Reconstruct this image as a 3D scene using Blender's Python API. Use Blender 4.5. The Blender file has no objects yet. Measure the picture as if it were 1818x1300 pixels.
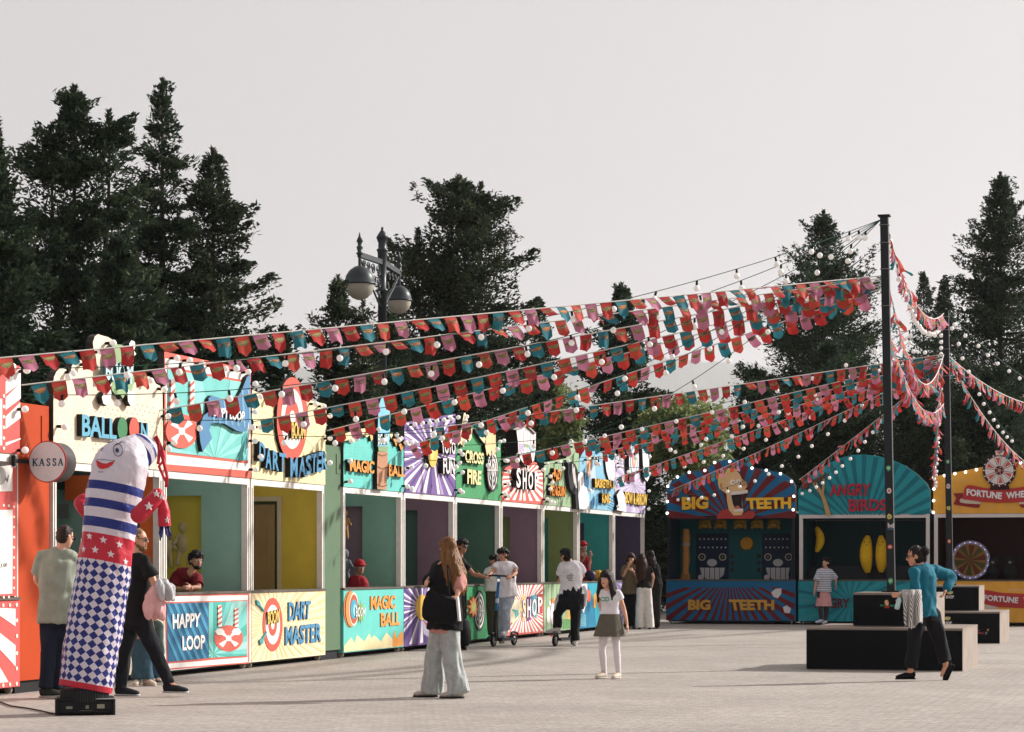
import bpy, math, random
import numpy as np
from mathutils import Vector, Matrix, noise

random.seed(7)
SC = bpy.context.scene
COL = SC.collection
R = math.radians

# ---------------------------------------------------------------- camera
F, CAMH, HY, CX = 4300.0, 1.455, 1002.0, 909.0      # photo pixels: focal length, horizon row, centre column
cam_d = bpy.data.cameras.new('camera')
cam_d.sensor_fit = 'HORIZONTAL'
cam_d.sensor_width = 36.0
cam_d.lens = 36.0 * F / 1818.0
cam_d.shift_y = (HY - 650.0) / 1818.0
cam_d.clip_start = 0.5
cam_d.clip_end = 16000.0
cam = bpy.data.objects.new('camera', cam_d)
cam.location = (0, 0, CAMH)
cam.rotation_euler = (math.pi / 2, 0, 0)
COL.objects.link(cam)
SC.camera = cam

# ---------------------------------------------------------------- sky and sun
SUN_EL, SUN_AZ = R(27.5), R(27)          # azimuth counted from +X (picture right) towards +Y (away)
W = bpy.data.worlds.new('World')
SC.world = W
W.use_nodes = True
wn, wl = W.node_tree.nodes, W.node_tree.links
wn.clear()
sky = wn.new('ShaderNodeTexSky')
sky.sky_type = 'NISHITA'
sky.sun_disc = False
sky.sun_elevation = SUN_EL
sky.sun_rotation = math.pi / 2 - SUN_AZ
sky.dust_density = 6.0
sky.air_density = 1.0
hs = wn.new('ShaderNodeHueSaturation')
hs.inputs['Saturation'].default_value = 0.12
wmix = wn.new('ShaderNodeMix')
wmix.data_type = 'RGBA'
wmix.inputs[0].default_value = 0.74
wmix.inputs[7].default_value = (5.0, 4.80, 4.86, 1)      # thin even overcast veil
bg = wn.new('ShaderNodeBackground')
bg.inputs['Strength'].default_value = 0.083
wo = wn.new('ShaderNodeOutputWorld')
wl.new(sky.outputs[0], hs.inputs['Color'])
wl.new(hs.outputs[0], wmix.inputs[6])
wl.new(wmix.outputs[2], bg.inputs['Color'])
wl.new(bg.outputs[0], wo.inputs['Surface'])
sun_d = bpy.data.lights.new('sun', 'SUN')
sun_d.energy = 4.4
sun_d.angle = R(1.6)       # softened by the thin veil
sun_d.color = (1.0, 0.955, 0.90)
sun = bpy.data.objects.new('sun', sun_d)
sdir = Vector((math.cos(SUN_EL) * math.cos(SUN_AZ), math.cos(SUN_EL) * math.sin(SUN_AZ), math.sin(SUN_EL)))
sun.rotation_euler = sdir.to_track_quat('Z', 'Y').to_euler()
sun.location = sdir * 60
COL.objects.link(sun)
SC.view_settings.view_transform = 'Standard'
SC.view_settings.look = 'None'
SC.view_settings.gamma = 1.0
SC.view_settings.exposure = 0.72

# ---------------------------------------------------------------- materials
def s2l(c):
    c = c / 255.0
    return c / 12.92 if c <= 0.04045 else ((c + 0.055) / 1.055) ** 2.4

MATS = {}
def M(rgb, rough=0.6, var=0.08, scale=4.0, metal=0.0, bump=0.0, bscale=60.0, emit=0.0, trans=0.0, stretch=None, spec=0.22):
    """a procedural material for an albedo given as sRGB 0..255"""
    key = (rgb, rough, var, scale, metal, bump, bscale, emit, trans, stretch, spec)
    if key in MATS:
        return MATS[key]
    m = bpy.data.materials.new('mat_%02x%02x%02x' % tuple(int(x) for x in rgb))
    m.use_nodes = True
    n, l = m.node_tree.nodes, m.node_tree.links
    p = n['Principled BSDF']
    lin = [s2l(x) for x in rgb]
    p.inputs['Roughness'].default_value = rough
    p.inputs['Metallic'].default_value = metal
    p.inputs['Specular IOR Level'].default_value = spec
    p.inputs['Base Color'].default_value = (*lin, 1)
    tc = mp = None
    if var > 0 or bump > 0:
        tc = n.new('ShaderNodeTexCoord')
        mp = n.new('ShaderNodeMapping')
        if stretch:
            mp.inputs['Scale'].default_value = stretch
        l.new(tc.outputs['Object'], mp.inputs['Vector'])
    if var > 0:
        nz = n.new('ShaderNodeTexNoise')
        nz.inputs['Scale'].default_value = scale
        nz.inputs['Detail'].default_value = 5
        nz.inputs['Roughness'].default_value = 0.65
        l.new(mp.outputs[0], nz.inputs['Vector'])
        mx = n.new('ShaderNodeMix')
        mx.data_type = 'RGBA'
        mr = n.new('ShaderNodeMapRange')
        mr.inputs[1].default_value = 0.3
        mr.inputs[2].default_value = 0.7
        l.new(nz.outputs['Fac'], mr.inputs[0])
        l.new(mr.outputs[0], mx.inputs[0])
        mx.inputs[6].default_value = (*[max(0, x * (1 - 1.6 * var)) for x in lin], 1)
        mx.inputs[7].default_value = (*[min(0.95, x * (1 + var)) for x in lin], 1)
        l.new(mx.outputs[2], p.inputs['Base Color'])
    if bump > 0:
        nb = n.new('ShaderNodeTexNoise')
        nb.inputs['Scale'].default_value = bscale
        nb.inputs['Detail'].default_value = 4
        l.new(mp.outputs[0], nb.inputs['Vector'])
        bp = n.new('ShaderNodeBump')
        bp.inputs['Strength'].default_value = bump
        bp.inputs['Distance'].default_value = 0.02
        l.new(nb.outputs['Fac'], bp.inputs['Height'])
        l.new(bp.outputs[0], p.inputs['Normal'])
    if emit > 0:
        p.inputs['Emission Color'].default_value = (*lin, 1)
        p.inputs['Emission Strength'].default_value = emit
    if trans > 0:
        tr = n.new('ShaderNodeBsdfTranslucent')
        tr.inputs['Color'].default_value = (*lin, 1)
        ms = n.new('ShaderNodeMixShader')
        ms.inputs[0].default_value = trans
        l.new(p.outputs[0], ms.inputs[1])
        l.new(tr.outputs[0], ms.inputs[2])
        l.new(ms.outputs[0], n['Material Output'].inputs['Surface'])
    MATS[key] = m
    return m

def P(r, g, b):            # printed / painted panel colour
    k = 0.86; y = .3 * r + .59 * g + .11 * b
    r, g, b = (int(round((y + (c - y) * k) * .97)) for c in (r, g, b))
    return M((r, g, b), 0.55, 0.07, 3.5, spec=.2)
BLACK = M((22, 22, 24), 0.6, 0.1, spec=.2)
WHITE = P(232, 228, 222)
ALU = M((222, 217, 210), 0.45, 0.08, 6.0)
ALUD = M((70, 66, 62), 0.6, 0.1, 5.0)

# ---------------------------------------------------------------- mesh building
ROOTINV = {}
def inv_of(parent):
    p = parent
    if p is None:
        return None
    while p.parent is not None:
        p = p.parent
    if p.name not in ROOTINV:
        ROOTINV[p.name] = p.matrix_basis.inverted()
    return ROOTINV[p.name]

def tag(o, label=None, cat=None, group=None, kind=None):
    if label: o['label'] = label
    if cat: o['category'] = cat
    if group: o['group'] = group
    if kind: o['kind'] = kind
    return o

def thing(name, label, cat, loc=(0, 0, 0), rz=0.0, group=None, kind=None):
    o = bpy.data.objects.new(name, None)
    o.empty_display_size = 0.1
    COL.objects.link(o)
    o.location = loc
    o.rotation_euler = (0, 0, rz)
    o.matrix_basis = Matrix.Translation(Vector(loc)) @ Matrix.Rotation(rz, 4, 'Z')
    return tag(o, label, cat, group, kind)

def link_mesh(name, me, parent=None, loc=None):
    o = bpy.data.objects.new(name, me)
    COL.objects.link(o)
    if parent is not None:
        o.parent = parent
    return o

class Plane:
    """a vertical working plane: u along, v up, w out of the face; pixels of the photograph can be laid on it"""
    def __init__(s, O, U, N):
        s.O, s.U, s.N = Vector(O), Vector(U), Vector(N)
    def pt(s, u, v, w=0.0):
        return s.O + s.U * u + s.N * w + Vector((0, 0, v))
    def uv(s, px, py, w=0.0):
        r = Vector(((px - CX) / F, 1, (HY - py) / F))
        c = Vector((0, 0, CAMH))
        t = ((s.O + s.N * w - c).dot(s.N)) / r.dot(s.N)
        p = c + r * t
        return ((p - s.O).dot(s.U), p.z - s.O.z)
    def Z(s, px):
        u, v = s.uv(px, HY)
        return s.pt(u, v).y

def pix(px, py, Z):
    return Vector(((px - CX) * Z / F, Z, CAMH + (HY - py) * Z / F))
def gpix(px, py):                      # a ground point seen at a pixel
    Z = F * CAMH / (py - HY)
    return Vector(((px - CX) * Z / F, Z, 0))

class MB:
    def __init__(s, m=None):
        s.v, s.f, s.fm, s.mats, s.cur, s.sm = [], [], [], [], 0, []
        s.smooth = False
        s.cuts = []
        if m: s.use(m)
    def use(s, m):
        if m not in s.mats: s.mats.append(m)
        s.cur = s.mats.index(m)
        return s
    def cut(s):
        """what follows becomes an object of its own when built"""
        if s.f: s.cuts.append((len(s.v), len(s.f)))
    def add(s, verts, faces, sm=None):
        b = len(s.v)
        s.v.extend(Vector(x) for x in verts)
        for f in faces:
            s.f.append([b + i for i in f]); s.fm.append(s.cur); s.sm.append(s.smooth if sm is None else sm)
    def box(s, pl, u0, u1, v0, v1, w0, w1):
        q = [pl.pt(u, v, w) for w in (w0, w1) for v in (v0, v1) for u in (u0, u1)]
        s.add(q, [(0, 2, 3, 1), (4, 5, 7, 6), (0, 1, 5, 4), (2, 6, 7, 3), (0, 4, 6, 2), (1, 3, 7, 5)], False)
    def cbox(s, c, ax, ay, az, hx, hy, hz, bev=0.0):
        c = Vector(c)
        q = [c + ax * (sx * hx) + ay * (sy * hy) + az * (sz * hz) for sz in (-1, 1) for sy in (-1, 1) for sx in (-1, 1)]
        s.add(q, [(0, 2, 3, 1), (4, 5, 7, 6), (0, 1, 5, 4), (2, 6, 7, 3), (0, 4, 6, 2), (1, 3, 7, 5)], False)
    def prism(s, pl, pts, w0, w1, back=False, side=None):
        """pts are (u,v) of a simple outline; front face at w1, sides back to w0"""
        n = len(pts)
        a = sum(pts[i][0] * pts[(i + 1) % n][1] - pts[(i + 1) % n][0] * pts[i][1] for i in range(n))
        if a < 0: pts = pts[::-1]
        fr = [pl.pt(u, v, w1) for u, v in pts]
        bk = [pl.pt(u, v, w0) for u, v in pts]
        s.add(fr, [tuple(range(n))], False)
        keep = s.cur
        if side: s.use(side)
        if w1 - w0 > 1e-5:
            s.add(fr + bk, [(i, n + i, n + (i + 1) % n, (i + 1) % n) for i in range(n)], False)
        if back: s.add(bk, [tuple(range(n - 1, -1, -1))], False)
        s.cur = keep
    def poly(s, pl, pix_pts, w1, w0=0.0, side=None, back=False):
        s.prism(pl, [pl.uv(x, y, w1) for x, y in pix_pts], w0, w1, back, side)
    def tube(s, pts, rad, seg=8, cap=True, sm=True):
        pts = [Vector(p) for p in pts]
        n = len(pts)
        if not hasattr(rad, '__len__'): rad = [rad] * n
        verts, faces = [], []
        prev = None
        for i in range(n):
            t = (pts[min(i + 1, n - 1)] - pts[max(i - 1, 0)])
            if t.length < 1e-9: t = Vector((0, 0, 1))
            t.normalize()
            if prev is None:
                a = t.orthogonal().normalized()
            else:
                a = prev - t * prev.dot(t)
                a = t.orthogonal() if a.length < 1e-6 else a
                a.normalize()
            prev = a
            b = t.cross(a)
            for k in range(seg):
                th = 2 * math.pi * k / seg
                verts.append(pts[i] + (a * math.cos(th) + b * math.sin(th)) * rad[i])
        for i in range(n - 1):
            for k in range(seg):
                k2 = (k + 1) % seg
                faces.append((i * seg + k, i * seg + k2, (i + 1) * seg + k2, (i + 1) * seg + k))
        s.add(verts, faces, sm)
        if cap:
            s.add(verts[:seg], [tuple(range(seg - 1, -1, -1))], False)
            s.add(verts[-seg:], [tuple(range(seg))], False)
    def lathe(s, base, prof, seg=16, axis=Vector((0, 0, 1)), sm=True):
        base = Vector(base); axis = axis.normalized()
        a = axis.orthogonal().normalized(); b = axis.cross(a)
        verts, faces = [], []
        for r, h in prof:
            for k in range(seg):
                th = 2 * math.pi * k / seg
                verts.append(base + axis * h + (a * math.cos(th) + b * math.sin(th)) * r)
        for i in range(len(prof) - 1):
            for k in range(seg):
                k2 = (k + 1) % seg
                faces.append((i * seg + k, i * seg + k2, (i + 1) * seg + k2, (i + 1) * seg + k))
        s.add(verts, faces, sm)
        if prof[0][0] > 1e-4: s.add(verts[:seg], [tuple(range(seg - 1, -1, -1))], False)
        if prof[-1][0] > 1e-4: s.add(verts[-seg:], [tuple(range(seg))], False)
    def ell(s, c, rx, ry, rz, ax=None, ay=None, az=None, seg=14, rings=10):
        ax = ax or Vector((1, 0, 0)); ay = ay or Vector((0, 1, 0)); az = az or Vector((0, 0, 1))
        c = Vector(c)
        verts = [c - az * rz]
        for i in range(1, rings):
            ph = -math.pi / 2 + math.pi * i / rings
            for k in range(seg):
                th = 2 * math.pi * k / seg
                verts.append(c + ax * (rx * math.cos(ph) * math.cos(th)) + ay * (ry * math.cos(ph) * math.sin(th)) + az * (rz * math.sin(ph)))
        verts.append(c + az * rz)
        faces = []
        for k in range(seg):
            faces.append((0, 1 + (k + 1) % seg, 1 + k))
            faces.append((len(verts) - 1, 1 + (rings - 2) * seg + k, 1 + (rings - 2) * seg + (k + 1) % seg))
        for i in range(rings - 2):
            for k in range(seg):
                k2 = (k + 1) % seg
                faces.append((1 + i * seg + k, 1 + i * seg + k2, 1 + (i + 1) * seg + k2, 1 + (i + 1) * seg + k))
        s.add(verts, faces, True)
    def mesh(s, name, inv=None):
        me = bpy.data.meshes.new(name)
        vs = [inv @ x for x in s.v] if inv is not None else s.v
        me.from_pydata([tuple(x) for x in vs], [], s.f)
        for m in s.mats: me.materials.append(m)
        if s.f:
            me.polygons.foreach_set('material_index', s.fm)
            me.polygons.foreach_set('use_smooth', s.sm)
        me.update()
        return me
    def build(s, name, parent=None, label=None):
        if s.cuts:
            marks_ = [(0, 0)] + s.cuts + [(len(s.v), len(s.f))]
            o = None
            for (v0, f0), (v1, f1) in zip(marks_, marks_[1:]):
                if f1 == f0: continue
                b = MB()
                ids = sorted(set(s.fm[f0:f1]))
                b.mats = [s.mats[i] for i in ids]
                b.v = s.v[v0:v1]
                b.f = [[i - v0 for i in f] for f in s.f[f0:f1]]
                b.fm = [ids.index(i) for i in s.fm[f0:f1]]
                b.sm = s.sm[f0:f1]
                o = b.build(name, parent, label)
            return o
        o = link_mesh(name, s.mesh(name, inv_of(parent)), parent)
        if label: o['label'] = label
        return o

# ---------------------------------------------------------------- lettering
_txt = {}
def text_geo(word, bold=0.02):
    key = (word, bold)
    if key in _txt: return _txt[key]
    cu = bpy.data.curves.new('t', 'FONT')
    cu.body = word
    cu.resolution_u = 3
    cu.offset = bold
    cu.extrude = 0.5
    cu.fill_mode = 'BOTH'
    ob = bpy.data.objects.new('t', cu)
    COL.objects.link(ob)
    dg = bpy.context.evaluated_depsgraph_get()
    dg.update()
    me = bpy.data.meshes.new_from_object(ob.evaluated_get(dg))
    v = np.array([x.co[:] for x in me.vertices])
    lo, hi = v.min(0), v.max(0)
    v = (v - lo) / (hi - lo)
    f = [list(p.vertices) for p in me.polygons]
    nz = [p.normal.z for p in me.polygons]
    bpy.data.objects.remove(ob)
    bpy.data.curves.remove(cu)
    bpy.data.meshes.remove(me)
    _txt[key] = (v, f, nz)
    return _txt[key]

def lettering(mb, pl, word, quad, w1, w0=0.0, front=None, side=None, bold=0.02, bend=0.0):
    """word fitted to a four-cornered pixel box TL TR BR BL on the plane, as raised letters"""
    if len(word) > 1: mb.cut()
    v, f, nz = text_geo(word, bold)
    q = [pl.uv(x, y, w1) for x, y in quad]
    pts = []
    for x, y, z in v:
        top = ((1 - x) * q[0][0] + x * q[1][0], (1 - x) * q[0][1] + x * q[1][1])
        bot = ((1 - x) * q[3][0] + x * q[2][0], (1 - x) * q[3][1] + x * q[2][1])
        hgt = q[0][1] - q[3][1]
        off = bend * hgt * 4 * x * (1 - x)
        pts.append(pl.pt((1 - y) * bot[0] + y * top[0], (1 - y) * bot[1] + y * top[1] + off, w0 + (w1 - w0) * z))
    for want, m in ((True, front), (False, side or front)):
        mb.use(m)
        ff = [f[i] for i in range(len(f)) if (nz[i] > 0.5) == want and nz[i] > -0.5]
        b = len(mb.v)
        used = sorted({i for a in ff for i in a})
        mp = {k: i for i, k in enumerate(used)}
        mb.add([pts[i] for i in used], [[mp[i] for i in a] for a in ff], False)

def zq(x0, y0, k):
    """coordinates read in an enlargement of the photograph -> photograph pixels"""
    return lambda *p: [(x0 + x / k, y0 + y / k) for x, y in p]

def ellpts(cx, cy, rx, ry, n=28, a0=0.0, a1=2 * math.pi):
    return [(cx + rx * math.cos(a0 + (a1 - a0) * i / n), cy + ry * math.sin(a0 + (a1 - a0) * i / n)) for i in range(n)]

def clip_poly(poly, clip):
    """Sutherland-Hodgman against a convex outline"""
    def area(p): return sum(p[i][0] * p[(i + 1) % len(p)][1] - p[(i + 1) % len(p)][0] * p[i][1] for i in range(len(p)))
    if area(clip) < 0: clip = clip[::-1]
    out = poly
    for i in range(len(clip)):
        a, b = clip[i], clip[(i + 1) % len(clip)]
        ins = lambda p: (b[0] - a[0]) * (p[1] - a[1]) - (b[1] - a[1]) * (p[0] - a[0]) >= 0
        res = []
        for j in range(len(out)):
            p, q = out[j - 1], out[j]
            if ins(p) != ins(q):
                d1 = (b[0] - a[0]) * (p[1] - a[1]) - (b[1] - a[1]) * (p[0] - a[0])
                d2 = (b[0] - a[0]) * (q[1] - a[1]) - (b[1] - a[1]) * (q[0] - a[0])
                t = d1 / (d1 - d2)
                res.append((p[0] + (q[0] - p[0]) * t, p[1] + (q[1] - p[1]) * t))
            if ins(q): res.append(q)
        out = res
        if len(out) < 3: return []
    return out

def rays(mb, pl, c, outline, cols, n, w1, w0=0.0, a0=0.0, duty=0.5, jit=0.0, r0=0.0):
    """sunburst wedges round pixel c, clipped to a convex pixel outline"""
    rnd = random.Random(n * 7 + int(c[0]))
    for i in range(n):
        mb.use(cols[i % len(cols)])
        da = 2 * math.pi / n
        s = a0 + i * da + rnd.uniform(-jit, jit) * da
        e = s + da * duty * (1 + rnd.uniform(-jit, jit))
        pts = []
        if r0 > 0:
            pts = [(c[0] + r0 * math.cos(e), c[1] + r0 * math.sin(e)), (c[0] + r0 * math.cos(s), c[1] + r0 * math.sin(s))]
        else:
            pts = [c]
        pts += [(c[0] + 2000 * math.cos(s), c[1] + 2000 * math.sin(s)), (c[0] + 2000 * math.cos(e), c[1] + 2000 * math.sin(e))]
        p = clip_poly(pts, outline)
        if len(p) >= 3:
            mb.poly(pl, p, w1, w0)

def stripes(mb, pl, quad, m, n, w1, w0=0.0, slant=0.0, duty=0.5):
    """parallel bands across a pixel quad TL TR BR BL"""
    for i in range(-2, n + 2):
        a, b = (i) / n, (i + duty) / n
        def at(t, y):
            t = t + slant * y
            top = (quad[0][0] + (quad[1][0] - quad[0][0]) * t, quad[0][1] + (quad[1][1] - quad[0][1]) * t)
            bot = (quad[3][0] + (quad[2][0] - quad[3][0]) * t, quad[3][1] + (quad[2][1] - quad[3][1]) * t)
            return (top[0] + (bot[0] - top[0]) * y, top[1] + (bot[1] - top[1]) * y)
        p = clip_poly([at(a, 0), at(b, 0), at(b, 1), at(a, 1)], quad)
        if len(p) >= 3:
            mb.use(m); mb.poly(pl, p, w1, w0)

def marks(mb, pl, quad, m, nx, ny, sx, sy, w1, skip=0.0, lean=0.0):
    """a printed pattern of little diamonds over a pixel quad"""
    rnd = random.Random(nx * 31 + ny)
    mb.use(m)
    for j in range(ny):
        for i in range(nx):
            if rnd.random() < skip: continue
            x = (i + 0.5 + (0.5 if j % 2 else 0)) / nx; y = (j + 0.5) / ny
            if x > 0.97: continue
            t = (quad[0][0] + (quad[1][0] - quad[0][0]) * x, quad[0][1] + (quad[1][1] - quad[0][1]) * x)
            b = (quad[3][0] + (quad[2][0] - quad[3][0]) * x, quad[3][1] + (quad[2][1] - quad[3][1]) * x)
            c = (t[0] + (b[0] - t[0]) * y, t[1] + (b[1] - t[1]) * y)
            mb.poly(pl, [(c[0] - sx, c[1]), (c[0] + lean, c[1] - sy), (c[0] + sx, c[1]), (c[0] - lean, c[1] + sy)], w1, 0.0)

# ---------------------------------------------------------------- ground, hill
def ground_mat():
    m = bpy.data.materials.new('paving'); m.use_nodes = True
    n, l = m.node_tree.nodes, m.node_tree.links
    p = n['Principled BSDF']
    p.inputs['Roughness'].default_value = 0.75
    tc = n.new('ShaderNodeTexCoord'); mp = n.new('ShaderNodeMapping')
    mp.inputs['Rotation'].default_value = (0, 0, R(15.94))
    l.new(tc.outputs['Object'], mp.inputs[0])
    br = n.new('ShaderNodeTexBrick')
    br.inputs['Scale'].default_value = 1.0
    br.inputs['Brick Width'].default_value = 0.22
    br.inputs['Row Height'].default_value = 0.11
    br.inputs['Mortar Size'].default_value = 0.006
    br.inputs['Color1'].default_value = (0.340, 0.294, 0.256, 1)
    br.inputs['Color2'].default_value = (0.408, 0.358, 0.316, 1)
    br.inputs['Mortar'].default_value = (0.25, 0.215, 0.192, 1)
    l.new(mp.outputs[0], br.inputs['Vector'])
    nz = n.new('ShaderNodeTexNoise'); nz.inputs['Scale'].default_value = 0.35; nz.inputs['Detail'].default_value = 8
    nz.inputs['Roughness'].default_value = 0.7
    l.new(mp.outputs[0], nz.inputs['Vector'])
    mr = n.new('ShaderNodeMapRange'); mr.inputs[1].default_value = 0.3; mr.inputs[2].default_value = 0.7
    mr.inputs[3].default_value = 0.78; mr.inputs[4].default_value = 1.12
    l.new(nz.outputs['Fac'], mr.inputs[0])
    mu = n.new('ShaderNodeMix'); mu.data_type = 'RGBA'; mu.blend_type = 'MULTIPLY'; mu.inputs[0].default_value = 1
    l.new(br.outputs['Color'], mu.inputs[6]); l.new(mr.outputs[0], mu.inputs[7])
    n2 = n.new('ShaderNodeTexNoise'); n2.inputs['Scale'].default_value = 14; n2.inputs['Detail'].default_value = 6
    l.new(mp.outputs[0], n2.inputs['Vector'])
    m2 = n.new('ShaderNodeMapRange'); m2.inputs[1].default_value = 0.25; m2.inputs[2].default_value = 0.75
    m2.inputs[3].default_value = 0.70; m2.inputs[4].default_value = 1.22
    l.new(n2.outputs['Fac'], m2.inputs[0])
    mu2 = n.new('ShaderNodeMix'); mu2.data_type = 'RGBA'; mu2.blend_type = 'MULTIPLY'; mu2.inputs[0].default_value = 1
    l.new(mu.outputs[2], mu2.inputs[6]); l.new(m2.outputs[0], mu2.inputs[7])
    l.new(mu2.outputs[2], p.inputs['Base Color'])
    bp = n.new('ShaderNodeBump'); bp.inputs['Strength'].default_value = 0.5; bp.inputs['Distance'].default_value = 0.012
    ad = n.new('ShaderNodeMath'); ad.operation = 'MULTIPLY_ADD'
    ad.inputs[1].default_value = -1.0
    l.new(br.outputs['Fac'], ad.inputs[0]); l.new(n2.outputs['Fac'], ad.inputs[2])
    l.new(ad.outputs[0], bp.inputs['Height']); l.new(bp.outputs[0], p.inputs['Normal'])
    return m

g = MB(ground_mat())
g.add([(-5000, -40, 0), (9000, -40, 0), (9000, 11000, 0), (-5000, 11000, 0)], [(0, 1, 2, 3)])
tag(g.build('ground'), kind='structure')

hb = MB(M((60, 72, 52), 0.9, 0.25, 0.002))
rnd = random.Random(3)
NX, NY = 520, 10
hv = []
for j in range(NY):
    for i in range(NX):
        x = -3600 + 10800 * i / (NX - 1)
        prof = 735 + 44 * math.sin(x * 0.0008 + 1.2) + 18 * math.sin(x * 0.004) + rnd.uniform(0, 22) * (1 if j > 5 else 0.6)
        hv.append((x, 7400 + 300 * j, prof * math.sin(math.pi / 2 * min(1, j / 7.0)) - 1))
hb.add(hv, [(j * NX + i, j * NX + i + 1, (j + 1) * NX + i + 1, (j + 1) * NX + i) for j in range(NY - 1) for i in range(NX - 1)])
tag(hb.build('hills'), kind='structure')

# ---------------------------------------------------------------- the two rows of stalls
ALPHA = math.atan((2137 - CX) / F)
SA, CA = math.sin(ALPHA), math.cos(ALPHA)
Z0 = F * CAMH / (1188 - HY)
ROW = Plane(((437 - CX) * Z0 / F, Z0, 0), (SA, CA, 0), (CA, -SA, 0))
ZB = F * CAMH / (1107.5 - HY)
BACK = Plane(((1182 - CX) * ZB / F, ZB, 0), (CA, -SA, 0), (-SA, -CA, 0))
def su(px): return ROW.uv(px, HY)[0]
def bu(px): return BACK.uv(px, HY)[0]

def make_bulb(rad, sock, name, hang=False, emit=0.0):
    mb = MB()
    ax = Vector((0, 0, -1)) if hang else Vector((1, 0, 0))
    mb.smooth = True
    mb.use(BLACK)
    mb.lathe((0, 0, 0), [(sock * .8, 0), (sock, .01), (sock, .06), (sock * .8, .07)], 8, ax)
    mb.use(M((240, 236, 230), 0.25, 0.0, emit=emit, spec=0.3))
    c = ax * (0.065 + rad * .95)
    mb.ell(c, rad, rad, rad, seg=12, rings=8)
    mb.lathe(ax * 0.06, [(sock * .9, 0), (rad * .62, rad * .35)], 10, ax)
    return mb.mesh(name)
BULB_DAY = make_bulb(0.040, 0.019, 'marquee_bulb', emit=0.12)
BULB_LIT = make_bulb(0.036, 0.017, 'marquee_bulb', emit=1.6)
BULB_HANG = make_bulb(0.040, 0.016, 'bulb', hang=True, emit=0.10)

def put_bulbs(sign, pl, uvs, me, w=0.0):
    inv = inv_of(sign)
    rot = Matrix((pl.N, Vector((0, 0, 1)).cross(pl.N), Vector((0, 0, 1)))).transposed().to_4x4()
    for u, v in uvs:
        o = link_mesh('marquee_bulb', me, sign)
        jit = Matrix.Rotation(random.uniform(-.16, .16), 4, 'Z') @ Matrix.Rotation(random.uniform(-.14, .14), 4, 'Y')
        o.matrix_local = inv @ Matrix.Translation(pl.pt(u, v, w)) @ rot @ jit

def along(pts, spacing, start=0.12):
    out, d = [], start
    for a, b in zip(pts, pts[1:]):
        L = math.hypot(b[0] - a[0], b[1] - a[1])
        while d < L:
            t = d / L
            out.append((a[0] + (b[0] - a[0]) * t, a[1] + (b[1] - a[1]) * t))
            d += spacing
        d -= L
    return out

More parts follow.
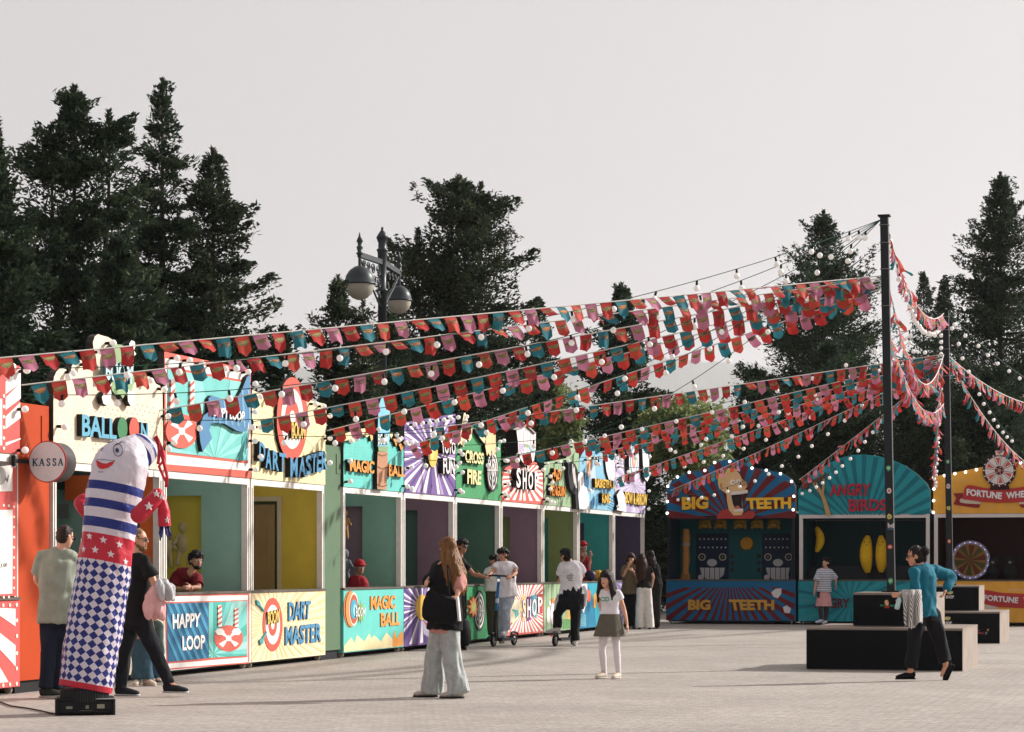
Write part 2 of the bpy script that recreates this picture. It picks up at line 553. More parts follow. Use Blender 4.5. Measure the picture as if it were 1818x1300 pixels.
GROUPROW = 'game stalls in a row'
def stall(pl, u0, u1, label, outline, signmat, countmat, wallmat, backmat, framemat=ALU, door=None, door_leaf=False,
          vb=0.085, vt=1.055, vs=2.655, depth=2.3, group=GROUPROW, near=True, name='game_stall', cat='game stall', roof0=1.25):
    rz = math.atan2(pl.U.y, pl.U.x)
    root = thing(name, label, cat, pl.pt((u0 + u1) / 2, 0), rz, group)
    b = MB(BLACK); b.box(pl, u0 + .04, u1 - .04, .05, .19, -depth + .05, -.12); b.build('chassis', root)
    for uu in (u0 + .12, u1 - .12):
        c = MB(M((150, 140, 128), .6, .1)); c.box(pl, uu - .03, uu + .03, .06, .10, -.13, -.05)
        c.smooth = True
        c.lathe(pl.pt(uu - .02, .05, -.09), [(.03, 0), (.048, .004), (.048, .036), (.03, .04)], 12, pl.U)
        c.build('castor', root)
    b = MB(countmat); b.box(pl, u0 + .012, u1 - .012, vb, vt, -.10, 0)
    counter = b.build('counter_panel', root)
    b = MB(M((92, 84, 76), .6, .15)); b.box(pl, u0 + .012, u1 - .012, vt + .002, vt + .032, -.42, .018); b.build('counter_top', root)
    for uu, sgn in ((u0 + .03, 1), (u1 - .03, -1)):
        b = MB(framemat)
        a0, a1 = sorted((uu, uu + sgn * .085))
        b.box(pl, a0, a1, vt + .034, vs - .004, -.10, -.012)
        b.use(ALUD if framemat is ALU else framemat)
        a0, a1 = sorted((uu + sgn * .03, uu + sgn * .045))
        b.box(pl, a0, a1, vt + .036, vs - .13, -.012, -.008)
        b.build('post', root)
    b = MB(framemat); b.box(pl, u0 + .118, u1 - .118, vs - .092, vs - .004, -.10, -.014); b.build('header_beam', root)
    b = MB(M((105, 100, 92), .7, .1)); b.box(pl, u0 + .02, u1 - .02, vs + .03, vs + .10, -depth, -roof0); b.build('roof', root)  # unseen roof; stops short of the front by default to let sky light in
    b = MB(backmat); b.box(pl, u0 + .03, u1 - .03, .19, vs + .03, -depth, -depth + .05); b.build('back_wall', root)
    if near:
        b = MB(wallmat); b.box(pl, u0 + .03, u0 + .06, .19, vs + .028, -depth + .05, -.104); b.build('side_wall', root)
    # far partition, with its doorway
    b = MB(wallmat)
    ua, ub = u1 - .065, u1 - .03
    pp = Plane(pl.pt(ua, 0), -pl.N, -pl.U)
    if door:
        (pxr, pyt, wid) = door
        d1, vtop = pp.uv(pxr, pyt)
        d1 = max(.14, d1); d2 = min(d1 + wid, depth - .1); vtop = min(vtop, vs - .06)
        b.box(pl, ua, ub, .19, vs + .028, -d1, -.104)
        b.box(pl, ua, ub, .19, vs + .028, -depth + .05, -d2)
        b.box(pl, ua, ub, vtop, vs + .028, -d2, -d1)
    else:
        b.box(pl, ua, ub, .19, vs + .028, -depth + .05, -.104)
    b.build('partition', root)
    if door and door_leaf:
        fr = MB(M((198, 189, 165), .6, .06))
        fr.box(pl, ua - .02, ua - .002, .19, vtop + .07, -d1 - .002, -d1 + .07)
        fr.box(pl, ua - .02, ua - .002, vtop + .002, vtop + .07, -d2, -d1 - .004)
        fr.box(pl, ua - .02, ua - .002, .19, vtop + .07, -d2 - .07, -d2 - .002)
        dr = fr.build('door', root)
        lf = MB(M((150, 130, 96), .55, .08))
        lf.box(pl, ua + .004, ua + .03, .20, vtop - .05, -d2 + .02, -d1 - .05)
        for k in range(3):
            dd = d1 + .16 + k * .2
            lf.box(pl, ua - .004, ua + .003, .3, vtop - .14, -dd - .02, -dd)
        lf.build('door_leaf', dr)
        h = MB(BLACK); h.ell(pl.pt(ua - .03, 1.06, -d2 + .1), .03, .03, .03); h.build('handle', dr)
    sg = MB(signmat)
    sg.use(signmat)
    sg.prism(pl, outline, -.09, 0, True, M((60, 52, 48), .7, .1))
    sign = sg.build('fascia_sign', root)
    return root, sign, counter

def close_outline(pl, pts, u0, u1, vs):
    """traced top outline (pixels), closed along the sign's bottom edge"""
    uv = [pl.uv(x, y) for x, y in pts]
    uv = [(min(max(u, u0 + .012), u1 - .012), v) for u, v in uv]
    return [(u0 + .012, vs)] + uv + [(u1 - .012, vs)]

VS = 2.655
EDGE = {k: su(v) for k, v in dict(b0=-190, b1=36, o1=92, ba=94, hl=291, dm=446, dm1=578, mb=609.5, tf=717, cf=809, sh=890.5, pg=965, bk=1028, bw=1091, bw1=1146).items()}
DK = M((30, 28, 28), .6, .1)
L1 = .004     # thickness of one printed layer

# ---------- walls between the groups of stalls
def gap_wall(ua, ub, px_top, mat_, label, top_pix):
    rz = math.atan2(ROW.U.y, ROW.U.x)
    r = thing('container_wall', label, 'wall', ROW.pt((ua + ub) / 2, 0), rz)
    v = ROW.uv(px_top, top_pix, -.04)[1]
    b = MB(mat_); b.box(ROW, ua, ub, .14, v, -2.2, -.04); b.build('wall_panel', r)
    b = MB(BLACK); b.box(ROW, ua + .01, ub - .01, .0, .138, -2.1, -.08); b.build('plinth_base', r)
    b = MB(mat_)
    b.box(ROW, ub - .20, ub - .03, v - .42, v - .12, -.038, -.028)
    b.build('hatch', r)
    return r
gap_wall(EDGE['b1'] + .01, EDGE['ba'] - .02, 60, M((176, 62, 14), .6, .07, 1.5, spec=.15), 'orange metal wall between the red ticket booth and the cream balloon stall', 718)
gap_wall(EDGE['dm1'] + .01, EDGE['mb'] - .02, 595, M((88, 112, 86), .5, .05, 1.5), 'sage green wall between the dart and magic ball stalls', 792)

# ---------- ticket booth at the left edge
def ticket_booth():
    u0, u1 = EDGE['b0'], EDGE['b1']
    RED, WH = P(222, 84, 78), P(236, 228, 220)
    out = close_outline(ROW, [(-200, 610), (36, 650)], u0, u1, 2.69)
    root, sign, counter = stall(ROW, u0, u1, 'red and white striped ticket booth with white notice board at left edge', out, RED, RED, P(225, 215, 205), P(225, 215, 205),
                                group=None, name='ticket_booth', cat='ticket booth', vs=2.69)
    q = zq(0, 640, 5)
    a = MB()
    a.use(WH)
    for y in (60, 200, 370, 540):
        a.poly(ROW, q((50, y + 130), (184, y + 0), (184, y + 80 + 60), (50, y + 240)) if y < 500 else q((50, 730), (184, 690), (184, 700), (50, 760)), L1)
    a.poly(ROW, q((-900, 360), (20, 340), (20, 755), (-900, 760)), L1)
    a.build('sign_artwork', sign)
    d = MB(P(245, 235, 215))
    for y in (315, 410, 500, 595, 690, 780):
        d.poly(ROW, [q((36, y))[0]] and [(x, yy) for x, yy in ellpts(*q((36, y))[0], 2.0, 3.2, 10)], 2 * L1)
    d.build('sign_dots', sign)
    put_bulbs(sign, ROW, [ROW.uv(*p) for p in [(8, 653), (33, 660), (-25, 650), (31, 727), (31, 800), (-60, 645)]], BULB_DAY)
    # notice board filling the front above the counter
    b = MB(RED); b.box(ROW, u0 + .13, u1 - .12, 1.10, VS - .12, -.10, .02)
    nb = b.build('notice_board', root)
    a = MB(WH)
    a.poly(ROW, [(-180, 850), (22, 826), (22, 872), (-180, 880)], .024)
    a.poly(ROW, [(-180, 912), (22.5, 905), (22, 1054), (-180, 1066)], .024)
    a.use(P(150, 146, 140))
    a.poly(ROW, ellpts(2, 845, 9, 16, 16), .028)
    a.use(P(110, 105, 102))
    a.poly(ROW, [(10, 846), (13, 851), (16, 843), (14, 856), (9, 850)], .030)
    lettering(a, ROW, '3.00', [(1, 1001), (13, 999.5), (13, 1006), (1, 1008)], .027, .024, P(60, 60, 64), bold=.0)
    a.build('notices', nb)
    d = MB(P(245, 235, 215))
    for y in list(range(900, 1062, 18)):
        d.poly(ROW, ellpts(25.2, y, 1.4, 2.4, 8), .026)
    for x in (7, 16, -3, -13, -24):
        d.poly(ROW, ellpts(x, 898 + (16 - x) * -.06, 1.6, 2.6, 8), .026)
        d.poly(ROW, ellpts(x, 1060 + (16 - x) * .06, 1.6, 2.6, 8), .026)
    d.build('border_dots', nb)
    a = MB(WH)
    q = zq(0, 880, 3.61)
    for pts in ([(-400, 640), (0, 720), (100, 725), (100, 838), (0, 770), (-400, 560)], [(-300, 680), (0, 880), (100, 960), (100, 1095), (0, 985), (-300, 800)], [(-200, 960), (0, 1100), (55, 1195), (0, 1200), (-200, 1230)]):
        a.poly(ROW, q(*pts), L1)
    a.build('counter_artwork', counter)
    d = MB(P(245, 235, 215))
    for x, y in [(22, 703), (65, 702), (108, 700), (110, 800), (110, 900), (110, 1010), (109, 1108), (108, 1205), (65, 1210), (22, 1216)]:
        d.poly(ROW, ellpts(*q((x, y))[0], 1.7, 3.6, 10), 2 * L1)
    d.build('counter_dots', counter)
ticket_booth()

# ---------- round ticket sign on its bracket
def kassa():
    Z = 27.3
    c = pix(85, 820, Z)
    nrm = Vector((-.30, -.954, 0)).normalized()
    U = Vector((-nrm.y, nrm.x, 0))
    pl = Plane(Vector((c.x, c.y, 0)), U, nrm)
    r = thing('hanging_sign', 'round white KASSA sign with red rim on a black bracket', 'sign', c, math.atan2(U.y, U.x))
    s = Z / F
    b = MB(M((70, 66, 66), .5, .1)); b.smooth = True
    b.lathe(c - nrm * .26, [(.215, 0), (.225, .01), (.225, .25)], 48, nrm)
    b.use(P(196, 62, 58)); b.lathe(c - nrm * .012, [(.226, 0), (.236, .004), (.236, .022), (.222, .026)], 48, nrm)
    b.build('drum', r)
    f = MB(P(222, 216, 218)); f.prism(pl, [(.223 * math.cos(t), c.z + .223 * math.sin(t)) for t in [2 * math.pi * i / 48 for i in range(48)]], .0, .018)
    f.build('face', r)
    # seriffed letters
    t = MB(); ink = P(28, 78, 104)
    def stroke(p, q2, w):
        d = Vector((q2[0] - p[0], q2[1] - p[1])); n_ = Vector((-d.y, d.x)).normalized() * w / 2
        t.prism(pl, [(p[0] + n_.x, p[1] + n_.y), (p[0] - n_.x, p[1] - n_.y), (q2[0] - n_.x, q2[1] - n_.y), (q2[0] + n_.x, q2[1] + n_.y)], .018, .022)
    t.use(ink)
    hh, z0 = .078, c.z - .044
    xs = [-.182, -.098, -.010, .066, .138]
    for ch, x in zip('KASSA', xs):
        X = lambda a, b_: (x + a * .072, z0 + b_ * hh)
        if ch == 'K':
            stroke(X(.15, 0), X(.15, 1), .016); stroke(X(.2, .45), X(.75, 1), .010); stroke(X(.3, .58), X(.8, 0), .014)
            for e in ((-.02, 0), (-.02, 1), (.6, 0), (.6, 1)): stroke(X(e[0], e[1]), X(e[0] + .36, e[1]), .006)
        elif ch == 'A':
            stroke(X(.42, 1), X(.08, 0), .008); stroke(X(.42, 1), X(.78, 0), .016); stroke(X(.2, .33), X(.66, .33), .007)
            for e in (-.08, .6): stroke(X(e, 0), X(e + .34, 0), .006)
        else:
            pts = [(.62, .82), (.45, .98), (.22, .96), (.12, .78), (.22, .6), (.5, .44), (.64, .26), (.55, .06), (.32, .0), (.1, .14)]
            for i in range(len(pts) - 1): stroke(X(*pts[i]), X(*pts[i + 1]), .013)
            stroke(X(.62, .7), X(.62, 1), .005); stroke(X(.1, 0), X(.1, .3), .005)
    t.build('lettering', r)
    k = MB(BLACK)
    a = pix(24, 818, 27.0); e = pix(54, 820, Z + .1)
    k.cbox((a + e) / 2, (e - a).normalized(), Vector((0, 1, 0)), Vector((0, 0, 1)), (e - a).length / 2, .02, .022)
    k.cbox(a, Vector((1, 0, 0)), Vector((0, 1, 0)), Vector((0, 0, 1)), .02, .03, .06)
    k.build('bracket', r)
kassa()

# ---------- BALLOON
def balloon():
    u0, u1 = EDGE['ba'], EDGE['hl']
    CR = P(230, 213, 186)
    q = zq(0, 580, 4.3333)
    out = close_outline(ROW, q((405, 440), (415, 390), (432, 350), (455, 325), (485, 320), (520, 335), (545, 350), (550, 310), (570, 270), (605, 255), (640, 265), (670, 290), (680, 240), (705, 215), (720, 170), (715, 120), (730, 75), (755, 58), (790, 70), (830, 80), (880, 110), (915, 150), (930, 260), (1000, 420), (1040, 430), (1075, 395), (1110, 380), (1150, 385), (1180, 405), (1200, 440), (1230, 455), (1250, 500)), u0, u1, VS)
    root, sign, counter = stall(ROW, u0, u1, 'cream balloon game stall with green BOOM cut-out and blue BALLOON letters', out, CR, CR, M((47, 73, 67), .6, .08), M((54, 81, 72), .6, .08), door=(228, 868, 1.2))
    a = MB(); rs = P(226, 158, 118)
    marks(a, ROW, q((700, 500), (1230, 620), (1230, 1050), (700, 1000)), rs, 14, 12, .8, 1.6, L1, .15, .5)
    marks(a, ROW, q((420, 640), (680, 660), (700, 980), (420, 960)), P(232, 200, 160), 8, 8, .7, 1.4, L1, .2, .5)
    a.build('sign_artwork', sign)
    t = MB(); blue = P(92, 168, 196)
    lettering(t, ROW, 'BALL', q((632, 672), (900, 712), (898, 868), (632, 842)), .07, 0, blue, DK, .03)
    lettering(t, ROW, 'N', q((1085, 735), (1140, 742), (1140, 880), (1085, 870)), .07, 0, blue, DK, .03)
    t.build('lettering', sign)
    for cx, col, nm in ((943, P(58, 128, 78), 'balloon_cutout'), (1033, P(216, 84, 66), 'balloon_cutout')):
        o = MB(col); o.poly(ROW, ellpts(*q((cx, 785))[0], 38 / 4.333, 88 / 4.333, 26), .07, 0, DK); o.build(nm, sign)
    m = MB(P(142, 172, 118))
    m.poly(ROW, q((835, 230), (850, 165), (885, 135), (940, 140), (985, 190), (1020, 265), (1035, 420), (1020, 480), (1000, 520), (985, 545), (965, 520), (945, 555), (925, 520), (890, 525), (862, 490), (850, 430), (842, 330)), .08, -.02, DK)
    m.use(P(108, 142, 88)); m.poly(ROW, q((880, 480), (900, 470), (905, 515), (890, 515)), .084, .08)
    m.build('splash_cutout', sign)
    t = MB()
    lettering(t, ROW, 'BOOM', q((815, 250), (1030, 290), (1012, 445), (815, 412)), .12, .08, P(176, 208, 212), P(60, 110, 130), .035)
    t.build('boom_lettering', sign)
    w_ = MB(P(236, 230, 226))
    for pts in ([(862, 425), (850, 470), (858, 520), (848, 575), (825, 612), (795, 590), (784, 545), (800, 510), (835, 478)],
                [(975, 465), (1002, 500), (1030, 505), (1040, 560), (1030, 612), (1005, 610), (985, 575), (982, 520)],
                [(985, 245), (998, 190), (995, 130), (1012, 105), (1035, 115), (1043, 150), (1030, 185), (1048, 210), (1030, 228), (1012, 212), (992, 250)]):
        w_.cut(); w_.poly(ROW, q(*pts), .09, .02, DK)
    w_.build('glove_cutout', sign)
    edge = along([(u0 + .1, VS + .1), (u0 + .1, ROW.uv(*q((430, 385))[0])[1]), ROW.uv(*q((600, 300))[0]), ROW.uv(*q((690, 260))[0]), ROW.uv(*q((740, 130))[0]), ROW.uv(*q((860, 130))[0])], .4, .3)
    edge += along([ROW.uv(*q((1080, 420))[0]), ROW.uv(*q((1180, 440))[0]), (u1 - .08, ROW.uv(*q((1240, 520))[0])[1]), (u1 - .08, VS + .1)], .42, .1)
    put_bulbs(sign, ROW, edge, BULB_DAY)
    a = MB(); marks(a, ROW, [(96, 1090), (287, 1062), (287, 1180), (96, 1210)], rs, 20, 9, 1.0, 2.2, L1, .1, .5)
    a.build('counter_artwork', counter)
    # inside: orange and yellow header, light switch
    pp = Plane(ROW.pt(u1 - .068, 0), -ROW.N, -ROW.U)
    h = MB(M((214, 104, 46), .6, .06)); h.box(ROW, u1 - .085, u1 - .067, 2.28, 2.60, -1.35, -.11); h.box(ROW, u1 - .085, u1 - .067, 1.09, 2.278, -.30, -.11); h.build('wall_trim', root)
    s_ = MB(M((120, 124, 116), .5, .05)); c = pp.uv(112, 908)
    s_.box(ROW, u1 - .08, u1 - .067, c[1] - .09, c[1] + .09, -c[0] - .08, -c[0] + .08); s_.build('switch', root)
balloon()

# ---------- HAPPY LOOP
def candy_disc(a, pl, cx, cy, rx, ry, w, RED, WH):
    a.use(RED); a.poly(pl, ellpts(cx, cy, rx, ry, 30), w)
    a.use(WH)
    for k in range(4):
        t0 = k * math.pi / 2 + .5
        arc = [(cx + rx * .80 * math.cos(t), cy + ry * .78 * math.sin(t)) for t in (t0, t0 + .25, t0 + .5)]
        a.poly(pl, [(cx, cy)] + arc, w + L1)
    a.poly(pl, ellpts(cx, cy, rx * .2, ry * .22, 14), w + 2 * L1)
def candy_stick(a, pl, x0, y0, x1, y1, wd, w, RED, WH):
    a.use(WH); a.poly(pl, [(x0 - wd, y0), (x0 + wd, y0 - wd * .4), (x1 + wd, y1), (x1 - wd, y1)], w)
    a.use(RED)
    n = 4
    for k in range(n):
        t, t2 = (k + .15) / n, (k + .55) / n
        xa, ya, xb, yb = x0 + (x1 - x0) * t, y0 + (y1 - y0) * t, x0 + (x1 - x0) * t2, y0 + (y1 - y0) * t2
        d = (y1 - y0) / n * .25
        a.poly(pl, [(xa - wd, ya + d), (xa + wd, ya - d), (xb + wd, yb - d), (xb - wd, yb + d)], w + L1)

def happy_loop():
    u0, u1 = EDGE['hl'], EDGE['dm']
    RED, WH, TL = P(222, 92, 74), P(236, 230, 222), P(104, 196, 188)
    q = zq(280, 600, 4.644)
    out = close_outline(ROW, q((48, 112), (770, 262)), u0, u1, VS)
    root, sign, counter = stall(ROW, u0, u1, 'ring toss stall with red bordered HAPPY LOOP sign and candy sticks', out, RED, WH, M((150, 188, 175), .6, .05), M((190, 168, 72), .6, .05), door=(357.5, 880, .85))
    a = MB()
    a.use(WH); a.poly(ROW, q((62, 168), (764, 300), (764, 1098), (72, 1042)), L1)
    a.use(RED); a.poly(ROW, q((78, 235), (748, 356), (748, 1036), (80, 962)), 2 * L1)
    a.use(TL); tq = q((82, 256), (744, 374), (744, 1014), (84, 940)); a.poly(ROW, tq, 3 * L1)
    rays(a, ROW, q((470, 1000))[0], tq, [P(132, 212, 202)], 12, 4 * L1, a0=.1, duty=.42, jit=.2)
    a.use(P(64, 160, 160)); a.poly(ROW, q((650, 1010), (690, 900), (700, 820), (730, 780), (738, 860), (700, 960), (720, 1010)), 5 * L1)
    a.build('sign_artwork', sign)
    c = MB()
    for (xa, ya, xb, yb) in ((130, 345, 118, 650), (288, 355, 285, 610)):
        (x0, y0), (x1, y1) = q((xa, ya), (xb, yb))
        candy_stick(c, ROW, x0, y0, x1, y1, 16 / 4.644, .04, RED, WH)
    (cx, cy), = q((200, 770))
    candy_disc(c, ROW, cx, cy, 132 / 4.644, 140 / 4.644, .03, RED, WH)
    c.build('candy_cutout', sign)
    bl, bl2 = P(76, 132, 176), P(112, 164, 200)
    s = MB(bl)
    sw = q((420, 500), (445, 475), (520, 500), (585, 505), (640, 520), (690, 440), (735, 325), (764, 300), (764, 640), (735, 770), (690, 775), (650, 765), (600, 735), (550, 708), (490, 700), (440, 705), (428, 760), (448, 830), (395, 905), (372, 940), (352, 860), (340, 740), (380, 640), (420, 612))
    s.poly(ROW, sw, .07, 0, DK)
    for k in range(7):
        x = 440 + k * 50
        ys = 520 if x < 650 else 430
        s.use(bl2); s.poly(ROW, q((x, ys), (x + 16, ys + 2), (x + 34, 698 + k * 8), (x + 18, 696 + k * 8)), .074, .07)
    s.build('swoosh_cutout', sign)
    t = MB(); lettering(t, ROW, 'HAPPY LOOP', q((440, 562), (720, 608), (712, 692), (440, 640)), .10, .074, P(236, 232, 230), P(70, 80, 110), .035)
    t.build('lettering', sign)
    put_bulbs(sign, ROW, along([(u0 + .09, VS + .1), (u0 + .09, ROW.uv(*q((60, 160))[0])[1]), (u1 - .09, ROW.uv(*q((750, 300))[0])[1]), (u1 - .09, VS + .1)], .40, .25), BULB_DAY)
    # counter
    q = zq(280, 840, 3.612); a = MB()
    a.use(RED)
    for pts in ([(42, 778), (588, 772), (588, 782), (42, 790)], [(60, 1254), (588, 1212), (588, 1220), (60, 1262)], [(42, 792), (50, 792), (66, 1252), (60, 1254)], [(582, 783), (588, 783), (588, 1210), (582, 1210)], [(52, 828), (576, 815), (576, 1180), (62, 1222)]):
        a.poly(ROW, q(*pts), L1)
    a.use(P(28, 98, 144)); sq = q((57, 837), (325, 829), (325, 1186), (66, 1212)); a.poly(ROW, sq, 2 * L1)
    stripes(a, ROW, sq, P(60, 148, 184), 6, 3 * L1, slant=.55, duty=.45)
    a.use(TL); tq = q((328, 829), (572, 820), (572, 1170), (328, 1186)); a.poly(ROW, tq, 2 * L1)
    rays(a, ROW, q((360, 1160))[0], tq, [P(64, 174, 160), P(150, 214, 204)], 16, 3 * L1, duty=.5, jit=.2)
    for xa in (400, 506):
        (x0, y0), (x1, y1) = q((xa, 850 + (xa > 450) * 18), (xa, 985))
        candy_stick(a, ROW, x0, y0, x1, y1, 12 / 3.612, 6 * L1, RED, WH)
        a.use(WH); cx, cy = q((xa, 1018))[0]; a.poly(ROW, ellpts(cx, cy, 30 / 3.612, 24 / 3.612, 6), 6 * L1)
    cx, cy = q((455, 1060))[0]; candy_disc(a, ROW, cx, cy, 92 / 3.612, 84 / 3.612, 4 * L1, RED, WH)
    a.build('counter_artwork', counter)
    t = MB()
    for wd, qd in (('HAPPY', ((95, 905), (278, 896), (271, 985), (97, 1000))), ('LOOP', ((157, 1045), (304, 1036), (303, 1128), (160, 1140)))):
        lettering(t, ROW, wd, q(*qd), 5 * L1, 3 * L1, P(238, 232, 228), P(20, 60, 90), .035)
    t.build('counter_lettering', counter)
happy_loop()

# ---------- DART MASTER
def rings(a, pl, cx, cy, rx, ry, cols, w, step=L1):
    for i, (m, f) in enumerate(cols):
        a.use(m); a.poly(pl, ellpts(cx, cy, rx * f, ry * f, 32), w + i * step, 0 if i == 0 else w + (i - 1) * step, DK)

def dart_master():
    u0, u1 = EDGE['dm'], EDGE['dm1']
    CR, RED, WH, BL = P(234, 218, 164), P(220, 84, 66), P(238, 228, 214), P(72, 140, 182)
    q = zq(280, 600, 4.644)
    out = close_outline(ROW, q((778, 428), (880, 475), (985, 495), (1215, 505), (1390, 548)), u0, u1, VS)
    root, sign, counter = stall(ROW, u0, u1, 'yellow dart game stall with red bullseye and blue DART MASTER letters', out, CR, P(238, 218, 172), M((204, 182, 72), .6, .05), M((204, 182, 72), .6, .05), door=(493, 890, .95), door_leaf=True)
    a = MB(); rays(a, ROW, q((1100, 700))[0], q((778, 520), (1390, 600), (1388, 1195), (776, 1150)), [P(238, 222, 166)], 18, L1, duty=.4)
    a.build('sign_artwork', sign)
    a = MB(); cx, cy = q((1110, 668))[0]
    rings(a, ROW, cx, cy, 128 / 4.644, 345 / 4.644, [(RED, 1), (WH, .72), (RED, .46), (WH, .2)], .05)
    a.build('bullseye_cutout', sign)
    t = MB(); lettering(t, ROW, 'BOOM', q((1105, 690), (1222, 695), (1215, 835), (1105, 830)), .10, .06, P(232, 190, 90), DK, .03); t.build('boom_lettering', sign)
    t = MB()
    for ch, qd in zip('DARTMASTER', (((840, 852), (892, 880), (882, 1030), (838, 1010)), ((888, 900), (945, 920), (938, 1088), (890, 1072)), ((950, 926), (1000, 945), (1000, 1100), (950, 1085)), ((1003, 945), (1062, 958), (1048, 1112), (1010, 1100)),
                                     ((1095, 985), (1155, 985), (1152, 1152), (1095, 1150)), ((1165, 985), (1222, 980), (1222, 1150), (1162, 1152)), ((1222, 970), (1270, 965), (1268, 1128), (1220, 1135)), ((1268, 960), (1315, 952), (1305, 1112), (1272, 1118)), ((1312, 945), (1352, 940), (1352, 1100), (1312, 1108)), ((1352, 935), (1398, 925), (1400, 1085), (1355, 1092)))):
        lettering(t, ROW, ch, q(*qd), .085, .0, BL, DK, .03)
    t.build('lettering', sign)
    put_bulbs(sign, ROW, along([(u0 + .09, VS + .1), (u0 + .09, ROW.uv(*q((790, 480))[0])[1]), (u0 + .9, ROW.uv(*q((900, 520))[0])[1])], .42, .2) + along([ROW.uv(*q((1230, 540))[0]), (u1 - .08, ROW.uv(*q((1380, 580))[0])[1]), (u1 - .08, VS + .08)], .36, .1), BULB_DAY)
    q = zq(280, 840, 3.612); a = MB()
    pq = q((602, 772), (1070, 752), (1070, 1148), (602, 1208))
    rays(a, ROW, q((738, 972))[0], pq, [P(236, 198, 138)], 40, L1, duty=.3, jit=.2)
    a.build('counter_artwork', counter)
    a = MB(); cx, cy = q((738, 972))[0]
    rings(a, ROW, cx, cy, 63 / 3.612, 172 / 3.612, [(RED, 1), (WH, .74), (RED, .42), (WH, .18)], 2 * L1)
    a.use(P(70, 160, 164))
    a.poly(ROW, q((636, 815), (652, 820), (662, 845), (690, 885), (686, 888), (655, 852), (640, 845)), 7 * L1)
    a.poly(ROW, q((655, 1072), (672, 1060), (700, 1015), (704, 1018), (680, 1068), (678, 1095), (660, 1102)), 7 * L1)
    a.build('bullseye_print', counter)
    t = MB()
    lettering(t, ROW, 'BOOM', q((706, 890), (782, 870), (778, 960), (708, 972)), 9 * L1, 5 * L1, P(234, 196, 90), DK, .03)
    lettering(t, ROW, 'DART', q((840, 828), (985, 818), (976, 935), (840, 948)), 5 * L1, L1, BL, P(24, 50, 84), .03)
    lettering(t, ROW, 'MASTER', q((820, 986), (1052, 960), (1050, 1082), (820, 1106)), 5 * L1, L1, BL, P(24, 50, 84), .03)
    t.build('counter_lettering', counter)
dart_master()

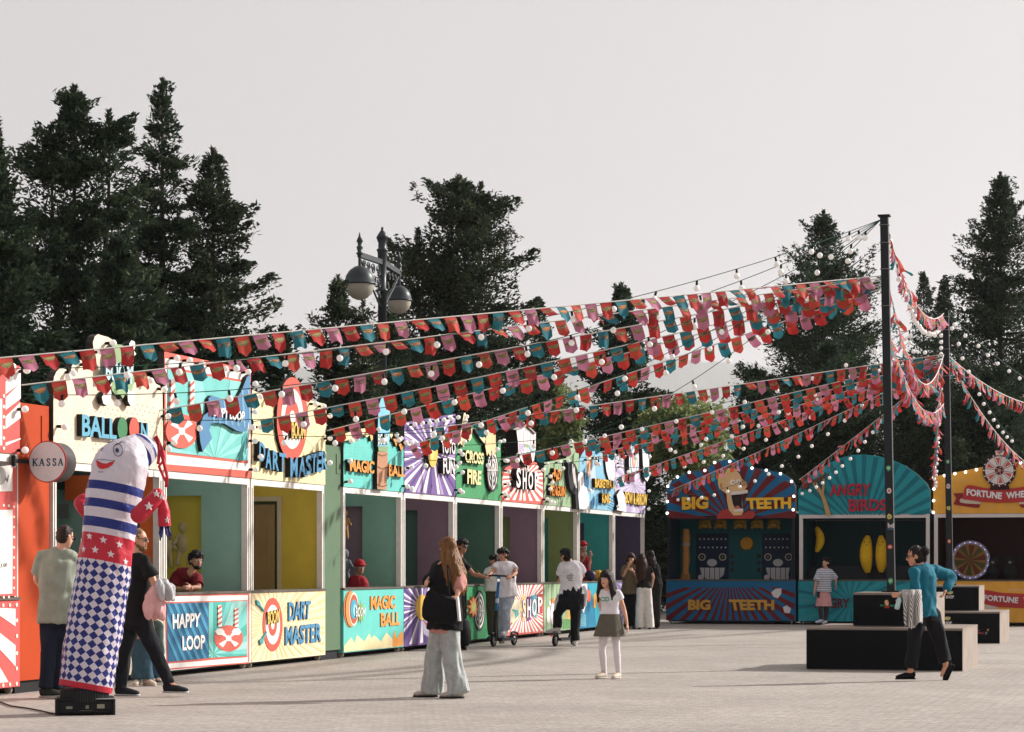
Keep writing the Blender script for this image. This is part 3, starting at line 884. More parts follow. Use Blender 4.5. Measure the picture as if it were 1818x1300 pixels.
# ---------- MAGIC BALL
def magic_ball():
    u0, u1 = EDGE['mb'], EDGE['tf']
    TL, OR, CR = P(92, 200, 188), P(236, 148, 58), P(232, 214, 158)
    q = zq(580, 680, 5.681)
    out = close_outline(ROW, q((163, 588), (240, 540), (330, 505), (460, 560), (640, 590), (775, 650)), u0, u1, VS)
    root, sign, counter = stall(ROW, u0, u1, 'turquoise MAGIC BALL stall with tall brown and blue cannon cut-out', out, TL, TL, M((134, 178, 159), .6, .05), M((70, 56, 76), .6, .08), door=(643.5, 899, .8))
    a = MB(); marks(a, ROW, q((175, 620), (460, 640), (460, 1020), (175, 1000)), P(130, 206, 190), 12, 12, .8, .8, L1, .1)
    a.build('sign_artwork', sign)
    a = MB()
    for col, pts in ((CR, [(163, 585), (165, 520), (250, 488), (285, 560), (280, 600), (215, 580)]), (CR, [(330, 520), (335, 465), (420, 455), (440, 520), (405, 550), (370, 525)]), (P(236, 190, 110), [(435, 520), (450, 470), (468, 480), (465, 570), (450, 590)]),
                     (OR, [(668, 570), (690, 560), (718, 590), (700, 645), (688, 600)]), (OR, [(728, 620), (748, 610), (775, 640), (752, 690), (740, 650)]), (CR, [(635, 520), (660, 495), (670, 530), (650, 560)])):
        a.cut(); a.use(col); a.poly(ROW, q(*pts), .05, -.03, DK)
    a.build('flag_cutout', sign)
    c = MB()
    c.use(P(120, 192, 218)); c.poly(ROW, q((515, 640), (520, 300), (528, 220), (548, 160), (575, 140), (605, 150), (632, 215), (642, 330), (636, 560), (622, 640)), .075, -.02, DK)
    c.use(P(132, 164, 112)); c.poly(ROW, q((520, 642), (622, 642), (612, 692), (524, 690)), .075, 0, DK)
    c.use(P(190, 132, 96)); c.poly(ROW, q((515, 694), (614, 694), (616, 820), (604, 1078), (510, 1070), (508, 860)), .075, 0, DK)
    c.use(P(120, 76, 52))
    for y in (710, 840, 1020): c.poly(ROW, q((512, y), (560, y + 22), (612, y + 6), (612, y + 14), (560, y + 32), (512, y + 9)), .079, .075)
    c.build('cannon_cutout', sign)
    t = MB(); lettering(t, ROW, 'BOOM', q((518, 510), (622, 520), (618, 625), (520, 620)), .095, .075, P(206, 224, 224), P(50, 60, 70), .02); t.build('boom_lettering', sign)
    t = MB()
    lettering(t, ROW, 'MAGIC', q((232, 768), (482, 790), (480, 918), (238, 890)), .075, 0, OR, DK, .035)
    lettering(t, ROW, 'BALL', q((625, 818), (790, 845), (792, 948), (630, 940)), .075, 0, OR, DK, .035)
    t.build('lettering', sign)
    put_bulbs(sign, ROW, [ROW.uv(*p) for p in q((180, 790), (180, 1000), (190, 580), (270, 530), (370, 490), (470, 470), (650, 520), (690, 555), (745, 605))] + [(u1 - .1, VS + .1)], BULB_DAY)
    q = zq(600, 1030, 9.2875); a = MB()
    a.use(CR); a.poly(ROW, q((98, 1185), (102, 1090), (220, 950), (275, 1040), (310, 905), (440, 1015), (515, 880), (555, 970), (600, 910), (710, 1015), (800, 865), (900, 975), (900, 1110)), L1)
    a.use(OR); a.poly(ROW, q((902, 1108), (905, 960), (930, 832), (980, 980), (1035, 840), (1076, 890), (1076, 1078)), L1)
    (cx, cy) = q((200, 478))[0]
    cl = q((96, 160), (1076, 140), (1076, 1078), (98, 1185))
    def ring(m, x, y, rx, ry, w):
        cx, cy = q((x, y))[0]
        p = clip_poly(ellpts(cx, cy, rx / 9.2875, ry / 9.2875, 40), cl)
        a.use(m); a.poly(ROW, p, w)
    ring(P(220, 122, 56), 205, 478, 108, 302, 2 * L1); ring(P(120, 54, 34), 216, 478, 98, 298, 3 * L1); ring(P(232, 142, 70), 224, 478, 94, 292, 4 * L1)
    ring(P(236, 214, 190), 262, 478, 78, 274, 5 * L1); ring(P(196, 84, 44), 266, 480, 66, 240, 6 * L1); ring(P(58, 164, 192), 266, 482, 56, 160, 7 * L1); ring(P(140, 208, 224), 285, 500, 34, 100, 8 * L1)
    a.use(P(150, 170, 60)); sx, sy = q((380, 530))[0]
    st = []
    for k in range(20):
        rr = (1.0 if k % 2 else .5); th = 2 * math.pi * k / 20
        st.append((sx + 7.5 * rr * math.cos(th), sy + 21 * rr * math.sin(th)))
    a.poly(ROW, st, 9 * L1, 8 * L1)
    a.build('counter_artwork', counter)
    t = MB()
    lettering(t, ROW, 'BOOM', q((295, 445), (462, 445), (445, 600), (300, 612)), 11 * L1, 9 * L1, P(214, 226, 220), DK, .02)
    lettering(t, ROW, 'MAGIC', q((540, 262), (950, 248), (946, 470), (540, 490)), 4 * L1, 0, OR, P(130, 70, 30), .035)
    lettering(t, ROW, 'BALL', q((706, 545), (1026, 525), (1022, 738), (710, 768)), 4 * L1, 0, OR, P(130, 70, 30), .035)
    t.build('counter_lettering', counter)
magic_ball()

# ---------- TOTO FUN
def toto_fun():
    u0, u1 = EDGE['tf'], EDGE['cf']
    PU, WH = P(118, 88, 156), P(236, 230, 232)
    q = zq(580, 680, 5.681)
    out = close_outline(ROW, q((783, 402), (1300, 312)), u0, u1, VS)
    root, sign, counter = stall(ROW, u0, u1, 'purple and white sunburst TOTO FUN stall with yellow ball', out, PU, PU, M((136, 113, 124), .6, .05), M((50, 83, 70), .6, .08), door=(741, 906, .8))
    sq = q((785, 408), (1298, 318), (1298, 1138), (785, 1094))
    a = MB(); rays(a, ROW, q((1070, 700))[0], sq, [WH, P(170, 146, 196), WH, P(94, 66, 136)], 44, L1, duty=.5, jit=.25)
    a.build('sign_artwork', sign)
    b = MB(P(240, 186, 70)); cx, cy = q((1072, 700))[0]; b.poly(ROW, ellpts(cx, cy, 48 / 5.681, 152 / 5.681, 30), .09, 0, DK)
    b.use(P(246, 210, 120)); b.poly(ROW, ellpts(cx - 2, cy - 4, 26 / 5.681, 100 / 5.681, 24), .094, .09); b.build('ball_cutout', sign)
    t = MB()
    lettering(t, ROW, 'TOTO', q((1152, 568), (1300, 590), (1300, 722), (1165, 710)), .10, 0, P(232, 226, 228), DK, .03)
    lettering(t, ROW, 'FUN', q((1175, 758), (1292, 775), (1290, 922), (1178, 916)), .10, 0, P(232, 226, 228), DK, .03)
    t.build('lettering', sign)
    put_bulbs(sign, ROW, [ROW.uv(*p) for p in q((830, 425), (910, 412), (985, 402), (1055, 388), (1130, 374), (1200, 360), (1270, 345), (800, 600), (800, 860), (800, 1060))] + [(u1 - .08, VS + .12), (u1 - .08, VS + .6)], BULB_DAY)
    q = zq(580, 860, 4.0625)
    a = MB(); pq = q((558, 750), (930, 736), (930, 1112), (558, 1160))
    rays(a, ROW, q((690, 888))[0], pq, [WH, P(86, 58, 130), WH, P(150, 128, 184)], 40, L1, duty=.5, jit=.25)
    a.use(P(196, 186, 212)); a.poly(ROW, q((690, 990), (760, 960), (830, 1000), (840, 1090), (760, 1120), (700, 1080)), 2 * L1)
    a.use(P(212, 74, 108)); a.poly(ROW, q((700, 985), (725, 1000), (745, 1040), (725, 1030)), 3 * L1)
    a.use(P(236, 184, 66)); cx, cy = q((690, 888))[0]; a.poly(ROW, ellpts(cx, cy, 44 / 4.06, 92 / 4.06, 28), 4 * L1)
    a.build('counter_artwork', counter)
    t = MB()
    lettering(t, ROW, 'TOTO FUN', q((780, 800), (920, 795), (920, 930), (780, 935)), 5 * L1, L1, WH, DK, .03)
    t.build('counter_lettering', counter)
toto_fun()

# ---------- CROSS FIRE
def target(a, pl, cx, cy, rx, ry, w, dark, WH):
    for i in range(7):
        f = 1 - i * .135
        a.use(dark if i % 2 == 0 else WH)
        a.poly(pl, ellpts(cx, cy, rx * f, ry * f, 30), w + i * L1, 0 if i == 0 else w + (i - 1) * L1, DK)
    a.use(WH)
    a.poly(pl, [(cx - rx * .9, cy - ry * .02), (cx + rx * .9, cy - ry * .02), (cx + rx * .9, cy + ry * .02), (cx - rx * .9, cy + ry * .02)], w + 8 * L1, w + 5 * L1)
    a.poly(pl, [(cx - rx * .05, cy - ry * .9), (cx + rx * .05, cy - ry * .9), (cx + rx * .05, cy + ry * .9), (cx - rx * .05, cy + ry * .9)], w + 9 * L1, w + 5 * L1)

def cross_fire():
    u0, u1 = EDGE['cf'], EDGE['sh']
    GR, CR, WH = P(62, 152, 92), P(228, 212, 160), P(230, 226, 222)
    q = zq(580, 680, 5.681)
    out = close_outline(ROW, q((1305, 620), (1350, 560), (1385, 480), (1410, 430), (1480, 440), (1560, 520), (1620, 560), (1755, 592)), u0, u1, VS)
    root, sign, counter = stall(ROW, u0, u1, 'green CROSS FIRE shooting stall with black and white target sign', out, GR, P(36, 140, 80), M((80, 114, 97), .6, .05), M((55, 92, 77), .6, .05))
    a = MB(); marks(a, ROW, q((1312, 700), (1752, 740), (1752, 1170), (1312, 1125)), P(96, 176, 118), 11, 13, .45, 1.3, L1, .05)
    a.build('sign_artwork', sign)
    c = MB()
    for col, pts in ((CR, [(1318, 640), (1345, 540), (1385, 305), (1402, 300), (1398, 430), (1385, 650), (1360, 625), (1345, 605)]), (CR, [(1398, 440), (1470, 455), (1460, 560), (1440, 590), (1420, 560)]), (CR, [(1495, 465), (1535, 460), (1605, 560), (1592, 612), (1550, 560)]),
                     (P(232, 196, 140), [(1600, 640), (1606, 560), (1622, 480), (1636, 456), (1650, 480), (1655, 520), (1665, 465), (1680, 480), (1684, 530), (1704, 520), (1706, 690), (1690, 745), (1668, 700), (1650, 745), (1632, 705), (1618, 740)])):
        c.cut(); c.use(col); c.poly(ROW, q(*pts), .075, -.02, DK)
    c.build('hand_cutout', sign)
    a = MB(); cx, cy = q((1675, 880))[0]; target(a, ROW, cx, cy, 57 / 5.681, 222 / 5.681, .06, P(70, 62, 64), WH); a.build('target_cutout', sign)
    t = MB()
    lettering(t, ROW, 'CROSS', q((1398, 672), (1586, 708), (1580, 826), (1400, 802)), .085, 0, P(232, 220, 150), DK, .035)
    lettering(t, ROW, 'FIRE', q((1420, 868), (1562, 890), (1556, 1030), (1420, 1018)), .085, 0, P(232, 220, 150), DK, .035)
    t.build('lettering', sign)
    put_bulbs(sign, ROW, [ROW.uv(*p) for p in q((1318, 720), (1318, 910), (1318, 1110), (1340, 600), (1350, 390), (1360, 345), (1700, 590), (1735, 590))] + [(u1 - .08, VS + .12), (u1 - .08, VS + .75)], BULB_DAY)
    q = zq(580, 860, 4.0625); a = MB()
    marks(a, ROW, q((940, 738), (1250, 728), (1250, 1085), (940, 1105)), P(90, 178, 120), 12, 14, .5, 1.2, L1, .05)
    cx, cy = q((1103, 912))[0]; target(a, ROW, cx, cy, 40 / 4.06, 148 / 4.06, 2 * L1, P(28, 28, 30), WH)
    st = []
    sx, sy = q((1062, 885))[0]
    for k in range(18):
        rr = (1.0 if k % 2 else .6); th = 2 * math.pi * k / 18
        st.append((sx + 9 * rr * math.cos(th), sy + 19 * rr * math.sin(th)))
    a.use(P(228, 132, 84)); a.poly(ROW, st, 13 * L1, 0)
    a.use(P(190, 190, 96)); a.poly(ROW, [(sx + (x - sx) * .6, sy + (y - sy) * .6) for x, y in st], 14 * L1, 13 * L1)
    a.use(P(170, 190, 150)); a.poly(ROW, q((975, 900), (1020, 890), (1030, 915), (975, 930)), 3 * L1)
    a.build('counter_artwork', counter)
cross_fire()

# ---------- SHOP
def shop():
    u0, u1 = EDGE['sh'], EDGE['pg']
    RED, WH = P(222, 94, 82), P(236, 228, 222)
    q = zq(885, 750, 8.667)
    out = close_outline(ROW, q((55, 768), (120, 690), (200, 650), (330, 600), (480, 590), (590, 620), (600, 690), (685, 785)), u0, u1, VS)
    root, sign, counter = stall(ROW, u0, u1, 'red and white striped SHOP stall with a wooden house cut-out on top', out, RED, RED, M((142, 117, 130), .6, .05), M((106, 119, 69), .6, .05), door=(905, 918, .8))
    a = MB(); rays(a, ROW, q((390, 850))[0], q((60, 770), (590, 640), (680, 790), (680, 1215), (60, 1190)), [WH], 26, L1, duty=.5, jit=.15)
    a.build('sign_artwork', sign)
    h = MB(P(226, 218, 216)); h.poly(ROW, q((275, 115), (400, 85), (435, 45), (575, 170), (572, 420), (545, 590), (430, 690), (310, 520), (300, 300)), .10, -.14, DK)
    h.use(P(196, 186, 190))
    for x in (330, 385, 440, 490, 535): h.poly(ROW, q((x, 130 + abs(x - 430) * .3), (x + 5, 130 + abs(x - 430) * .3), (x + 8, 560), (x + 3, 560)), .104, .10)
    h.use(P(190, 170, 204)); h.poly(ROW, q((318, 320), (420, 340), (350, 500), (325, 480)), .104, .10)
    h.use(P(216, 120, 110)); h.poly(ROW, q((500, 350), (560, 350), (555, 410)), .104, .10)
    h.use(P(150, 196, 214)); h.poly(ROW, q((470, 345), (545, 420), (535, 480), (480, 400)), .108, .10)
    h.use(P(150, 176, 120)); h.poly(ROW, q((400, 330), (475, 345), (470, 385), (410, 380)), .108, .10)
    h.use(P(158, 176, 168)); h.poly(ROW, q((400, 120), (435, 80), (468, 125)), .104, .10)
    hc = h.build('house_cutout', sign)
    rf = MB(P(160, 148, 138)); rf.poly(ROW, q((220, 108), (300, 68), (400, 55), (432, 18), (582, 165), (565, 178), (432, 50), (400, 84), (280, 120)), .14, -.16, DK)
    rf.use(P(222, 206, 180)); rf.poly(ROW, q((370, 0), (402, 0), (396, 84), (368, 84)), .02, -.1, DK); rf.build('house_roof', sign)
    t = MB()
    for ch, qd in (('S', ((280, 700), (345, 705), (342, 1008), (278, 1005))), ('H', ((375, 735), (436, 738), (432, 1032), (375, 1028))), ('O', ((460, 755), (536, 760), (530, 1036), (462, 1032))), ('P', ((560, 768), (620, 775), (615, 1045), (562, 1042)))):
        lettering(t, ROW, ch, q(*qd), .12, 0, P(236, 232, 230), DK, .03)
    t.build('lettering', sign)
    put_bulbs(sign, ROW, [ROW.uv(*p) for p in q((80, 745), (80, 955), (90, 1150), (60, 600), (230, 500), (620, 720))] + [(u1 - .08, VS + .1), (u1 - .08, VS + .8)], BULB_DAY)
    q = zq(890, 1020, 10.1); a = MB()
    pq = q((20, 170), (745, 158), (745, 1012), (20, 1075))
    rays(a, ROW, q((410, 600))[0], pq, [WH], 44, L1, duty=.5, jit=.15)
    a.use(P(222, 214, 178)); a.poly(ROW, q((165, 440), (320, 460), (380, 610), (330, 660), (300, 790), (215, 890), (165, 830)), 2 * L1)
    a.use(P(90, 178, 168)); a.poly(ROW, q((180, 620), (300, 640), (320, 720), (260, 790), (240, 680)), 3 * L1)
    a.use(P(234, 196, 120)); a.poly(ROW, ellpts(*q((400, 600))[0], 4.5, 24, 20), 3 * L1)
    for m, qd in ((P(120, 64, 132), [(466, 400), (530, 395), (532, 810), (466, 840)]), (P(90, 166, 190), [(545, 390), (636, 350), (636, 780), (545, 720)]), (P(206, 66, 64), [(655, 370), (742, 350), (742, 700), (655, 680)])):
        a.use(m); a.poly(ROW, q(*qd), 4 * L1)
    a.build('counter_artwork', counter)
    t = MB()
    for ch, qd in (('S', ((385, 450), (440, 445), (436, 770), (385, 775))), ('H', ((468, 445), (535, 440), (530, 772), (468, 775))), ('O', ((555, 440), (632, 430), (630, 735), (555, 745))), ('P', ((660, 405), (738, 395), (735, 690), (662, 690)))):
        lettering(t, ROW, ch, q(*qd), 7 * L1, 4 * L1, P(236, 230, 228), P(120, 70, 70), .03)
    t.build('counter_lettering', counter)
shop()

# ---------- CRAZY PENGUIN
def crazy_penguin():
    u0, u1 = EDGE['pg'], EDGE['bk']
    SG, OR, WH = P(150, 180, 138), P(238, 140, 42), P(232, 226, 222)
    q = zq(960, 790, 9.09)
    out = close_outline(ROW, q((55, 285), (200, 260), (415, 215), (425, 20), (470, -60), (640, -40), (645, 200)), u0, u1, VS)
    root, sign, counter = stall(ROW, u0, u1, 'pale green plank CRAZY PENGUIN stall with black flipper cut-out', out, SG, SG, M((132, 145, 92), .6, .05), M((37, 102, 103), .6, .08), door=(973, 920, .8))
    a = MB()
    rr = random.Random(4)
    for k in range(16):
        x = 70 + k * 31
        a.use(P(126, 158, 116) if k % 2 else P(168, 194, 154)); a.poly(ROW, q((x, 320 + rr.uniform(0, 60)), (x + 9, 320), (x + 10, 960 + rr.uniform(-60, 0)), (x + 2, 960)), L1)
    a.build('sign_artwork', sign)
    c = MB(P(34, 36, 44)); c.poly(ROW, q((440, 275), (500, 268), (560, 320), (600, 420), (606, 700), (612, 1030), (572, 1036), (560, 800), (520, 770), (470, 690), (448, 500)), .09, 0, DK)
    c.use(P(206, 200, 194)); c.poly(ROW, q((508, 300), (548, 340), (560, 480), (588, 690), (570, 700), (535, 600), (512, 420)), .094, .09)
    c.build('flipper_cutout', sign)
    t = MB()
    for ch, qd in zip('CRAZY', (((183, 440), (216, 445), (216, 600), (183, 602)), ((216, 375), (250, 380), (255, 520), (220, 520)), ((245, 440), (280, 440), (282, 585), (248, 590)), ((272, 395), (305, 400), (305, 560), (275, 560)), ((300, 420), (335, 425), (330, 570), (302, 575)))):
        lettering(t, ROW, ch, q(*qd), .085, 0, OR, DK, .035)
    lettering(t, ROW, 'PENGUIN', q((158, 648), (404, 672), (400, 842), (158, 816)), .085, 0, OR, DK, .035)
    t.build('lettering', sign)
    put_bulbs(sign, ROW, [ROW.uv(*p) for p in q((80, 500), (110, 605), (80, 715), (85, 915), (130, 925), (230, 290), (370, 255), (470, 30))] , BULB_DAY)
    q = zq(890, 1020, 10.1); a = MB()
    for k in range(14):
        x = 765 + k * 46
        a.use(P(128, 164, 118) if k % 2 else P(172, 198, 158)); a.poly(ROW, q((x, 170), (x + 14, 170), (x + 14, 985), (x, 990)), L1)
    a.use(WH)
    for cx, cy, rx, ry in ((850, 730, 34, 150), (925, 690, 36, 210), (1000, 600, 55, 60)):
        a.poly(ROW, ellpts(*q((cx, cy))[0], rx / 10.1, ry / 10.1, 20), 3 * L1)
    a.poly(ROW, ellpts(*q((875, 520))[0], 1.4, 5, 12), 3 * L1)
    a.use(P(232, 190, 96)); a.poly(ROW, q((1150, 800), (1190, 620), (1230, 640), (1290, 800)), 2 * L1)
    a.use(P(92, 150, 84)); a.poly(ROW, q((1110, 800), (1380, 800), (1380, 955), (1110, 975)), 2 * L1)
    a.use(OR); a.poly(ROW, q((905, 440), (950, 420), (945, 520), (905, 510)), 4 * L1)
    a.build('counter_artwork', counter)
crazy_penguin()

# ---------- BASKETBALL KING
def basketball():
    u0, u1 = EDGE['bk'], EDGE['bw']
    LB, YL, WH = P(126, 186, 212), P(238, 184, 62), P(234, 228, 228)
    q = zq(960, 790, 9.09)
    out = close_outline(ROW, q((620, 240), (700, 80), (830, 40), (960, 120), (1060, 150), (1195, 180)), u0, u1, VS)
    root, sign, counter = stall(ROW, u0, u1, 'light blue BASKETBALL KING stall with white glove cut-outs', out, LB, P(30, 128, 168), M((58, 152, 146), .6, .05), M((81, 60, 77), .6, .08), door=(1037, 929, .7))
    a = MB()
    a.use(P(232, 170, 126)); a.poly(ROW, q((735, 130), (790, 110), (840, 240), (830, 320), (800, 540), (745, 500)), L1)
    a.use(P(180, 204, 224)); a.poly(ROW, q((800, 380), (880, 330), (890, 520), (860, 780), (810, 800)), 2 * L1)
    a.use(P(48, 128, 178))
    for x in (820, 890): a.poly(ROW, q((x, 900), (x + 40, 820), (x + 40, 960), (x + 5, 1040)), 2 * L1)
    for k in range(5): a.poly(ROW, q((1040 + k * 12, 800 + k * 50), (1190, 880 + k * 45), (1190, 890 + k * 45), (1036 + k * 12, 812 + k * 50)), 2 * L1)
    a.use(P(224, 110, 84)); a.poly(ROW, q((870, 260), (905, 300), (925, 320), (900, 330), (880, 310)), 3 * L1)
    a.build('sign_artwork', sign)
    c = MB(WH)
    c.poly(ROW, q((600, 560), (606, 480), (640, 440), (680, 450), (692, 500), (700, 660), (745, 690), (780, 860), (785, 1046), (625, 1035), (606, 800)), .10, 0, DK)
    c.cut(); c.poly(ROW, q((1040, 240), (1075, 190), (1140, 170), (1195, 210), (1195, 570), (1150, 590), (1100, 560), (1062, 430)), .05, 0, DK)
    c.build('glove_cutout', sign)
    b = MB(P(40, 100, 140)); b.poly(ROW, ellpts(*q((735, 600))[0], 5, 17, 18), .06, 0, DK); b.build('ball_cutout', sign)
    t = MB()
    lettering(t, ROW, 'BASKETBALL', q((878, 538), (1195, 580), (1195, 708), (882, 690)), .085, 0, YL, DK, .03)
    lettering(t, ROW, 'KING', q((992, 778), (1126, 796), (1122, 945), (994, 938)), .085, 0, YL, DK, .03)
    t.build('lettering', sign)
    put_bulbs(sign, ROW, [ROW.uv(*p) for p in q((710, 490), (720, 735), (700, 240), (820, 215), (900, 200), (1120, 170), (1165, 215))] + [(u1 - .07, VS + .1)], BULB_DAY)
    q = zq(890, 1020, 10.1); a = MB()
    pq = q((1400, 160), (1760, 150), (1760, 930), (1400, 965))
    a.use(P(42, 164, 188)); a.poly(ROW, q((1540, 160), (1800, 148), (1800, 928), (1700, 938), (1660, 500)), L1)
    a.use(WH); a.poly(ROW, q((1400, 170), (1540, 165), (1545, 300), (1515, 560), (1480, 700), (1450, 640), (1420, 400)), 2 * L1)
    a.use(P(226, 96, 48)); a.poly(ROW, ellpts(*q((1572, 385))[0], 3.4, 11, 20), 3 * L1)
    a.use(P(236, 160, 60)); a.poly(ROW, q((1655, 380), (1700, 330), (1720, 480), (1690, 600), (1660, 600)), 3 * L1)
    a.use(P(120, 196, 214))
    for k in range(6):
        a.poly(ROW, q((1415 + k * 16, 700), (1422 + k * 16, 700), (1440 + k * 16, 930), (1432 + k * 16, 930)), 2 * L1)
        a.poly(ROW, q((1415, 715 + k * 38), (1520, 735 + k * 38), (1520, 745 + k * 38), (1415, 725 + k * 38)), 3 * L1)
    a.build('counter_artwork', counter)
    return root
basketball()

# ---------- BOW & ARROW
def bow_arrow():
    u0, u1 = EDGE['bw'], EDGE['bw1']
    LV, YL, WH = P(196, 182, 212), P(238, 190, 70), P(232, 226, 230)
    q = zq(960, 790, 9.09)
    out = close_outline(ROW, q((1200, 190), (1330, 130), (1450, 80), (1600, 90), (1690, 150)), u0, u1, VS)
    root, sign, counter = stall(ROW, u0, u1, 'lavender BOW AND ARROW stall with ringed target at the far end', out, LV, P(150, 130, 190), M((80, 71, 93), .6, .06), M((80, 71, 93), .6, .06))
    a = MB(); rays(a, ROW, q((1500, 640))[0], q((1205, 200), (1685, 160), (1685, 1105), (1210, 1075)), [P(176, 158, 200), P(214, 204, 224)], 30, L1, duty=.5, jit=.2)
    a.use(P(220, 150, 150)); a.poly(ROW, ellpts(*q((1300, 560))[0], 4.5, 7, 16), 2 * L1)
    a.build('sign_artwork', sign)
    c = MB(); cx, cy = q((1505, 260))[0]
    rings(c, ROW, cx, cy, 78 / 9.09, 330 / 9.09, [(WH, 1), (P(110, 176, 184), .78), (WH, .6), (P(226, 150, 140), .38), (P(236, 196, 150), .18)], .11)
    c.build('target_cutout', sign)
    w_ = MB(WH); w_.poly(ROW, q((1640, 70), (1680, 20), (1715, 10), (1750, 70), (1748, 540), (1722, 590), (1690, 560), (1668, 500), (1650, 300)), .09, -.02, DK)
    w_.cut(); w_.poly(ROW, q((1228, 810), (1270, 745), (1300, 722), (1345, 790), (1378, 900), (1376, 1085), (1228, 1052), (1255, 940)), .08, 0, DK); w_.build('arrow_cutout', sign)
    t = MB(); lettering(t, ROW, 'BOW & ARROW', q((1365, 752), (1720, 795), (1716, 985), (1370, 945)), .085, 0, YL, DK, .03); t.build('lettering', sign)
    put_bulbs(sign, ROW, [ROW.uv(*p) for p in q((1225, 300), (1240, 360), (1225, 560), (1240, 610), (1280, 180))] + [(u1 - .08, v) for v in (VS + .12, VS + .55, VS + .95, VS + 1.4)], BULB_DAY)
    a = MB(); rays(a, ROW, (1118, 1070), [(1093, 1037), (1144, 1035), (1144, 1106), (1093, 1110)], [P(206, 196, 222)], 24, L1, duty=.5); a.build('counter_artwork', counter)
bow_arrow()

# ---------------------------------------------------------------- back row
def back_interior(root, pl, u0, u1, mat_, depth=1.7):
    b = MB(mat_); b.box(pl, u0 + .03, u1 - .03, .19, 2.60, -depth, -depth + .04); b.build('rear_panel', root)

def big_teeth():
    pl = BACK
    u0, u1 = bu(1182), bu(1413.5)
    MR, BL, YL, FL = P(116, 28, 34), P(12, 104, 154), P(250, 190, 34), P(236, 190, 130)
    q = zq(1160, 780, 3.825)
    top = q((95, 322), (165, 255), (250, 222), (350, 210), (385, 180), (430, 155), (475, 140), (520, 135), (560, 138), (600, 150), (640, 172), (680, 192), (770, 208), (870, 228), (925, 262), (950, 290), (968, 322))
    out = close_outline(pl, top, u0, u1, VS - .02)
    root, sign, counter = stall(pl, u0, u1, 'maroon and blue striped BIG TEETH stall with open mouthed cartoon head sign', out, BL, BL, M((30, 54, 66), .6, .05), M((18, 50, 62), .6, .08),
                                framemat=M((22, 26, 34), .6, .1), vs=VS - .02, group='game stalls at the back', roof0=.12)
    a = MB()
    cl = q((97, 330), (250, 226), (430, 160), (520, 138), (600, 152), (700, 196), (870, 232), (966, 326), (966, 534), (97, 538))
    rays(a, pl, q((530, 560))[0], cl, [MR], 26, L1, duty=.5, a0=.06)
    a.build('sign_artwork', sign)
    h = MB()
    h.use(P(186, 58, 52)); h.poly(pl, q((428, 540), (440, 505), (470, 480), (505, 475), (545, 512), (600, 512), (640, 488), (680, 490), (692, 515), (670, 540)), .045, 0)
    h.use(FL); h.poly(pl, q((447, 335), (438, 300), (440, 262), (470, 235), (520, 215), (565, 212), (588, 240), (600, 268), (628, 288), (640, 318), (620, 340), (640, 345), (640, 366), (600, 372), (606, 470), (612, 492), (598, 515), (545, 518), (512, 480), (500, 420), (498, 372), (470, 352)), .06, 0, DK)
    h.use(P(46, 26, 28)); h.poly(pl, q((528, 378), (602, 374), (600, 440), (606, 474), (556, 476), (540, 440)), .064, .06)
    h.use(P(206, 110, 96)); h.poly(pl, q((548, 462), (575, 448), (592, 466), (590, 474), (555, 476)), .068, .064)
    h.use(P(238, 232, 220)); h.poly(pl, q((524, 358), (642, 346), (640, 364), (526, 380)), .070, .06); h.poly(pl, q((545, 476), (610, 470), (608, 488), (552, 492)), .070, .06)
    h.poly(pl, ellpts(*q((537, 292))[0], 4.4, 4.6, 16), .066, .06)
    h.poly(pl, ellpts(*q((575, 288))[0], 3.6, 4.4, 16), .066, .06)
    h.use(P(40, 30, 30)); h.poly(pl, ellpts(*q((541, 292))[0], 1.2, 1.5, 10), .070, .066); h.poly(pl, ellpts(*q((578, 289))[0], 1.1, 1.4, 10), .070, .066)
    h.use(P(196, 140, 90)); h.poly(pl, q((598, 268), (632, 290), (638, 318), (600, 322), (588, 318), (604, 300)), .070, .06)
    h.poly(pl, q((452, 300), (466, 300), (468, 332), (455, 330)), .066, .06)
    h.use(P(228, 204, 110)); h.poly(pl, q((438, 280), (440, 240), (470, 215), (510, 196), (590, 205), (565, 216), (500, 226), (470, 262), (452, 300)), .066, .0)
    h.build('cartoon_head', sign)
    t = MB()
    lettering(t, pl, 'BIG', q((192, 392), (375, 388), (372, 472), (195, 480)), .05, 0, YL, P(120, 70, 20), .05)
    lettering(t, pl, 'TEETH', q((628, 398), (935, 393), (935, 471), (636, 476)), .05, 0, YL, P(120, 70, 20), .05)
    t.build('lettering', sign)
    put_bulbs(sign, pl, [pl.uv(*p) for p in q((105, 318), (165, 258), (250, 222), (353, 216), (425, 162), (520, 150), (678, 195), (767, 211), (869, 235), (946, 291), (954, 387), (954, 476), (101, 421), (97, 505))], BULB_LIT)
    a = MB(); cl = q((85, 1006), (963, 1006), (956, 1230), (85, 1228))
    rays(a, pl, q((520, 900))[0], cl, [MR], 44, L1, duty=.5, a0=.03)
    a.use(P(214, 214, 216))
    a.poly(pl, q((800, 1040), (830, 1015), (870, 1012), (868, 1050), (845, 1080), (815, 1070)), 2 * L1); a.poly(pl, q((880, 1140), (905, 1128), (935, 1150), (925, 1182), (890, 1178)), 2 * L1)
    a.build('counter_artwork', counter)
    t = MB()
    lettering(t, pl, 'BIG', q((235, 1088), (390, 1090), (386, 1160), (235, 1160)), .03, L1, P(214, 156, 50), P(110, 66, 20), .05)  # both words in a darker yellow, shade put into the colour
    lettering(t, pl, 'TEETH', q((510, 1088), (822, 1092), (820, 1160), (526, 1162)), .03, L1, P(214, 156, 50), P(110, 66, 20), .05)
    t.build('counter_lettering', counter)
    # inside: two boards with a grin and ring eyes
    dp = 1.3
    bp = Plane(pl.O - pl.N * dp, pl.U, pl.N)
    x = lambda *p: q(*p)
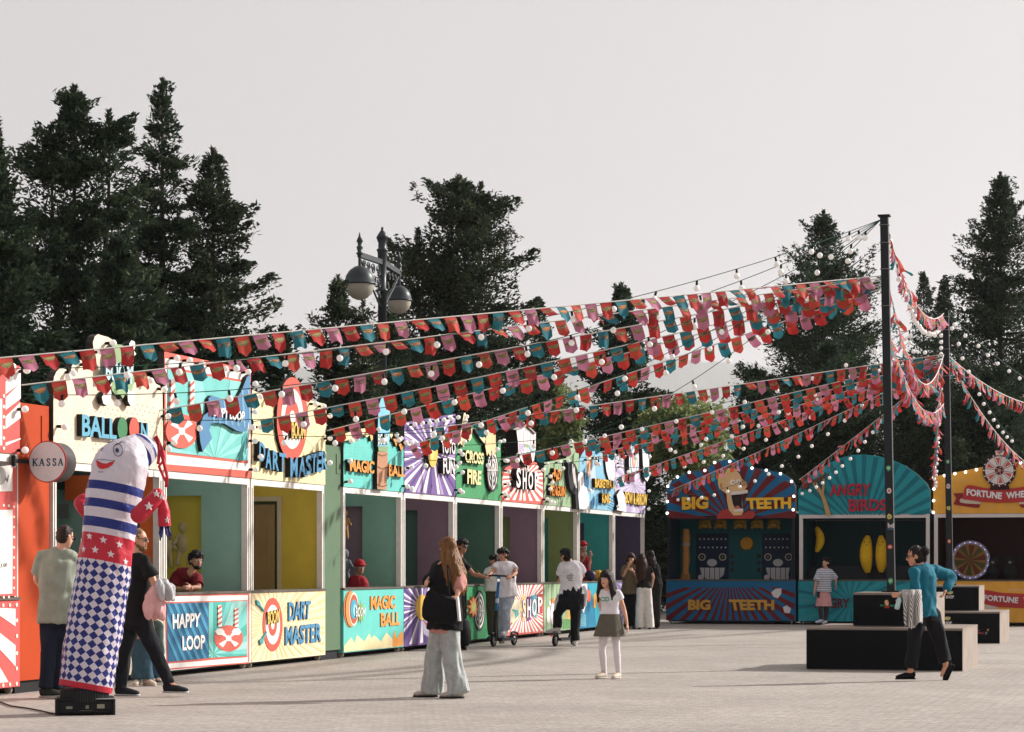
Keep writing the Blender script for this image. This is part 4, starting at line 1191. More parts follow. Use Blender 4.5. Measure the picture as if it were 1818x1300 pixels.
    tl = MB(M((20, 92, 98), .6, .06)); c0, c1 = bp.uv(*q((150, 560))[0]), bp.uv(*q((960, 1000))[0])
    tl.box(bp, u0 + .07, u1 - .07, 1.09, 2.58, -.05, -.02); tl.build('rear_panel', root)
    for off in (0, 448):
        b = MB(M((18, 42, 66), .6, .06))
        lo, hi = bp.uv(*q((290 + off, 990))[0]), bp.uv(*q((min(512 + off, 930), 640))[0])
        b.box(bp, lo[0], min(hi[0], u1 - .1), 1.09, hi[1], -.018, 0)
        bd = b.build('game_board', root)
        a = MB()
        for ex in (330, 470):
            if ex + off > 925: continue
            e = q((ex + off, 800))[0]; a.cut()
            a.use(M((200, 196, 190), .6, .05)); a.poly(bp, ellpts(*e, 6.4, 6.4, 24), .006)
            a.use(M((30, 40, 50), .6, .05)); a.poly(bp, ellpts(*e, 4.8, 4.8, 20), .010)
            a.use(M((150, 120, 40), .6, .05)); a.poly(bp, ellpts(*e, 1.8, 1.8, 12), .014)
        a.cut(); a.use(M((206, 206, 208), .6, .05)); a.poly(bp, ellpts(*q((398 + off, 838))[0], 8.8, 6.6, 24), .006)
        a.cut(); x1 = min(485 + off, 925)
        a.poly(bp, q((316 + off, 872), (x1, 872), (x1 - 8, 920), (x1 - 40 if off == 0 else x1 - 5, 950), (400 + off, 958), (350 + off, 945), (325 + off, 910)), .006)
        a.poly(bp, ellpts(*q((322 + off, 938))[0], 5, 5, 16), .010)
        a.use(M((30, 40, 50), .6, .05))
        for k in range(4):
            xx = 346 + off + k * 34
            if xx < x1 - 4: a.poly(bp, q((xx, 872), (xx + 4, 872), (xx + 4, 952), (xx, 952)), .010)
        a.cut(); a.use(M((225, 225, 225), .5, .05))
        for k in range(7):
            for yy in (678, 735):
                xx = 316 + off + k * 29
                if xx < 925: a.poly(bp, ellpts(*q((xx, yy))[0], 1.4, 1.4, 8), .006)
        a.build('grin_artwork', bd)
    d = MB(M((206, 150, 30), .6, .06)); cu, cv = bp.uv(*q((635, 708))[0]); d.lathe(bp.pt(cu, cv, 0), [(.155, 0), (.165, .02), (.15, .05)], 28, bp.N); d.build('yellow_disc', root)
    for (xx, yy) in ((535, 795), (535, 840), (535, 885), (714, 795), (714, 840), (714, 885)):
        d = MB(M((60, 50, 40), .6, .06)); cu, cv = bp.uv(*q((xx, yy))[0]); d.lathe(bp.pt(cu, cv, -.02), [(.05, 0), (.05, .02), (.028, .024)], 16, bp.N); d.build('game_button', root)
big_teeth()

def angry_birds():
    pl = BACK
    u0, u1 = bu(1416.5), bu(1652.5)
    TL, TD = P(22, 154, 168), P(14, 118, 134)
    q = zq(1400, 780, 3.825)
    top = q((62, 342), (95, 305), (130, 270), (180, 226), (250, 180), (330, 135), (420, 109), (500, 103), (600, 112), (700, 138), (790, 178), (870, 232), (935, 296), (965, 345))
    out = close_outline(pl, top, u0, u1, VS)
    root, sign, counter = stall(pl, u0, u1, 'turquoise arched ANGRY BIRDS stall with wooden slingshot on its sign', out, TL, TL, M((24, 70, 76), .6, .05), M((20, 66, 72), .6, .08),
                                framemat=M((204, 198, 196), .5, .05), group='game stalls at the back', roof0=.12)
    a = MB(); cl = q((64, 345), (180, 230), (330, 140), (500, 106), (700, 142), (870, 238), (963, 348), (963, 513), (64, 513))
    rays(a, pl, q((500, 620))[0], cl, [TD], 40, L1, duty=.42, jit=.1)
    a.build('sign_artwork', sign)
    s = MB(P(190, 152, 92)); s.poly(pl, q((255, 516), (232, 420), (212, 372), (176, 322), (156, 290), (172, 282), (192, 296), (224, 348), (232, 300), (222, 215), (230, 200), (242, 230), (246, 290), (240, 372), (262, 430), (288, 514)), .06, 0, DK); s.build('slingshot', sign)
    b = MB(P(108, 64, 44)); b.poly(pl, q((78, 318), (100, 322), (150, 270), (200, 262), (240, 236), (248, 262), (205, 288), (155, 296), (110, 342), (86, 336)), .07, 0, DK); b.build('slingshot_band', sign)
    t = MB(); RD = P(196, 30, 60)
    lettering(t, pl, 'ANGRY', q((278, 308), (560, 300), (548, 386), (280, 388)), .05, 0, RD, P(70, 16, 26), .025, bend=.04)
    lettering(t, pl, 'BIRDS', q((408, 406), (664, 406), (664, 484), (412, 492)), .05, 0, RD, P(70, 16, 26), .025)
    t.build('lettering', sign)
    a = MB(); cl = q((66, 968), (970, 968), (970, 1234), (66, 1234))
    rays(a, pl, q((420, 1100))[0], cl, [TD, P(46, 158, 168)], 34, L1, duty=.4, jit=.2)
    a.build('counter_artwork', counter)
    t = MB(); RD2 = P(112, 30, 48)
    lettering(t, pl, 'ANGRY', q((175, 1086), (415, 1080), (415, 1146), (175, 1150)), .03, L1, RD2, P(50, 14, 22), .025)
    lettering(t, pl, 'BIRDS', q((470, 1086), (690, 1086), (690, 1150), (470, 1150)), .03, L1, RD2, P(50, 14, 22), .025)
    t.build('counter_lettering', counter)
    ip = Plane(pl.O - pl.N * 1.1, pl.U, pl.N)
    sh = MB(M((34, 40, 46), .6, .1)); sh.box(ip, u0 + .1, u1 - .1, 1.09, 1.42, -.25, .1); sh.build('shelf_unit', root)
    ic = Plane(pl.O - pl.N * .8, pl.U, pl.N)
    r = MB(M((90, 88, 84), .5, .1)); r.tube([ic.pt(u0 + .1, 2.52, 0), ic.pt(u1 - .1, 2.52, 0)], .014); r.build('hanging_rail', root)
    return ic, q
AB_PL, AB_Q = angry_birds()

def banana(px, y0, y1, halfw, tilt, label):
    pl = AB_PL
    u, va = pl.uv(px, y0); _, vb = pl.uv(px, y1)
    root = thing('banana_plush', label, 'plush toy', pl.pt(u, vb), 0, 'banana plush toys hanging in the turquoise stall')
    Lh = va - vb; r = halfw
    b = MB(M((226, 182, 34), .85, .12, 5, bump=.3, bscale=20)); pts, rad = [], []
    for i in range(15):
        t = i / 14
        pts.append(pl.pt(u + tilt * .12 * math.sin(math.pi * t), vb + Lh * t, .05 * math.sin(math.pi * t)))
        rad.append(r * (max(.02, math.sin(math.pi * min(1, .06 + .9 * t))) ** .55))
    b.tube(pts, rad, 14); b.build('body', root)
    t_ = MB(M((44, 34, 26), .8, .1)); t_.tube([pl.pt(u, va - .03), pl.pt(u + .01, va + .06)], [.05, .025], 8); t_.build('stem', root)
    t_ = MB(M((44, 34, 26), .8, .1)); t_.ell(pl.pt(u, vb, 0), .05, .05, .04); t_.build('tip', root)
    f = MB(M((40, 30, 26), .8, .05))
    for sx in (-1, 1): f.cut(); f.ell(pl.pt(u + sx * .05, va - .16, r * .80 + .03), .014, .012, .014)
    f.build('eye', root)
    f = MB(M((40, 30, 26), .8, .05)); f.tube([pl.pt(u - .035 + .07 * k / 6, va - .24 + .012 * math.sin(math.pi * k / 6), r * .96 + .035) for k in range(7)], .005, 5); f.build('mouth', root)
    s = MB(M((90, 88, 84), .5, .1)); s.tube([pl.pt(u, va + .05), pl.pt(u, 2.5)], .004, 5); s.build('string', root)
Y = lambda y: 780 + y / 3.825
banana(1400 + 538 / 3.825, Y(655), Y(905), .155, -.3, 'yellow banana plush with a sad face, left one of the hanging pair')
banana(1400 + 628 / 3.825, Y(655), Y(902), .150, .2, 'yellow banana plush with a sad face, right one of the pair beside the black pole')
banana(1400 + 188 / 3.825, Y(595), Y(765), .105, .9, 'curved yellow banana plush hanging at the left end of the turquoise stall')

def plush_hand():
    pl = Plane(BACK.O - BACK.N * .55, BACK.U, BACK.N)
    q = zq(1160, 780, 3.825)
    root = thing('arm_plush', 'long tan arm plush hanging hand down at the left inside BIG TEETH', 'plush toy', pl.pt(*pl.uv(*q((220, 995))[0])), 0)
    b = MB(M((168, 118, 62), .85, .1, 5, bump=.3, bscale=20))
    w = lambda x, y, d=0: pl.pt(*pl.uv(*q((x, y))[0]), d)
    b.tube([w(222, 610), w(224, 660), w(220, 740), w(222, 820), w(218, 880), w(216, 920)], [.08, .10, .085, .095, .08, .10], 12)
    for x0, x1, y1 in ((198, 192, 958), (210, 206, 990), (224, 222, 996), (238, 238, 985)):
        b.tube([w(x0, 915), w((x0 + x1) / 2, 945), w(x1, y1)], [.042, .04, .026], 8)
    b.build('arm', root)
    s = MB(M((150, 140, 130), .8, .1)); s.tube([w(222, 705), w(222, 725)], [.105, .105], 12); s.build('cuff', root)
plush_hand()

def plush_row():
    pl = Plane(BACK.O - BACK.N * .5, BACK.U, BACK.N)
    q = zq(1160, 780, 3.825)
    for i, x in enumerate((350, 455, 590, 705, 820)):
        u, v = pl.uv(*q((x, 575))[0])
        r = thing('plush_toy', ['yellow plush toy under the BIG TEETH sign, first of five from the left', 'yellow plush toy under the letter G of BIG TEETH, second of five', 'yellow plush toy under the cartoon chin, middle of five', 'yellow plush toy under the first letters of TEETH, fourth of five', 'yellow plush toy under the H of TEETH, last of five'][i], 'plush toy', pl.pt(u, v), 0, 'yellow plush toys under the BIG TEETH sign')
        b = MB(M((138, 110, 38), .85, .12, 5)); b.ell(pl.pt(u, v + .02), .16, .12, .13); b.build('body', r)
        for sx in (-1, 1):
            b = MB(M((138, 110, 38), .85, .12, 5)); b.tube([pl.pt(u + sx * .10, v - .02), pl.pt(u + sx * .13, v - .12, .02)], [.05, .035], 8); b.build('leg', r)
        b = MB(M((50, 40, 30), .8, .1)); b.tube([pl.pt(u + .09 * math.cos(t), v - .03 + .05 * math.sin(t), .115) for t in [math.pi * k / 8 for k in range(9)]], .012, 6); b.build('smile', r)
        b = MB(M((90, 88, 84), .5, .1)); b.tube([pl.pt(u, v + .13), pl.pt(u, 2.60)], .004, 5); b.build('string', r)
plush_row()

def fortune_wheel():
    pl = BACK
    u0, u1 = bu(1656), bu(1893)
    YL, RD, WH = P(232, 164, 48), P(196, 52, 52), P(232, 222, 220)
    q = zq(1640, 780, 8.124)
    top = q((135, 545), (300, 505), (460, 478), (620, 445), (850, 400), (1090, 365), (1330, 332), (1446, 312), (1650, 300), (1850, 380), (2060, 470))
    out = close_outline(pl, top, u0, u1, VS)
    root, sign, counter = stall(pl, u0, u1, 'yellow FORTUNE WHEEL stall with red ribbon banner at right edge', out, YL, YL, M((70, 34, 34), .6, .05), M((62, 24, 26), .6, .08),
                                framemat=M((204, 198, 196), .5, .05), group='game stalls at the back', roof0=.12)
    wh = MB(); cx, cy = q((1090, 450))[0]
    wh.use(P(62, 22, 32)); wh.poly(pl, ellpts(cx, cy, 29.5, 29.5, 48), .07, -.02, DK, back=True)
    wh.poly(pl, q((970, 640), (1215, 640), (1240, 730), (950, 730)), .045, 0)
    wh.use(P(226, 214, 212)); wh.poly(pl, ellpts(cx, cy, 25.2, 25.2, 48), .074, .07)
    for k in range(12):
        t0, t1 = 2 * math.pi * k / 12 + .15, 2 * math.pi * (k + 1) / 12 + .15
        wh.use(P(60, 84, 78))
        wh.poly(pl, [(cx + r * math.cos(t0 + s), cy + r * math.sin(t0 + s)) for r, s in ((6, -.06), (25, -.018), (25, .018), (6, .06))], .078, .074)
        if k % 2 == 0:
            tm = (t0 + t1) / 2
            wh.use(P(216, 92, 70)); wh.poly(pl, [(cx + 9 * math.cos(tm), cy + 9 * math.sin(tm)), (cx + 23 * math.cos(tm - .17), cy + 23 * math.sin(tm - .17)), (cx + 23 * math.cos(tm + .17), cy + 23 * math.sin(tm + .17))], .078, .074)
    wh.use(P(120, 30, 44)); wh.poly(pl, ellpts(cx, cy, 8, 8, 24), .082, .074)
    wh.use(P(176, 150, 140)); wh.poly(pl, ellpts(cx, cy, 3, 3, 14), .086, .082)
    wh.use(P(236, 226, 222))
    for k in range(32):
        if k % 2 == 0: wh.poly(pl, ellpts(cx + 27.4 * math.cos(2 * math.pi * k / 32), cy + 27.4 * math.sin(2 * math.pi * k / 32), 1.3, 1.3, 8), .078, .07)
    for k in range(5): wh.poly(pl, ellpts(cx + 5.6 * math.cos(2 * math.pi * k / 5), cy + 5.6 * math.sin(2 * math.pi * k / 5), .8, .8, 8), .086, .082)
    wh.use(P(226, 206, 202)); wh.poly(pl, q((1030, 165), (1160, 165), (1150, 235), (1095, 228), (1040, 235)), .09, .0, DK)
    wh.use(P(214, 96, 78)); wh.poly(pl, q((1050, 172), (1140, 172), (1095, 222)), .094, .09)
    wh.build('prize_wheel', sign)
    r = MB()
    r.use(P(150, 34, 40))
    r.poly(pl, q((425, 780), (560, 775), (580, 860), (800, 905), (815, 960), (790, 990), (700, 985), (425, 940), (470, 850)), .016, 0)
    r.poly(pl, q((1600, 880), (1400, 905), (1380, 960), (1420, 990), (1755, 940), (1710, 850), (1755, 780), (1620, 775)), .016, 0)
    r.use(P(206, 190, 170)); r.poly(pl, q((515, 880), (540, 852), (600, 855), (815, 890), (815, 938), (600, 925), (530, 912)), .022, .016)
    r.poly(pl, q((1380, 890), (1600, 855), (1660, 855), (1680, 880), (1660, 912), (1600, 925), (1380, 938)), .022, .016)
    r.use(RD); r.poly(pl, q((560, 865), (590, 700), (640, 662), (720, 668), (860, 700), (1090, 715), (1320, 705), (1480, 680), (1580, 668), (1610, 700), (1640, 860), (1500, 898), (1300, 912), (1090, 916), (820, 900)), .034, 0, P(120, 30, 34))
    r.build('ribbon_banner', sign)
    a = MB(P(214, 170, 120))
    for k in range(9):
        for sy, ys in ((1, 590), (-1, 985)):
            (x, y) = q((440 + k * 26, ys + (k % 2) * 16))[0]
            a.poly(pl, [(x, y), (x + 1.6, y - 1.4), (x + 3.2, y - .8), (x + 1.6, y + .3)], L1)
    for sgn in (-1, 1):
        for k in range(8):
            (x, y) = q((1105 + sgn * (60 + k * 25), 950 + (k % 2) * 25 + k * 5))[0]
            a.poly(pl, [(x, y), (x + sgn * 2.6, y - 1.2), (x + sgn * 3.4, y + .6), (x + sgn * 1.2, y + .8)], L1)
    a.build('sign_artwork', sign)
    t = MB()
    lettering(t, pl, 'FORTUNE', q((618, 712), (1132, 768), (1122, 868), (618, 810)), .05, .034, P(234, 230, 232), P(70, 30, 50), .04)
    lettering(t, pl, 'WHEEL', q((1185, 766), (1570, 728), (1560, 826), (1195, 862)), .05, .034, P(234, 230, 232), P(70, 30, 50), .04)
    t.build('lettering', sign)
    put_bulbs(sign, pl, [pl.uv(*p) for p in q((152, 560), (310, 525), (460, 500), (615, 470), (768, 443), (1400, 335), (1560, 325), (1720, 335), (152, 728), (150, 893), (155, 1053))], BULB_LIT)
    q = zq(1660, 900, 5.91)
    r = MB(RD); r.poly(pl, q((480, 1010), (490, 900), (515, 872), (560, 876), (700, 902), (934, 912), (1150, 900), (1290, 872), (1340, 900), (1350, 1010), (1200, 1052), (934, 1066), (660, 1052)), .010, 0); r.build('ribbon_print', counter)
    t = MB()
    lettering(t, pl, 'FORTUNE', q((512, 922), (878, 950), (870, 1014), (512, 982)), .026, .010, P(226, 220, 222), P(70, 30, 50), .04)
    lettering(t, pl, 'WHEEL', q((925, 952), (1250, 925), (1245, 990), (925, 1014)), .026, .010, P(226, 220, 222), P(70, 30, 50), .04)
    t.build('counter_lettering', counter)
    a = MB(P(206, 190, 170)); a.poly(pl, q((490, 1018), (655, 1050), (655, 1078), (480, 1072)), L1)
    for k in range(8):
        (x, y) = q((760 + k * 22, 868 + (k % 2) * 14))[0]
        a.poly(pl, [(x, y), (x + 2, y - 1.4), (x + 4, y - .6), (x + 2, y + .4)], L1)
    a.build('counter_artwork', counter)
    # wheel of fortune standing inside
    ip = Plane(pl.O - pl.N * .9, pl.U, pl.N)
    cu, cv = ip.uv(*q((370, 560))[0])
    w = thing('wheel_game', 'round wheel game with pale lit rim inside the yellow stall', 'game wheel', ip.pt(cu, 1.1), 0)
    rad = .43
    b = MB(M((150, 110, 50), .6, .1)); b.lathe(ip.pt(cu, cv, -.03), [(rad * .9, 0), (rad * .9, .03)], 40, ip.N)
    for k in range(10):
        t0 = 2 * math.pi * k / 10
        b.use([M((104, 50, 36), .6, .08), M((78, 76, 40), .6, .08)][k % 2])
        b.prism(ip, [(cu, cv)] + [(cu + rad * .85 * math.cos(t0 + s), cv + rad * .85 * math.sin(t0 + s)) for s in (0, .2, .42)], 0.001, .008)
    b.build('disc', w)
    b = MB(M((170, 165, 175), .5, .08)); b.tube([ip.pt(cu + rad * math.cos(2 * math.pi * k / 40), cv + rad * math.sin(2 * math.pi * k / 40)) for k in range(41)], .05, 8, cap=False); b.build('rim', w)
    b = MB(M((180, 170, 255), .4, 0, emit=1.2))
    for k in range(20):
        b.ell(ip.pt(cu + rad * math.cos(2 * math.pi * k / 20), cv + rad * math.sin(2 * math.pi * k / 20), .055), .012, .012, .012, seg=6, rings=4)
    b.build('rim_lights', w)
    b = MB(BLACK); b.box(ip, cu - .05, cu + .05, .22, cv - rad, -.06, 0); b.build('stand', w)
    for i, x in enumerate((610, 790)):
        u, v = ip.uv(*q((x, 690))[0])
        p = thing('plush_toy', ['small dark plush toy beside the wheel rim inside the yellow stall', 'small dark plush toy farther right inside the yellow stall'][i], 'plush toy', ip.pt(u, 1.2), 0)
        b = MB(M((34, 34, 38), .85, .12)); b.ell(ip.pt(u, 1.28), .16, .13, .20); b.ell(ip.pt(u, 1.52), .11, .10, .11); b.build('body', p)
        b = MB(M((34, 34, 38), .85, .12))
        for sx in (-1, 1): b.cut(); b.ell(ip.pt(u + sx * .08, 1.62), .035, .03, .04)
        b.build('ear', p)
        b = MB(M((150, 140, 120), .8, .1)); b.ell(ip.pt(u, 1.50, .09), .04, .03, .035); b.build('muzzle', p)
    sh = MB(M((34, 26, 28), .6, .1)); sh.box(ip, cu + .5, u1 - .1, .9, 1.10, -.3, .2); sh.build('shelf_unit', root)
fortune_wheel()

# ---------------------------------------------------------------- plinths and poles
PW = M((146, 132, 122), .7, .12, 3.0, bump=.15, bscale=30)
PB = M((14, 15, 19), .7, .08, spec=.12)
PTH = math.atan2(-SA, CA)
def plinth(c00, blocks, name, label, grp, stickers):
    """c00 ground point of the lowest block's front right corner; blocks: (right, left, near, far, z0, z1) along the row's own axes"""
    U, D = Vector((CA, -SA, 0)), Vector((SA, CA, 0))
    pl = Plane(c00, U, -D)
    r = thing(name, label, 'plinth', c00, PTH, grp)
    for (ul, ur, n0, n1, z0, z1) in blocks:
        b = MB(PW); b.box(pl, ul, ur, z0 + (.0 if z0 == 0 else .002), z1 - .03, -n1, -n0)
        k = int((n1 - n0) / .12)
        for i in range(k):
            a = n0 + (n1 - n0) * i / k
            b.box(pl, ul - .004, ur + .004, z1 - .028, z1, -a - (n1 - n0) / k + .012, -a)
        blk = b.build('block', r)
        f = MB(PB); f.box(pl, ul + .002, ur - .002, z0 + .012, z1 - .034, -n0 + .0, -n0 + .012); f.build('front_panel', blk)
        f = MB(PB); f.box(pl, ul - .012, ul - .002, z0 + .012, z1 - .034, -n1 + .01, -n0 - .002); f.build('side_panel', blk)
    return r, pl
c1 = gpix(1709, 1192.3)
pl1_root, PL1 = plinth(c1, [(-2.12, 0, 0, 2.25, 0, .585), (-1.56, -.42, .62, 1.75, .587, 1.06)], 'pole_plinth', 'black stepped plinth with pale plank tops, the nearer one, behind the woman in teal', 'plinths carrying the poles', 0)
c2 = gpix(1775, 1143)
pl2_root, PL2 = plinth(c2, [(-2.12, 0, 0, 2.25, 0, .585), (-1.55, -.43, .62, 1.75, .587, 1.06)], 'pole_plinth', 'black stepped plinth with pale plank tops, the farther one in front of the yellow stall', 'plinths carrying the poles', 0)
# printed marks on the plinths
def plinth_marks():
    pl = Plane(PL1.O - PL1.N * (.62 - .013), PL1.U, PL1.N)
    q = zq(1400, 780, 3.825)
    t = MB(); GRN = M((60, 170, 130), .5, .05)
    lettering(t, pl, 'BIG', q((623, 1123), (650, 1123), (650, 1134), (623, 1134)), .004, .001, GRN, GRN, .02)
    lettering(t, pl, 'TEETH', q((686, 1124), (728, 1126), (728, 1138), (686, 1136)), .004, .001, GRN, GRN, .02)
    t.build('printed_lettering', pl1_root)
    h = MB(M((226, 180, 130), .6, .05)); h.poly(pl, q((652, 1100), (660, 1091), (672, 1093), (680, 1106), (678, 1128), (662, 1130), (654, 1116)), .004)
    h.use(M((176, 50, 46), .6, .05)); h.poly(pl, q((650, 1146), (656, 1132), (680, 1130), (687, 1146)), .004)
    h.build('printed_head', pl1_root)
    q2 = zq(1570, 960, 5)
    for (n0, y0, y1, y2, y3, xa, xb) in ((.62, 448, 478, 486, 514, 545, 618), (0.0, 675, 708, 718, 742, 518, 600)):
        p2 = Plane(PL2.O - PL2.N * (n0 - .013), PL2.U, PL2.N)
        xm = (xa + xb) / 2
        h = MB(M((196, 186, 130), .6, .05)); h.poly(p2, q2((xm - 28, y0 + 4), (xm, y0), (xm + 30, y0 + 4), (xm + 24, y1 - 6), (xm, y1), (xm - 22, y1 - 6)), .004); h.build('printed_emblem', pl2_root)
        t = MB(); lettering(t, p2, 'SHOP', q2((xa, y2), (xb, y2), (xb, y3), (xa, y3)), .004, .001, M((222, 214, 210), .6, .05), None, .04); t.build('printed_lettering', pl2_root)
    p2 = Plane(PL2.O - PL2.N * (-.013), PL2.U, PL2.N)
    q3 = zq(1400, 1020, 4.349)
    t = MB(M((150, 60, 66), .6, .05))
    t.poly(p2, q3((1436, 430), (1475, 428), (1475, 438), (1436, 440)), .003); t.poly(p2, q3((1460, 446), (1505, 448), (1505, 460), (1462, 458)), .003)
    t.use(M((220, 160, 70), .6, .05)); t.poly(p2, ellpts(*q3((1540, 428))[0], 1.6, 1.8, 10), .003)
    t.use(M((120, 120, 120), .6, .05)); t.poly(p2, q3((1515, 448), (1536, 440), (1530, 462), (1522, 468)), .003)
    t.build('printed_sticker', pl2_root)
plinth_marks()

def pole(base, top, label, wd, marks_):
    r = thing('flag_pole', label, 'pole', base, PTH, 'poles carrying the bunting')
    ax = (top - base).normalized()
    U, D = Vector((CA, -SA, 0)), Vector((SA, CA, 0))
    b = MB(M((24, 28, 32), .45, .1, 3, spec=.3)); b.cbox((base + top) / 2, U, D, ax, wd / 2, wd / 2, (top - base).length / 2); b.build('shaft', r)
    b = MB(BLACK); b.cbox(top + ax * .012, U, D, ax, wd * .75, wd * .75, .011); b.build('cap', r)
    b = MB(BLACK); b.cbox(base + ax * .012, U, D, ax, wd * 1.1, wd * 1.1, .010); b.build('base_plate', r)
    L = (top - base).length
    for h in (.08, .25, .5, .85):
        c = base + ax * (L * (1 - h * .28))
        e = MB(M((120, 116, 110), .4, .1, metal=.6)); e.tube([c - U * wd * .56 - D * wd * .56, c + U * wd * .56 - D * wd * .56, c + U * wd * .56 + D * wd * .56, c - U * wd * .56 + D * wd * .56, c - U * wd * .56 - D * wd * .56], .008, 5); e.build('clamp', r)
    rr = random.Random(int(base.x * 10))
    cols = [M((60, 170, 150), .5, .05), M((210, 90, 60), .5, .05), M((220, 190, 80), .5, .05), M((200, 200, 200), .5, .05)]
    for i, f in enumerate(marks_):
        c = base + ax * (L * f) - D * (wd / 2)
        pl = Plane((c.x, c.y, 0), U, -D)
        s = MB(cols[i % 4])
        pts = [(wd * .38 * math.cos(t) * rr.uniform(.7, 1), c.z + .05 * math.sin(t) * rr.uniform(.6, 1.1)) for t in [2 * math.pi * k / 7 for k in range(7)]]
        s.prism(pl, pts, 0.002, .005); s.use(cols[(i + 2) % 4]); s.prism(pl, [(x * .5, c.z + (z - c.z) * .45) for x, z in pts], .005, .007)
        s.build('sticker', r)
    return r
ZP1 = pl1_root.location.y + 1.15 * CA
p1b = PL1.pt(-1.03, 1.06, -1.15); ZP1 = p1b.y
p1t = pix(1570, 385, ZP1)
p1b = pix(1582.5, HY - (1.062 - CAMH) * F / ZP1, ZP1)
pr1 = pole(p1b, p1t, 'tall black square pole with stickers, on the nearer plinth', .112, (.03, .12, .2, .27, .33))
ZP2 = PL2.pt(-1.03, 1.06, -1.15).y
p2t = pix(1679, 552, ZP2)
p2b = pix(1687, HY - (1.062 - CAMH) * F / ZP2, ZP2)
pr2 = pole(p2b, p2t, 'tall black square pole with stickers, on the farther plinth', .112, (.05, .16, .28, .36, .45))
def bd_sticker():
    c = p1b + (p1t - p1b) * .188
    pl = Plane((c.x, c.y, 0), Vector((CA, -SA, 0)), Vector((-SA, -CA, 0)))
    t = MB(); q = zq(1400, 780, 3.825)
    lettering(t, pl, 'bd', q((674, 568), (714, 570), (714, 602), (674, 600)), .062, .058, M((214, 204, 204), .5, .05), None, .03)
    t.use(M((80, 120, 150), .5, .05)); t.poly(pl, q((672, 606), (716, 607), (716, 613), (672, 612)), .062, .058)
    t.build('sticker_lettering', pr1)
bd_sticker()

# ---------------------------------------------------------------- bunting
FCOL = [(182, 56, 50), (42, 112, 124), (188, 72, 58), (182, 114, 138), (168, 48, 50)]
def flag_mesh(ci, var):
    rr = random.Random(ci * 10 + var)
    curl = [(.02, .0), (.06, .5), (-.03, 1.2), (.09, -.4)][var]
    w, h, pt_ = .087, .178, .050
    nx, nz = 6, 6
    mb = MB(M(FCOL[ci], .75, .06, 9, trans=.24)); mb.smooth = True
    def sh(x, t):
        zb = -(h + pt_ * (1 - abs(x) / w)) * t
        y = curl[0] * t * t * (1 + .3 * math.sin(3 * x / w + curl[1])) + .012 * math.sin(x / w * 2.4 + curl[1] * 3) * t
        return Vector((x * (1 - .04 * t), y, zb))
    vs = [sh(-w + 2 * w * i / nx, j / nz) for j in range(nz + 1) for i in range(nx + 1)]
    mb.add(vs, [(j * (nx + 1) + i, j * (nx + 1) + i + 1, (j + 1) * (nx + 1) + i + 1, (j + 1) * (nx + 1) + i) for j in range(nz) for i in range(nx)])
    em, ey = M((92, 82, 62), .8, .1), M((150, 136, 88), .8, .1)
    def dec(pts, off, m):
        mb.use(m)
        for s_ in (-1, 1):
            mb.add([sh(x, t) + Vector((0, s_ * off, 0)) for x, t in pts], [tuple(range(len(pts)))], False)
    dec([(-.074, .36), (-.030, .30), (.034, .27), (.074, .30), (.070, .46), (.036, .53), (-.030, .55), (-.070, .50)], .0025, ey if ci != 1 else M((176, 122, 78), .8, .1))
    for k in range(6):
        x = -.056 + k * .0215
        t_ = .335 - .012 * k
        dec([(x - .007, t_), (x + .007, t_ - .006), (x + .007, t_ + .072), (x - .007, t_ + .078)], .0045, em)
    for k in range(4):
        x = -.034 + k * .021
        dec([(x - .006, .435), (x + .006, .43), (x + .006, .495), (x - .006, .50)], .0045, em)
    return mb.mesh('flag')
FLAGS = [[flag_mesh(c, v) for v in range(4)] for c in range(5)]
CORD = M((214, 208, 200), .7, .1)
CABLE = M((40, 82, 62), .6, .1)
SEQ = [0, 3, 4, 1, 2, 3, 0, 1, 2, 3, 4, 1]
def curve_pts(A, B, sag, n=24):
    return [A.lerp(B, i / n) - Vector((0, 0, sag * 4 * (i / n) * (1 - i / n))) for i in range(n + 1)]

_frnd = random.Random(11)
def bunting(A, B, sag, label, spacing=.245, wind=(8, 26), start=.12, scale=1.0, grp='bunting lines over the square'):
    A, B = Vector(A), Vector(B)
    r = thing('bunting', label, 'bunting', A, 0, grp)
    pts = curve_pts(A, B, sag, 30)
    c = MB(CORD); c.tube(pts, .0085, 5); c.build('cord', r)
    inv = inv_of(r)
    L = sum((pts[i + 1] - pts[i]).length for i in range(30))
    n = min(100, int((L - start - .1) / spacing))
    ph = _frnd.randrange(12)
    d, acc, i = start, 0.0, 0
    gust = _frnd.uniform(0, 6)
    for k in range(n):
        dist = start + k * spacing * (L - start - .1) / max(.01, n * spacing)
        t = dist / L
        p = A.lerp(B, t) - Vector((0, 0, sag * 4 * t * (1 - t) + .006))
        tx = (B - A).normalized()
        tan = (tx - Vector((0, 0, sag * 4 * (1 - 2 * t) / L))).normalized()
        if tan.x < 0: tan = -tan
        side = Vector((0, 0, 1)).cross(tan).normalized()
        a = R(wind[0] + (wind[1] - wind[0]) * (.5 + .5 * math.sin(gust + k * .9)) + _frnd.uniform(-9, 9))
        if _frnd.random() < .07: a += R(45)
        up = (Vector((0, 0, 1)) - tan * tan.z).normalized()
        zax = (up * math.cos(a) + side * math.sin(a)).normalized()
        yax = zax.cross(tan)
        yaw = R(_frnd.uniform(-10, 10))
        rot = Matrix((tan, yax, zax)).transposed().to_4x4() @ Matrix.Rotation(yaw, 4, 'Z')
        o = link_mesh('flag', FLAGS[SEQ[(ph + k) % 12]][_frnd.randrange(4)], r)
        o.matrix_local = inv @ Matrix.Translation(p) @ rot @ Matrix.Scale(scale, 4)
    return r

